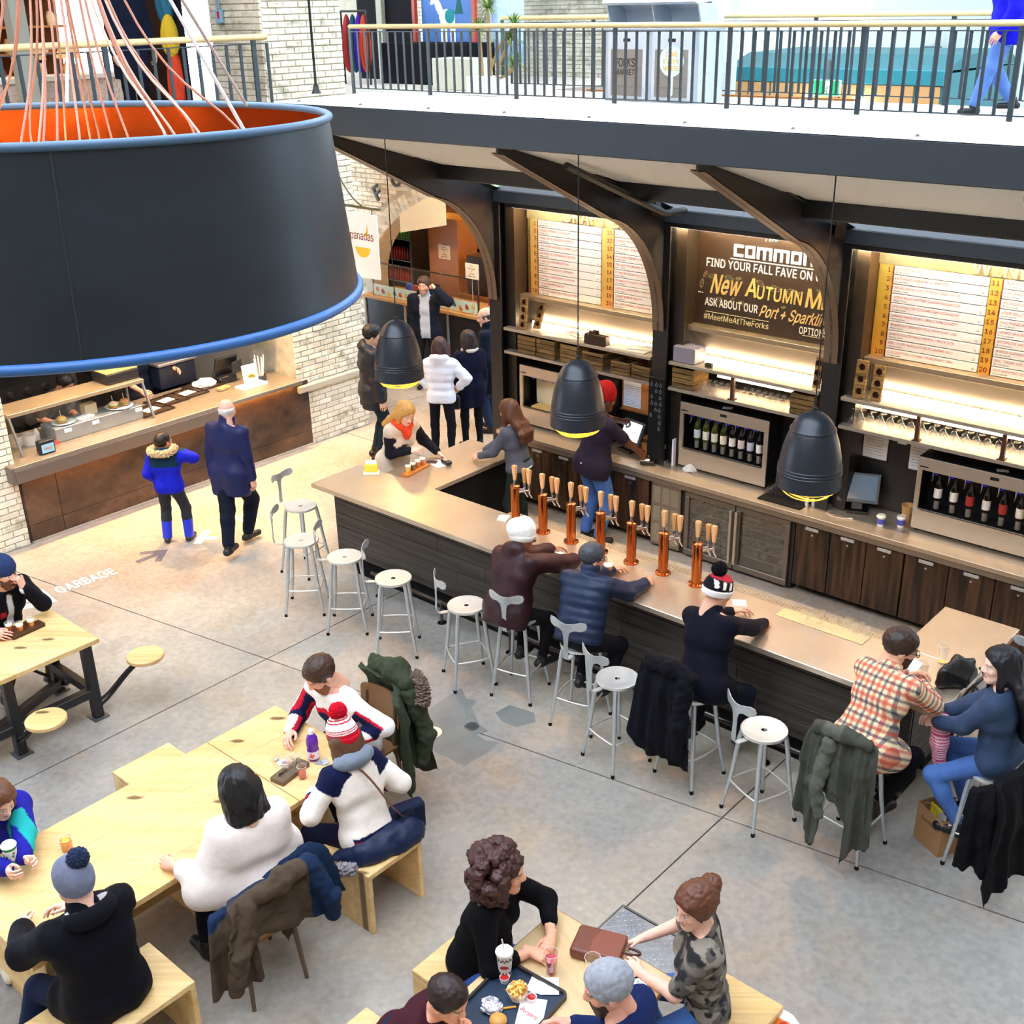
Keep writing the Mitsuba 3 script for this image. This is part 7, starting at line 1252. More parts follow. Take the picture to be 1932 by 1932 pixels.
    for i in (0, 1):
        c = shoes if isinstance(shoes, str) else shoes[0]; a = AN[i]; B = Blob(a-.3, a+.3, .011); f = fd[i]
        zz = a[2]-.075*s; g0 = a-up*.045*s; sh = 1.0 if not isinstance(shoes, tuple) or len(shoes) < 3 else 1
        B.cone(g0-f*.045*s, g0+f*.15*s-up*.004, .043*s, .036*s, .02); B.cone(g0, a+up*(shoes[2] if isinstance(shoes, tuple) and len(shoes) > 2 else .02), .047*s, .048*s, .02); B.plane(a-up*.078*s, -up); m = B.mesh(); v = np.asarray(m.vertices); cl = np.tile(np.array(lin(c)), (len(v), 1))
        if isinstance(shoes, tuple): cl[v[:, 2] < a[2]-.058*s] = lin(shoes[1])
        part(k, "shoe", m, "painted", color=cl)
    # hair
    def H(B, col, nm, m="hair_fibre", amp=.0, f=40, streak=.25):
        if amp: B.wrinkle(amp, f, 7)
        q = B.mesh(); v = np.asarray(q.vertices); cc = np.tile(np.array(lin(col)), (len(v), 1))*(1-streak+2*streak*meshkit.fbm(v*V(90, 90, 22), 2))[:, None]; part(k, nm, xf(q, HM), m, color=cc)
    fh = .0065 if fine else .008; w = .94 if female else 1.0
    if hair:
        st, hc = hair[0], hair[1]; B = Blob((-.24, -.26, -.42), (.24, .16, .19), fh); th = .014 if st in ("short", "crop") else .024; th = .003 if hat else th
        if st == "crop": th = .006
        if st != "bald": B.ell((0, -.014, .034), (.0755*w+th, .095+th, .083+th), .01)
        if st in ("short", "crop"): B.plane((0, .085, .068), (0, .805, -.593)); B.plane((0, 0, -.062), (0, 0, -1)); H(B, hc, "hair", amp=.006 if st == "short" else .002, f=55)
        elif st == "bald":
            B.ell((0, -.014, .02), (.08, .099, .075), .01); B.plane((0, 0, .035), (0, 0, 1)); B.plane((0, .03, .0), (0, 1, -.2)); B.plane((0, 0, -.06), (0, 0, -1)); H(B, hc, "hair", amp=.002)
        elif st in ("long", "bob"):
            L = hair[2] if len(hair) > 2 else .3; IV = np.linalg.inv(HM); W = lambda q: (IV@np.r_[q, 1])[:3]
            pts3 = [W(N-sfw*(.10+.02)*s), W(N-sfw*.165*s-sp*.1*s), W(N-sfw*.165*s-sp*max(L-.2, .1)*s)]
            if L > .2: q0 = np.min(pts3, 0)-.16; B = Blob(np.minimum((-.2, -.2, -.24), q0), np.maximum((.2, .16, .19), np.max(pts3, 0)+.12), fh*1.1); B.ell((0, -.014, .034), (.0755*w+th, .095+th, .083+th), .01)
            B.plane((0, .082, .066), (0, .78, -.62)); B.ell((0, -.05, -.035), (.082*w+th, .078+th*.5, .11), .03)
            if L > .2:
                for x in (-.07, -.035, .0, .035, .07):
                    sx = V(x, 0, 0); B.cone(V(x*.9, -.075+abs(x)*.5, -.02), pts3[0]+sx, .042, .036, .03); B.cone(pts3[0]+sx, pts3[1]+sx*1.15, .036, .034, .03); B.cone(pts3[1]+sx*1.15, pts3[2]+sx*1.25, .034, .02, .03)
            else:
                for x in (-.075, -.04, .0, .04, .075): B.cone(V(x*w, -.06+abs(x)*.5, .0), V(x*1.15, -.075+abs(x)*.45, -L), .045, .036, .03)
            for sx in (-1, 1): B.cone((sx*.077*w, .015, .03), V(sx*.088*w, .02, -.02-(hair[3] if len(hair) > 3 else min(L, .22)*.8)), .024, .022, .025)
            B.ell((0, .08, -.03), (.052, .066, .085), .01, sub=True); H(B, hc, "hair", amp=.009, f=V(45, 45, 12))
        elif st == "curly":
            r = np.random.default_rng(3); B.plane((0, .07, .06), (0, .8, -.6))
            for i in range(110):
                q = unit(r.normal(size=3)); q[1] = min(q[1], .35); c = V(q[0]*.145, q[1]*.135-.04, q[2]*.14-.0); c[2] = c[2] if c[2] > -.1 else c[2]*1.35
                if c[1] > .03 and c[2] < .05 and abs(c[0]) < .07: continue
                B.ell(c, r.uniform(.024, .042, 3), .008)
            for i in range(26): x = r.uniform(-.11, .11); B.ell((x, r.uniform(-.1, .0), r.uniform(-.2, -.08)), r.uniform(.022, .038, 3), .008)
            H(B, hc, "hair", amp=.014, f=60)
        elif st == "bun":
            B.plane((0, .086, .062), (0, .8, -.6)); B.plane((0, 0, -.07), (0, 0, -1)); B.ell((.01, -.115, .075), (.055, .05, .05), .01); B.ell((.02, -.13, .02), (.035, .03, .06), .01); B.cone((.03, -.13, .02), (.05, -.13, -.09), .016, .005, .01); B.ell((-.02, .06, .075), (.05, .026, .022), .015); B.cone((-.07, .04, .05), (-.078, .03, -.02), .010, .006, .01); H(B, hc, "hair", amp=.009, f=60)
    if beard: B = Blob((-.12, -.1, -.18), (.12, .16, .1), fh*.85); B.ell((0, .028, -.045), (.064*w, .070, .083), .01); B.cone((-.02, .06, -.1), (.02, .06, -.1), .026, .026, .02); B.plane((0, .02, -.035), (0, -.25, 1)); B.ell((0, .098, -.055), (.022, .02, .012), .004, sub=True); B.ell((0, .108, -.02), (.022, .03, .022), .004, sub=True); B.plane((0, -.015, 0), (0, -1, 0)); H(B, beard, "beard", amp=.004, f=70)
    if hat:
        hb = Blob((-.2, -.22, -.08), (.2, .16, .32), fh); z0 = hat.get("low", .012); hb.ell((0, -.014, .045), (.092*w, .112, .098+hat.get("tall", .0)), .01); hb.plane((0, 0, z0), (0, .10, -1))
        if hat.get("slouch"): hb.ell((0, -.09, .08), (.075, .07, .07), .04)
        hb.wrinkle(.004, (30, 30, 30), 2); q = hb.mesh(); v = np.asarray(q.vertices); base = np.tile(np.array(lin(hat["c"])), (len(v), 1))*(.88+.24*meshkit.fbm(v*V(130, 130, 30), 2))[:, None]
        if hat.get("pat"): base = hat["pat"](v, base)
        part(k, "hat", xf(q, HM), "cloth", color=base)
        if hat.get("cuff"): cb = Blob((-.2, -.2, -.08), (.2, .2, .12), fh); cb.ell((0, -.014, .035), (.098*w, .118, .12), .01); cb.plane((0, 0, z0-.004), (0, .10, -1)); cb.plane((0, 0, z0+.048), (0, -.10, 1)); q = cb.mesh(); v = np.asarray(q.vertices); part(k, "hat_cuff", xf(q, HM), "cloth", color=np.tile(np.array(lin(hat["cuff"])), (len(v), 1))*(.9+.2*meshkit.fbm(v*90, 2))[:, None])
        if hat.get("pom"):
            m = trimesh.creation.icosphere(4, 1); v = m.vertices; n = meshkit.noise(v*13, 3)+.5*meshkit.noise(v*29, 4); m.vertices = v*(hat.get("pr", .045)*(.72+.4*n))[:, None]+V(*hat.get("pp", (0, -.03, .165+hat.get("tall", 0)))); cl = np.tile(np.array(lin(hat["pom"])), (len(v), 1))*(.6+.55*n)[:, None]; part(k, "pompom", xf(m, HM), "cloth", color=cl)
    if glasses:
        gm = [tube([(sx*.033+.024*math.cos(t), .101, .003+.019*math.sin(t)) for t in np.linspace(0, 2*PI, 17)[:-1]], .0022, 6, True) for sx in (-1, 1)]+[rod((-.009, .102, .006), (.009, .102, .006), .002, 6)]+[rod((sx*.057, .1, .008), (sx*.08, -.01, .006), .002, 6) for sx in (-1, 1)]; part(k, "glasses", xf(cat_(gm), HM), M("gloss", glasses), smooth=True)
    if scarf: B = Blob(N-.22, N+.22, .009); [B.cone(N+nd*.02+V(*(.085*s*math.cos(a)*srt+.085*s*math.sin(a)*sfw))-(sp*.02 if math.sin(a) > 0 else 0), N+nd*.02+.085*s*(math.cos(a+.5)*srt+math.sin(a+.5)*sfw), .04*s, .04*s, .02) for a in np.arange(0, 2*PI, .5)]; B.ell(N+sfw*.1*s-sp*.05*s, (.07, .05, .07), .03); B.wrinkle(.014, (26, 26, 26), 4); m = B.mesh(); v = np.asarray(m.vertices); part(k, "scarf", m, "cloth", color=np.tile(np.array(lin(scarf)), (len(v), 1))*(.75+.5*meshkit.fbm(v*50, 2))[:, None])
    if extra: extra(ctx)
    return ctx
def fur(parent, pts, r, col, seed=1, nm="fur_trim"):
    """a ruff of fur along the points"""
    pts = spline(pts, 40); m = tube(pts, r, 14); m = m.subdivide().subdivide(); v = np.asarray(m.vertices); m.merge_vertices(); v = np.asarray(m.vertices); n = meshkit.noise(v*110, seed)+.6*meshkit.noise(v*230, seed+1)
    N_ = np.asarray(m.vertex_normals); m.vertices = v+N_*((n-.7)*r*.9)[:, None]; part(parent, nm, m, "cloth", color=np.tile(np.array(lin(col)), (len(v), 1))*(.55+.6*n)[:, None])
def sheet(a, b, out, drop, flare=.2, bulge=.06, folds=5, amp=.03, thick=.03, seed=1, skew=0., hem=.06):
    """a hanging fold of cloth: from the line a-b down, bulging towards out, with folds that deepen to the hem"""
    a, b, out = V(*a), V(*b), unit(V(*out)); r = np.random.default_rng(seed); nu, nv = 60, 44; u, v = np.meshgrid(np.linspace(0, 1, nu), np.linspace(0, 1, nv), indexing="ij"); ph = r.uniform(0, 6, 4)
    up_ = .5+(u-.5)*(1+flare*v); x = a+(b-a)*up_[..., None]; f = np.sin(u*folds*2*PI+ph[0]+.8*v)+.5*np.sin(u*folds*3.7*PI+ph[1]-v*2)
    n = meshkit.fbm(np.stack([u*4+seed, v*5, u*0], -1), 3, seed)-.5; d = bulge*np.sin(np.minimum(v*4, 1)*PI/2)*(1+.3*v)+amp*(.25+.75*v)*f*.6+n*amp*1.6; dz = v*drop*(1+hem*np.sin(u*5+ph[2])+hem*n*2+skew*(u-.5)); e = np.minimum(u, 1-u)
    x = x+out*d[..., None]-V(0, 0, 1)*dz[..., None]; y = x-out*(thick*np.minimum(1, e*12+.15)*np.minimum(1, (1-v)*8+.25))[..., None]
    P = np.concatenate([x.reshape(-1, 3), y.reshape(-1, 3)]); I = np.arange(nu*nv).reshape(nu, nv); Q = [np.stack([I[:-1, :-1], I[1:, :-1], I[1:, 1:], I[:-1, 1:]], -1).reshape(-1, 4)]; Q.append(Q[0][:, ::-1]+nu*nv)
    bd = np.concatenate([I[:, 0], I[-1, 1:], I[-2::-1, -1], I[0, -2:0:-1]]); nx = np.roll(bd, -1); Q.append(np.stack([bd, bd+nu*nv, nx+nu*nv, nx], 1)); Q = np.concatenate(Q)
    m = trimesh.Trimesh(P, np.vstack([Q[:, [0, 1, 2]], Q[:, [0, 2, 3]]]), process=False); m.fix_normals(); return m
def coat(name, label, sheets, sleeves, col, m="cloth", seed=1, lining=None, pat=None):
    k = thing(name, label, "coat")
    def C(q): v = np.asarray(q.vertices); c = np.tile(np.array(lin(col)), (len(v), 1))*(.8+.4*meshkit.fbm(v*18, 3, seed))[:, None]; return pat(v, c) if pat else c
    for i, q in enumerate(sheets): part(k, "back_panel" if i == 0 else "front_panel", q, m, color=C(q))
    for P, r in sleeves:
        P = np.array(P, float); B = Blob(P.min(0)-.14, P.max(0)+.14, .011); 
        for i in range(len(P)-1): B.cone(P[i], P[i+1], r[i], r[i+1], .03)
        B.wrinkle(.02, (16, 16, 16), seed); B.wrinkle(.008, (42, 42, 30), seed+1); q = B.mesh(); part(k, "sleeve", q, m, color=C(q))
    return k
# ================================================================ the people in the hall
def off(p, face, r, f, z):
    a = math.radians(face); return V(p[0]+math.cos(a)*r-math.sin(a)*f, p[1]+math.sin(a)*r+math.cos(a)*f, z)
def col_(base, m, c): base[m] = np.array(lin(c))*(.92+.16*np.random.default_rng(1).random(m.sum()))[:, None]*.5+np.array(lin(c))*.5; return base
# -- standing by the food counter
p = (-10.900, 6.428, 0.000); f = 38
def pat(v, l, c, b):
    a, fo, u = l; m = (u > .25) & (np.abs(a) < .16); b[m] = np.array(lin("123047")); return b
ctx = person("boy in a bright blue winter jacket with fur hood standing before the food counter", (p[0], p[1], .70), f, 1.29, lean=2, head=(-30, -6), hands=(off(p, f, -.2, .12, .72), off(p, f, .10, .24, 1.02)), hand=("relax", "cup"), elbow=(None, V(.9, .3, -.3)), skin="c48a66", brow="1a120e", hair=("crop", "1c1210"),
    top=dict(c="1a22b8", t=.045, hem=-.10, sleeve=1.9, hood=1, pat=pat, nm="jacket", wr=.012, neck=.06), legs=dict(c="2c3038", t=.02), shoes=("2a2f38", "1c2026"), feet=(off(p, f, -.11, .0, .07), off(p, f, .13, .05, .07)))
N, s_, fw_ = ctx["N"], ctx["srt"], ctx["sfw"]; fur(ctx["key"], [N-s_*.115-fw_*.0+V(0, 0, .055), N-s_*.125-fw_*.09+V(0, 0, .04), N-fw_*.15+V(0, 0, .03), N+s_*.125-fw_*.09+V(0, 0, .05), N+s_*.115+V(0, 0, .07)], .034, "c9ae84")
for i in (0, 1): a = ctx["AN"][i]; part(ctx["key"], "boot_shaft", rod(a-V(0, 0, .02), lerp(a, ctx["KN"][i], .62), .052, 20, .06), M("satin", "2032c4"), smooth=40, label="bright blue boot shaft")
p = (-10.244, 6.810, 0.000); f = 14
person("old man with white hair in a navy coat walking past the food counter", (p[0], p[1], .92), f, 1.72, lean=4, head=(28, 4), hands=(off(p, f, -.26, .0, .80), off(p, f, .27, .05, .80)), skin="dfae98", hair=("bald", "dedad6"), brow="b9b2aa",
    top=dict(c="0e1a4a", t=.038, hem=-.26, sleeve=1.93, neck=.075, wr=.016, nm="coat", wf=(7, 7, 3), m="shiny_cloth"), legs=dict(c="0d1526", t=.028), shoes="1d1d1f", feet=((-10.001, 6.499, 0.085), (-10.258, 6.954, 0.110)))
# -- group by the cafe counter
p = (-11.047, 9.674, 0.000); f = -32
person("tall man in a black hooded parka at the left of the group by the cafe", (p[0], p[1], .97), f, 1.84, lean=2, head=(-12, 8), skin="d7a88c", hair=("short", "0f0d0e"), top=dict(c="171d28", t=.05, hem=-.20, sleeve=1.93, hood=1, puff=.13, nm="parka", m="shiny_cloth"), legs=dict(c="16242e", t=.012), shoes="1a1510")
p = (-12.72, 12.35); f = 214
def pat(v, l, c, b): a, fo, u = l; b[(fo > .05) & (np.abs(a+.01) < .075)] = lin("b4c3d6"); return b
person("smiling man in a grey hoodie and dark jacket, hand at his ear", (*p, .95), f, 1.76, lean=2, head=(-8, 6), hands=(off(p, f, -.22, .20, 1.62), off(p, f, .24, .08, .85)), hand=("fist", "relax"), elbow=(V(.75, .25, -.6), None), skin="e0b096", hair=("short", "38261c"), stubble=.45, brow="3a281e", smile=True,
    top=dict(c="b9c6d4", t=.016, hem=-.1, neck=.05, nm="hoodie"), over=dict(c="131b2c", t=.026, hem=-.12, sleeve=1.93, pat=pat, hood=1), legs=dict(c="10131c"))
p = (-10.294, 10.191, 0.000); f = 34
person("woman in a white puffer jacket with her back to the room", (p[0], p[1], .89), f, 1.62, True, lean=4, head=(20, 14), hands=(off(p, f, -.22, .16, .98), off(p, f, .22, .16, .98)), elbow=(V(-1, -.2, 0), V(1, .2, -.1)), hair=("bob", "3d2420", .12), skin="d9ae96", top=dict(c="e6e8f2", t=.034, hem=-.07, sleeve=1.93, hood=1, puff=.10, nm="jacket", m="cloth"), legs=dict(c="12121a", t=.006), shoes="17171a")
p = (-10.301, 10.772, 0.000); f = 62
ctx = person("dark haired woman in a black coat with a pale collar beside the white jacket", (p[0], p[1], .88), f, 1.58, True, lean=3, head=(14, 10), hair=("bob", "221512", .13), skin="c99a80", top=dict(c="0c1026", t=.034, hem=-.30, sleeve=1.93, neck=.05, nm="coat"), legs=dict(c="0f1016", t=.006))
part(ctx["key"], "collar", tube(spline([ctx["N"]+ctx["srt"]*.1-ctx["sfw"]*.02+V(0, 0, .04), ctx["N"]-ctx["sfw"]*.09+V(0, 0, .03), ctx["N"]-ctx["srt"]*.1+V(0, 0, .04)], 14), .03, 10), M("matte", "cdbfae"), smooth=True, label="pale turned collar")
q = off(p, f, -.27, -.02, .72); k = thing("shoulder_bag", "black shoulder bag hanging beside the white jacket", "bag"); part(k, "bag", mv(rbx(-.11, .11, -.055, .055, -.12, .1, .05), *q, 40), M("satin", "101015"), smooth=40); part(k, "strap", tube(spline([q+V(-.06, -.04, .08), ctx["SH"][0]+V(-.02, 0, .09), q+V(.06, .06, .08)], 18), .008, 6), M("satin", "14141a"), smooth=True)
p = (-10.563, 11.464, 0.000); f = 118
person("balding man in a long dark coat beside the black column", (p[0], p[1], .95), f, 1.76, lean=2, head=(12, 14), skin="dcae98", hair=("bald", "3a3431"), hands=(off(p, f, -.16, .26, 1.12), off(p, f, .18, .24, 1.1)), top=dict(c="0f1a2a", t=.04, hem=-.34, sleeve=1.93, neck=.07, nm="coat"), legs=dict(c="233350", t=.02))
# -- at the service counter
p = (-9.16, 8.25); f = -96
def pat(v, l, c, b):
    d = np.minimum(*[np.min([np.linalg.norm(v-lerp(c["EL"][i], c["HD"][i], t), axis=1) for t in (0, .3, .6, .9)]+[np.linalg.norm(v-lerp(c["SH"][i], c["EL"][i], t), axis=1) for t in (.35, .7)], axis=0) for i in (0, 1)]); b[d < .085] = lin("10141f"); return b
person("blonde woman in a beige vest and orange scarf leaning over the service counter", (*p, .90), f, 1.66, True, lean=26, head=(-6, 28), hands=((-8.741, 8.559, 0.970), (-8.804, 8.205, 1.080)), hand=("flat", "cup"), skin="e6bda6", hair=("long", "b98a4a", .24), brow="9a7442", scarf="d9482a", top=dict(c="cdbfae", t=.024, hem=-.16, sleeve=1.9, pat=pat, nm="vest"), legs=dict(c="10142a", t=.01))
p = (-7.86, 8.95); f = 98
person("long haired bartender in a grey sweater reaching over the service counter", (*p, .88), f, 1.62, True, lean=10, head=(-4, 12), hands=(off(p, f, -.18, .42, .99), (-8.322, 8.731, 0.960)), hand=("relax", "flat"), skin="e4b9a0", hair=("long", "4a2a1a", .40), top=dict(c="4c5260", t=.016, hem=-.02, sleeve=1.92, nm="sweater"), legs=dict(c="1d2623", t=.012),
    extra=lambda c: part(c["key"], "apron_tie", tube([c["P"]+c["sp"]*.02+.165*(math.cos(a)*c["rt"]+.8*math.sin(a)*c["fw"]) for a in np.linspace(0, 2*PI, 25)[:-1]], .008, 6, True), M("matte", "d6cfc6"), smooth=True))
p = (-7.18, 9.38); f = -14
person("bartender in a red beanie, dark T-shirt and jeans at the touch screen till", (*p, .97), f, 1.82, lean=9, side=3, twist=-8, head=(-6, 14), hands=((-7.262, 10.055, 1.240), (-6.813, 9.802, 1.020)), hand=("point", "flat"), elbow=(V(-1, 0, -.6), V(.8, -.4, -.6)), skin="5a3526", lips="5a2f2a", brow="140c0a", hair=("crop", "140d0c"), hat=dict(c="8a1418", tall=.035, slouch=1, low=-.0),
    top=dict(c="241f30", t=.018, hem=-.13, sleeve=.85, nm="t_shirt", wr=.009), legs=dict(c="3f62a4", t=.02), shoes="1a1a1c",
    extra=lambda c: part(c["key"], "apron_tie", tube([c["P"]+c["sp"]*.03+.18*(math.cos(a)*c["rt"]+.86*math.sin(a)*c["fw"])+c["sp"]*.03*math.cos(a) for a in np.linspace(0, 2*PI, 25)[:-1]], .011, 6, True), M("matte", "e3d8c4"), smooth=True))
# -- on the bar stools
def perch(c, ring=.30): return [off(c, 0, -.12, .16, ring), off(c, 0, .12, .16, ring)]
c = (-5.805, 6.563, 0.000); f = -6
ctx = person("person in a white beanie and dark maroon parka at the bar", (c[0]-.05, c[1]-.10, .85), f, 1.58, lean=25, side=-7, head=(-32, 14), hands=(off(c, f, -.14, .66, 1.12), off(c, f, .16, .64, 1.12)), feet=perch(c), skin="a86a48", hair=("crop", "1a100c"), glasses="1a1412", hat=dict(c="f2f0ea", tall=.045, cuff="ece8e0", slouch=1, low=-.012),
    top=dict(c="2c1219", t=.05, hem=-.24, sleeve=1.93, hood=1, wr=.018, nm="parka", m="shiny_cloth", drape=False), legs=dict(c="0e0f14"), belly=.2)
c = (-5.108, 6.535, 0.000); f = 0
person("grey haired man with glasses in a navy quilted jacket at the bar", (c[0]+.01, c[1]-.04, .85), f, 1.62, lean=26, side=-8, head=(-30, 12), hands=(off(c, f, -.16, .64, 1.12), off(c, f, .2, .62, 1.12)), feet=perch(c), skin="d79a7c", hair=("short", "3a3c44"), glasses="1a1412", brow="5a554f", top=dict(c="12233f", t=.034, hem=-.06, sleeve=1.93, puff=.075, neck=.07, nm="jacket", m="shiny_cloth"), legs=dict(c="0d0f16"), belly=.4)
c = (-3.992, 6.501, 0.000); f = -6
def pat(v, b):
    z = v[:, 2]; b[:] = lin("12131c"); b[z > .105] = lin("b03040"); b[(v[:, 0] > .01) & (z < .1) & (z > .05) & (np.sin(v[:, 1]*120) > .2)] = lin("ece6e0"); return b
person("person in a red and navy bobble hat and black sweater leaning on the bar", (c[0]+.06, c[1]+.02, .865), f, 1.72, lean=22, side=-9, head=(-14, 20), hands=(off(c, f, -.16, .66, 1.13), off(c, f, .12, .70, 1.12)), elbow=(V(-1, -.5, -.5), V(1, -.1, -.6)), feet=[off(c, 0, -.1, .18, .3), off(c, 0, .2, .42, .24)], skin="dba58c", hair=("crop", "2a1a14"), hat=dict(c="b03040", pat=pat, cuff="e9e2de", pom="0d0b10", pp=(0, -.06, .165), pr=.05, low=-.012), top=dict(c="0a0c1a", t=.02, hem=-.13, sleeve=1.92, nm="sweater", neck=.03), legs=dict(c="141a26"))
c = (-2.657, 6.519, 0.000); f = -8
def pat(v, l, c, b):
    a, fo, u = l; rt_, s2 = c["srt"], c["sp"]; q = a*1.0; d2 = u
    best = np.full(len(v), 9.); 
    for i in (0, 1):
        for (s0, e0) in ((c["SH"][i], c["EL"][i]), (c["EL"][i], c["HD"][i])):
            ax_ = unit(e0-s0); L = np.linalg.norm(e0-s0); t = (v-s0)@ax_; rad = np.linalg.norm(v-s0-np.clip(t, 0, L)[:, None]*ax_, axis=1); m = (rad < .085) & (rad < best) & (t > -.02)
            n1 = unit(np.cross(ax_, s2)); d2 = np.where(m, t+(0 if s0 is c["SH"][i] else .285), d2); q = np.where(m, (v-s0)@n1, q); best = np.where(m, rad, best)
    P_ = .094; cr = np.array(lin("e6cfa8")); 
    def st(x, o, w): y = (x/P_+o) % 1; return (np.abs(y-.5) < w/2).astype(float)[:, None]
    out = np.tile(cr, (len(v), 1))
    for x in (q, d2):
        m = st(x, 0, .26)*.62; out = out*(1-m)+np.array(lin("c42a22"))*m; m = st(x, .5, .22)*.68; out = out*(1-m)+np.array(lin("16234e"))*m
    return out
person("bearded man with glasses in a red, cream and navy plaid shirt looking at a phone", (c[0]+.02, c[1]+.02, .865), f, 1.80, lean=30, side=-2, twist=-14, head=(-30, 18), hands=((-2.599, 7.089, 1.160), (-2.512, 7.111, 1.140)), hand=("cup", "point"), elbow=(V(-.6, .2, -.8), V(1, -.1, -.7)), feet=perch(c), skin="dba88c", hair=("short", "2f1d15"), beard="3a2118", glasses="14100f", brow="2a1a12", top=dict(c="e6cfa8", t=.024, hem=-.20, sleeve=1.95, pat=pat, h=.0075, wr=.012, nm="plaid_shirt", neck=.02), legs=dict(c="0d0d12"), shoes="20140f", fine=True)
k = thing("phone", "phone with a lit screen held by the man in the plaid shirt", "phone"); q = (-2.585, 7.136, 1.200); R = mtx(q, R=rot_to((.2, .75, .55), (0, -.5, .8))); part(k, "body", xf(rbx(-.038, .038, -.075, .075, -.005, .005, .004), R), M("gloss", "e8e8ea"), smooth=40); part(k, "screen", xf(bx(-.033, .033, -.06, .06, .005, .0058), R), M("gloss", "d6e2ee"), light=emit("dfe9f2", 1.2))
c = (-1.895, 6.968, 0.760); f = 88
person("black haired woman in a blue-grey sweater and jeans on a stool at the right edge", (c[0]+.02, c[1]+.03, .865), f, 1.68, True, lean=6, head=(40, 4), hands=(off(c, f, -.06, .40, .99), off(c, f, .02, .42, 1.02)), hand=("relax", "relax"), feet=(off(c, f, -.14, .10, .30), off(c, f, .08, .16, .34)), skin="ecc3ae", hair=("long", "0e0c14", .55), brow="14100f", top=dict(c="33435c", t=.024, hem=-.1, sleeve=1.93, wr=.014, nm="sweater"), legs=dict(c="44639c", t=.008, pat=lambda v, l, c, b: b*(1+.8*np.clip(.25-np.linalg.norm(v-c["KN"][0], axis=1), 0, 1)*3)[:, None]), shoes="0e0d10", fine=True)
k = thing("knit_scarf", "pink and purple striped knit hanging from the woman's hands at the right edge", "scarf"); q = off(c, f, .02, .40, .97); B = Blob(q-.5, q+.3, .01); B.cone(q+V(0, .0, .03), q+V(.03, -.05, -.16), .07, .055, .03); B.cone(q+V(.03, -.05, -.16), q+V(.06, -.06, -.42), .06, .03, .03); B.wrinkle(.012, (20, 20, 8), 2); m = B.mesh(); v = np.asarray(m.vertices); part(k, "knit", m, "cloth", color=np.where((np.sin(v[:, 2]*330) > -.1)[:, None], lin("c2386a"), lin("ecc9cf")))
coat("black_coat", "black coat hanging behind the black haired woman at the right edge", [sheet((-1.72, 6.46, .98), (-1.60, 6.92, .98), (1, -.35, 0), .80, .3, .08, 3, .035, .06, 12), sheet((-1.86, 6.42, .92), (-1.68, 6.50, .97), (.3, -1, 0), .60, .3, .06, 2, .03, .05, 14)], [], "0b0b10", seed=8)
# -- long table
f = 176
cafe_chair(-5.74, 4.66, 180, "wooden chair under the bearded man, green parka hung on its back")
def pat(v, l, c, b):
    a, fo, u = l; m0 = (fo > .03) & (u < .44-.35*np.abs(a)); b[m0 & (u < .40-.35*np.abs(a))] = lin("12163c"); b[m0 & (u >= .40-.35*np.abs(a))] = lin("c01a32")
    for i in (0, 1):
        s0, e0 = c["SH"][i], c["EL"][i]; ax_ = unit(e0-s0); t = (v-s0)@ax_; rad = np.linalg.norm(v-s0-t[:, None]*ax_, axis=1); inn = (v-s0-t[:, None]*ax_)@(c["sfw"]*.8-c["sp"]*.4); m = (t > .06) & (t < .30) & (rad < .12) & (inn > .01); b[m] = lin("c01a32"); b[m & (inn > .03)] = lin("12163c")
    return b
person("bearded man in white, navy and red jersey at the end of the long table", (-5.74, 4.62, .575), f, 1.80, lean=20, head=(-6, 34), hands=(V(-5.48, 4.36, .80), (-5.917, 4.161, 0.790)), hand=("relax", "relax"), elbow=(V(.8, .4, -.5), V(-.9, .6, -.6)), feet=(V(-5.6, 4.3, .085), V(-5.92, 4.3, .085)), skin="e2ab92", lips="b0685c", hair=("short", "3b271c"), beard="7a4423", brow="6a4428", top=dict(c="eeeef0", t=.026, hem=-.1, sleeve=1.93, pat=pat, h=.011, nm="jersey", wr=.012), legs=dict(c="1a2236"), fine=True)
kk = coat("green_parka", "olive green parka with fur hood over the chair of the bearded man", [sheet((-6.0, 4.93, .98), (-5.42, 4.93, 1.0), (.15, 1, 0), .80, .15, .09, 3, .035, .05, 2), sheet((-5.56, 4.9, .99), (-5.34, 4.7, .96), (1, .5, 0), .72, .35, .06, 2, .03, .05, 5)], [([V(-5.9, 4.98, 1.0), V(-5.62, 4.96, 1.04), V(-5.44, 4.9, 1.02)], (.06, .09, .06)), ([V(-5.42, 4.9, .95), V(-5.32, 4.95, .6), V(-5.34, 4.9, .4)], (.07, .065, .05))], "343c2c", seed=2); fur(kk, [V(-5.46, 4.98, 1.05), V(-5.34, 4.95, 1.0), V(-5.30, 4.9, .9)], .045, "6b5d52", 3)
def pat(v, l, c, b):
    a, fo, u = l; n_, r_ = lin("10163a"), lin("b01e2c"); tor = np.abs(a) < .17
    for lo_, hi_, q in ((-.045, -.02, n_), (-.02, .005, r_), (.005, .03, n_)): b[(u > lo_) & (u < hi_) & tor] = q
    for i in (0, 1):
        s0, e0 = c["EL"][i], c["HD"][i]; ax_ = unit(e0-s0); t = (v-s0)@ax_; rad = np.linalg.norm(v-s0-t[:, None]*ax_, axis=1); m = rad < .085
        for lo_, hi_, q in ((.10, .125, n_), (.125, .15, r_), (.15, .175, n_)): b[m & (t > lo_) & (t < hi_)] = q
        s0, e0 = c["SH"][i], c["EL"][i]; ax_ = unit(e0-s0); t = (v-s0)@ax_; rad = np.linalg.norm(v-s0-t[:, None]*ax_, axis=1); b[(rad < .11) & (t < .10) & (t > -.09) & (u > .34)] = n_
    return b
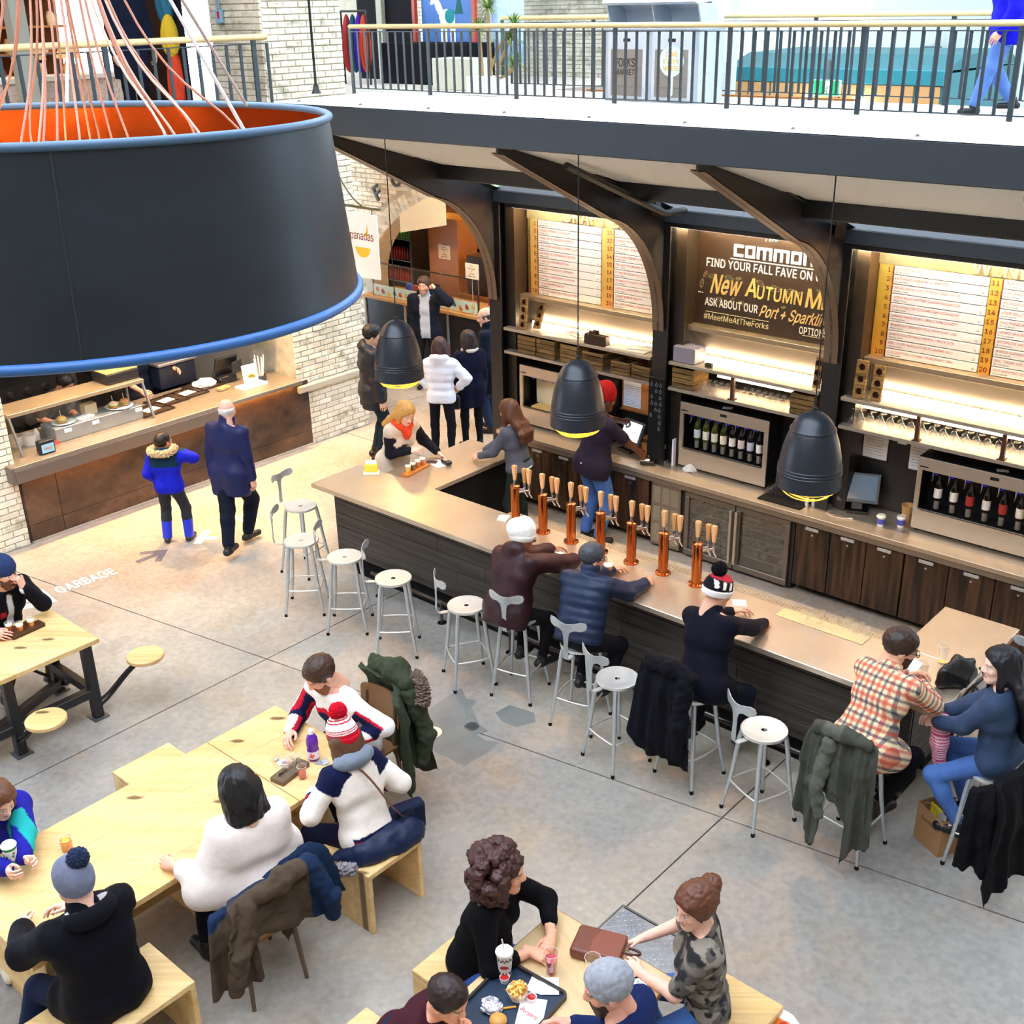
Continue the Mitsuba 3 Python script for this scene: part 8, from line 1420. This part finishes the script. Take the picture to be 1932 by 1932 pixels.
def hpat(v, b):
    z = v[:, 2]; b[z > .055] = lin("efe9e6")
    for q in (.068, .08, .125, .14): b[np.abs(z-q) < .0035] = lin("b3182c")
    b[z > .155] = lin("c41a2c"); return b
ctx = person("girl in a red bobble hat and striped cream jersey at the long table", (-4.88, 3.95, .58), 84, 1.66, True, lean=16, head=(10, 16), hands=(V(-5.22, 3.80, .80), V(-5.06, 4.22, .72)), feet=(V(-5.1, 3.72, .085), V(-5.2, 4.05, .085)), elbow=(V(.3, -1, -.7), None), skin="dca98f", hair=("bob", "5a3a26", .12, .30), hat=dict(c="c41a2c", pat=hpat, cuff="c41a2c", tall=.02, pom="c4142a", pr=.052, low=-.006), top=dict(c="ece2d6", t=.03, hem=-.09, sleeve=1.93, pat=pat, h=.0095, wr=.012, nm="jersey"), legs=dict(c="10162c", t=.014), shoes="0e0e12", fine=True)
B = Blob(ctx["N"]-.3, ctx["N"]+.3, .009); sr, sf, spn = ctx["srt"], ctx["sfw"], ctx["sp"]; cc = ctx["N"]-sf*.06+spn*.03; B.ell(cc, (.15, .10, .075), .03, R=np.stack([sr, sf, spn], 1)); B.ell(cc+spn*.05+sf*.05, (.09, .07, .07), .03, R=np.stack([sr, sf, spn], 1), sub=True); B.wrinkle(.008, (18, 18, 18), 5); part(ctx["key"], "hood", B.mesh(), "cloth", color=np.array(lin("77808e")), label="grey hood")
k = thing("crossbody_bag", "navy fringed bag on a brown strap behind the girl in the red bobble hat", "bag"); part(k, "strap", cat_([bar(a, b, .024, .006, sr) for a, b in zip(*(lambda P: (P[:-1], P[1:]))(spline([ctx["N"]-sr*.08+sf*.03+V(0, 0, .06), ctx["N"]-sf*.155-spn*.1+sr*.02, ctx["P"]-sf*.175+spn*.2+sr*.10, ctx["P"]-sf*.16+spn*.03+sr*.2], 14)))]), M("satin", "6e3f22")); q = ctx["P"]-sf*.10+sr*.26-spn*.02; part(k, "bag", mv(rbx(-.05, .05, -.12, .12, -.1, .12, .03), *q, -20), M("matte", "141b33"), smooth=40); part(k, "fringe", cat_([rod(q+V(.055, -.1+i*.012, .1), q+V(.06, -.1+i*.012, -.05), .003, 5) for i in range(18)]), M("matte", "2a3148"))
k = thing("navy_coat", "navy coat with grey fur trim under the girl in the red bobble hat", "coat"); B = Blob(V(-5.2, 3.5, .3), V(-4.4, 4.4, .8), .012); B.cone(V(-4.78, 3.85, .50), V(-4.72, 4.15, .52), .12, .13, .06); B.cone(V(-4.8, 3.80, .5), V(-4.9, 3.72, .45), .09, .07, .05); B.plane((0, 0, .485), (0, 0, -1)); B.wrinkle(.018, (13, 13, 13), 2); part(k, "cloth", B.mesh(), "shiny_cloth", color=np.array(lin("0f1d3c"))); fur(k, [V(-4.72, 3.69, .50), V(-4.80, 3.66, .48), V(-4.86, 3.66, .43)], .035, "8a8488", 4)
cafe_chair(-4.93, 3.03, 84, "wooden chair under the woman in the white poncho, brown coat over its back", "8a5f34")
person("woman with a black bob and a cream knitted poncho sweater, seen from behind", (-4.95, 3.12, .60), 78, 1.76, True, lean=8, head=(4, 22), hands=(V(-5.33, 2.78, .80), V(-5.30, 3.32, .80)), elbow=(V(.3, -.6, -1), V(.4, .6, -1)), feet=(V(-5.3, 2.9, .085), V(-5.3, 3.2, .085)), skin="d9ad92", hair=("bob", "0d0a0e", .15), top=dict(c="e6d9d0", t=.04, hem=-.10, sleeve=1.6, poncho=1, wr=.018, wf=(6, 6, 2.5), nm="poncho_sweater", neck=.035), legs=dict(c="12141c"), fine=True)
coat("brown_coat", "brown and navy coat hanging over the wooden chair of the woman in the poncho", [sheet((-4.70, 2.72, .87), (-4.68, 3.36, .87), (1, .05, 0), .34, .25, .07, 3, .03, .05, 6, .5), sheet((-4.76, 3.06, .84), (-4.84, 3.46, .82), (.5, 1, 0), .46, .3, .09, 2, .03, .05, 8), sheet((-4.78, 2.64, .80), (-4.68, 2.86, .84), (.8, -.5, 0), .52, .3, .06, 2, .03, .05, 3)], [([V(-4.66, 2.86, .86), V(-4.62, 3.06, .90), V(-4.66, 3.28, .87)], (.05, .07, .055)), ([V(-4.66, 2.84, .84), V(-4.60, 2.72, .6), V(-4.62, 2.66, .36)], (.065, .06, .05)), ([V(-4.64, 3.28, .84), V(-4.56, 3.36, .6), V(-4.58, 3.38, .45)], (.065, .06, .05))], "4a3d31", seed=6, pat=lambda v, b: np.where(((v[:, 1] > 3.24) | (v[:, 0] < -4.73))[:, None], b/np.array(lin("4a3d31"))*np.array(lin("162844")), b))
person("girl in a blue and teal jacket holding a green coffee cup at the left edge", (-6.72, 2.26, .58), -92, 1.60, True, lean=36, head=(6, 24), hands=((-5.988, 2.174, 0.860), (-6.013, 2.079, 0.860)), hand=("cup", "cup"), palm=((V(0, -.8, 0), V(.9, .4, .1)), (V(0, .8, 0), V(.9, -.2, .1))), elbow=(V(0, 1, -.5), V(0, -1, -.5)), feet=(V(-6.3, 2.15, .085), V(-6.2, 1.98, .085)), skin="e4b8a4", hair=("long", "5a3420", .26), top=dict(c="1e1f8c", t=.036, hem=-.09, sleeve=1.9, wr=.012, nm="jacket", pat=lambda v, l, c, b: (b.__setitem__((l[0] < -.02) & (l[0] > -.12) & (l[1] > .06) & (l[2] > .22), lin("1fa0a0")), b)[1]), legs=dict(c="b9a68a"), shoes=("c9bda6", "5c6f9c"), fine=True)
ctx = person("person in a grey bobble hat and black hooded jacket on the bench, bottom left", (-4.98, 2.08, .58), 88, 1.74, lean=9, head=(8, 12), hands=(V(-5.5, 1.90, .84), V(-5.42, 2.18, .86)), elbow=(V(.3, -1, -.5), V(.3, 1, -.5)), feet=(V(-5.42, 1.72, .085), V(-5.45, 1.98, .085)), skin="dfb39e", hair=("crop", "2a1f1c"), hat=dict(c="6c7186", tall=.02, pom="26324c", pp=(.02, -.075, .15), pr=.05, low=-.02), top=dict(c="090a12", t=.045, hem=-.16, sleeve=1.93, wr=.014, nm="jacket", neck=.04), legs=dict(c="141f3a", t=.018), belly=.3, fine=True)
B = Blob(ctx["N"]-.3, ctx["N"]+.3, .009); sr, sf, spn = ctx["srt"], ctx["sfw"], ctx["sp"]; cc = ctx["N"]-sf*.085+spn*.035; R_m = np.stack([sr, sf, spn], 1); B.ell(cc, (.15, .11, .085), .03, R=R_m); B.ell(cc+spn*.05+sf*.03, (.115, .09, .07), .02, R=R_m, sub=True); m = B.mesh(); v = (np.asarray(m.vertices)-cc)@R_m; cl = np.tile(np.array(lin("0b0c14")), (len(v), 1)); cl[(((v-np.array([0, .03, .05]))/np.array([.119, .094, .074]))**2).sum(1) < 1.0] = lin("d9d4d6"); part(ctx["key"], "hood", m, "cloth", color=cl, label="black hood with pale fleece lining")
# -- left edge table
part("swing_seat_table", "round_seat", mv(lathe([(0, 0), (.155, 0), (.16, .006), (.16, .03), (.155, .036), (0, .036)], 40), -9.5, 3.55, .445), "pine", smooth=35); part("swing_seat_table", "seat_arm", tube(spline([(-9.05, 3.9, .12), (-9.2, 3.8, .2), (-9.4, 3.62, .36), (-9.5, 3.55, .445)], 12), .014, 8), FRM, smooth=True)
def pat(v, l, c, b): a, fo, u = l; b[(fo > .09) & (np.abs(a) < .03) & (u > .1)] = lin("d8d8dc"); b[(fo > .08) & (a > .05) & (a < .1) & (u > .3) & (u < .36)] = lin("b3202a"); return b
person("man in a navy beanie and black hoodie resting his chin on his hand, left edge", (-9.42, 3.68, .575), -82, 1.76, lean=22, head=(8, 8), hands=((-9.012, 3.794, 1.100), V(-9.0, 3.45, .80)), hand=("fist", "relax"), elbow=(V(.3, .6, -1), None), palm=((V(-.6, -.4, 0), V(-.25, -.1, 1)), None), feet=(V(-9.12, 3.92, .12), V(-9.15, 3.5, .085)), skin="e0a890", lips="b87468", hair=("crop", "2a1d17"), beard="5c3824", hat=dict(c="26365c", tall=.01, low=.0), top=dict(c="0c0d16", t=.024, hem=-.1, sleeve=1.93, pat=pat, nm="hoodie", hood=1), legs=dict(c="5c4326"), shoes=("15151a", "d9d9d6"), fine=True)
# -- square table
cube_bench(-3.85, -3.4, 3.35, 3.85, "bench under the curly haired woman, mostly hidden"); cube_bench(-2.5, -2.08, 4.07, 4.5, "bench under the woman in the camouflage T-shirt"); cube_bench(-2.4, -1.95, 3.1, 3.6, "bench under the grey haired man, bottom edge"); cube_bench(-3.85, -3.45, 2.5, 3.0, "bench under the boy, bottom edge")
person("curly haired woman in a black V-neck sweater with folded hands at the square table", (-3.6, 3.62, .58), -72, 1.70, True, lean=17, head=(16, 8), hands=(V(-3.17, 3.80, .81), V(-3.20, 3.66, .80)), hand=("relax", "relax"), palm=((V(-.3, -.4, -.9), V(.35, -.9, -.1)), (V(.0, .2, -1), V(.95, .25, -.1))), elbow=(V(.1, 1, -.3), V(-.2, -1, -.5)), feet=(V(-3.3, 3.6, .085), V(-3.3, 3.3, .085)), skin="e3a887", hair=("curly", "3a1d1a"), brow="3a1d1a", top=dict(c="07070c", t=.02, hem=-.08, sleeve=1.55, vneck=.13, nm="sweater", wr=.008), legs=dict(c="34589c", t=.012), fine=True, belly=.25)
def pat(v, l, c, b):
    n = meshkit.fbm(v*V(13, 13, 17), 2, 4); n2 = meshkit.fbm(v*V(15, 15, 20)+9, 2, 8); b[:] = lin("58534e"); b[n > .54] = lin("2b2b2d"); b[n2 > .58] = lin("8a8276"); b[(n < .40)] = lin("726c63"); return b
person("woman with pinned up brown hair in a grey camouflage T-shirt at the square table", (-2.38, 4.18, .58), 126, 1.66, True, lean=6, head=(34, 10), hands=(off((-2.36, 4.20), 126, -.03, .40, .78), off((-2.36, 4.20), 126, .26, .38, .74)), hand=("relax", "relax"), elbow=(V(.6, -.4, -.6), V(-.4, .4, -.6)), feet=(V(-2.40, 3.80, .085), V(-2.66, 4.2, .085)), skin="e8b8a2", lips="c0706a", hair=("bun", "5c3320"), brow="4a2c1c", top=dict(c="58534e", t=.02, hem=-.09, sleeve=.8, pat=pat, h=.009, nm="t_shirt"), legs=dict(c="4468a8", t=.012), fine=True)
person("grey haired bearded man in a navy sweater at the bottom edge", (-2.26, 3.40, .58), 96, 1.78, lean=16, head=(40, 16), hands=(V(-2.7, 3.12, .80), V(-2.72, 3.42, .80)), feet=(V(-2.6, 3.2, .085), V(-2.6, 3.5, .085)), skin="dd9f86", hair=("short", "8b8f98"), beard="3d2c22", brow="4a3a32", top=dict(c="14224e", t=.02, hem=-.1, sleeve=1.92, nm="sweater"), legs=dict(c="1a2236"), fine=True)
person("boy with short dark hair at the bottom edge beside the tray", (-3.5, 2.86, .58), -74, 1.50, lean=40, head=(-6, 22), hands=(V(-3.16, 3.06, .80), V(-3.2, 2.84, .80)), feet=(V(-3.3, 2.9, .085), V(-3.3, 2.7, .085)), skin="e0a080", hair=("short", "241512"), brow="1e1310", top=dict(c="3a1620", t=.018, hem=-.1, sleeve=1.92, nm="sweater"), legs=dict(c="1a2236"), fine=True)
k = thing("shopping_bag", "orange and white patterned bag beside the woman in camouflage", "bag"); B = Blob(V(-2.5, 3.9, 0), V(-1.8, 4.7, .6), .011); B.cone(V(-2.10, 4.36, .14), V(-2.06, 4.46, .34), .14, .10, .04); B.cone(V(-2.1, 4.3, .1), V(-1.98, 4.34, .12), .1, .1, .04); B.plane((0, 0, .003), (0, 0, -1)); B.wrinkle(.025, (16, 16, 16), 3); m = B.mesh(); v = np.asarray(m.vertices); n = meshkit.fbm(v*14, 2, 5); cl = np.tile(np.array(lin("d9752f")), (len(v), 1)); cl[n > .52] = lin("f1e6dc"); cl[n < .40] = lin("c5303a"); part(k, "bag", m, "cloth", color=cl)
# -- food stall workers and upper floor
person("food stall worker in a navy top behind the till, head hidden by drum lamp", (-13.55, 7.75, .95), -84, 1.76, lean=3, hands=(V(-13.25, 8.15, 1.22), V(-13.2, 7.6, 1.05)), skin="dba58c", hair=("short", "1a1412"), top=dict(c="10182c", t=.02, hem=-.1, sleeve=1.2, nm="shirt"), legs=dict(c="10131c"))
person("dark haired food stall worker bending down behind the glass display", (-14.15, 6.62, .78), -60, 1.66, lean=48, head=(0, 30), hands=(V(-13.6, 6.9, .8), V(-13.6, 6.6, .8)), skin="c98a6a", hair=("short", "15100e"), top=dict(c="5a5048", t=.02, hem=-.1, sleeve=.9, nm="shirt"), legs=dict(c="10131c"))
p = (-5.28, 14.75); f = 128
person("person in a bright blue jacket and jeans walking along the upper walkway", (*p, DK+.94), f, 1.78, lean=3, hands=(off(p, f, -.25, .15, DK+.92), off(p, f, .27, -.12, DK+.9)), feet=(off(p, f, -.1, .30, DK+.085), off(p, f, .1, -.22, DK+.13)), skin="d9a688", hair=("short", "2a1d17"), top=dict(c="1616c4", t=.045, hem=-.16, sleeve=1.9, nm="jacket", wr=.014), legs=dict(c="5578bc", t=.025), shoes="15171c")
p = (-13.55, 8.35); f = -88
person("person in a long dark navy coat on the upper floor, head above the picture", (*p, DK+.95), f, 1.78, lean=2, hands=(off(p, f, -.26, .12, DK+.85), None), skin="d9a688", hair=("short", "2a1d17"), top=dict(c="10182c", t=.04, hem=-.36, sleeve=1.93, nm="coat"), legs=dict(c="0d1018", t=.02))
# -- coats on the stools
c = (-3.992, 6.501, 0.000)
coat("black_overcoat", "black coat draped over the stool of the person in the bobble hat", [sheet((c[0]-.26, c[1]-.27, 1.10), (c[0]+.16, c[1]-.29, 1.08), (-.1, -1, 0), .74, .35, .08, 3, .035, .06, 4, .2), sheet((c[0]-.30, c[1]-.12, 1.06), (c[0]-.22, c[1]-.28, 1.09), (-1, -.4, 0), .66, .5, .05, 2, .03, .05, 7)], [([V(c[0]-.2, c[1]-.28, 1.08), V(c[0]-.02, c[1]-.3, 1.10), V(c[0]+.14, c[1]-.28, 1.06)], (.06, .07, .05)), ([V(c[0]+.12, c[1]-.32, 1.0), V(c[0]+.14, c[1]-.40, .7), V(c[0]+.12, c[1]-.38, .44)], (.07, .065, .05))], "090a12", seed=4)
c = (-2.657, 6.519, 0.000)
coat("olive_jacket", "olive grey jacket hung over the stool of the man in the plaid shirt", [sheet((c[0]-.19, c[1]-.275, 1.10), (c[0]+.20, c[1]-.275, 1.09), (0, -1, 0), .56, .2, .05, 3, .03, .045, 9, .1, .12), sheet((c[0]-.23, c[1]-.25, 1.07), (c[0]-.09, c[1]-.31, 1.08), (-.4, -1, 0), .78, .3, .06, 1.5, .03, .05, 3, .3), sheet((c[0]+.10, c[1]-.31, 1.07), (c[0]+.24, c[1]-.25, 1.06), (.4, -1, 0), .82, .2, .06, 1.5, .03, .05, 5, -.3)], [([V(c[0]-.17, c[1]-.29, 1.09), V(c[0], c[1]-.31, 1.11), V(c[0]+.18, c[1]-.29, 1.08)], (.045, .055, .045)), ([V(c[0]-.06, c[1]-.34, 1.02), V(c[0]-.10, c[1]-.42, .72), V(c[0]-.05, c[1]-.42, .5)], (.055, .05, .04))], "41433c", seed=9, pat=lambda v, b: np.where((np.abs(v[:, 0]-c[0]+.05) < .07)[:, None], b*1.7, b))
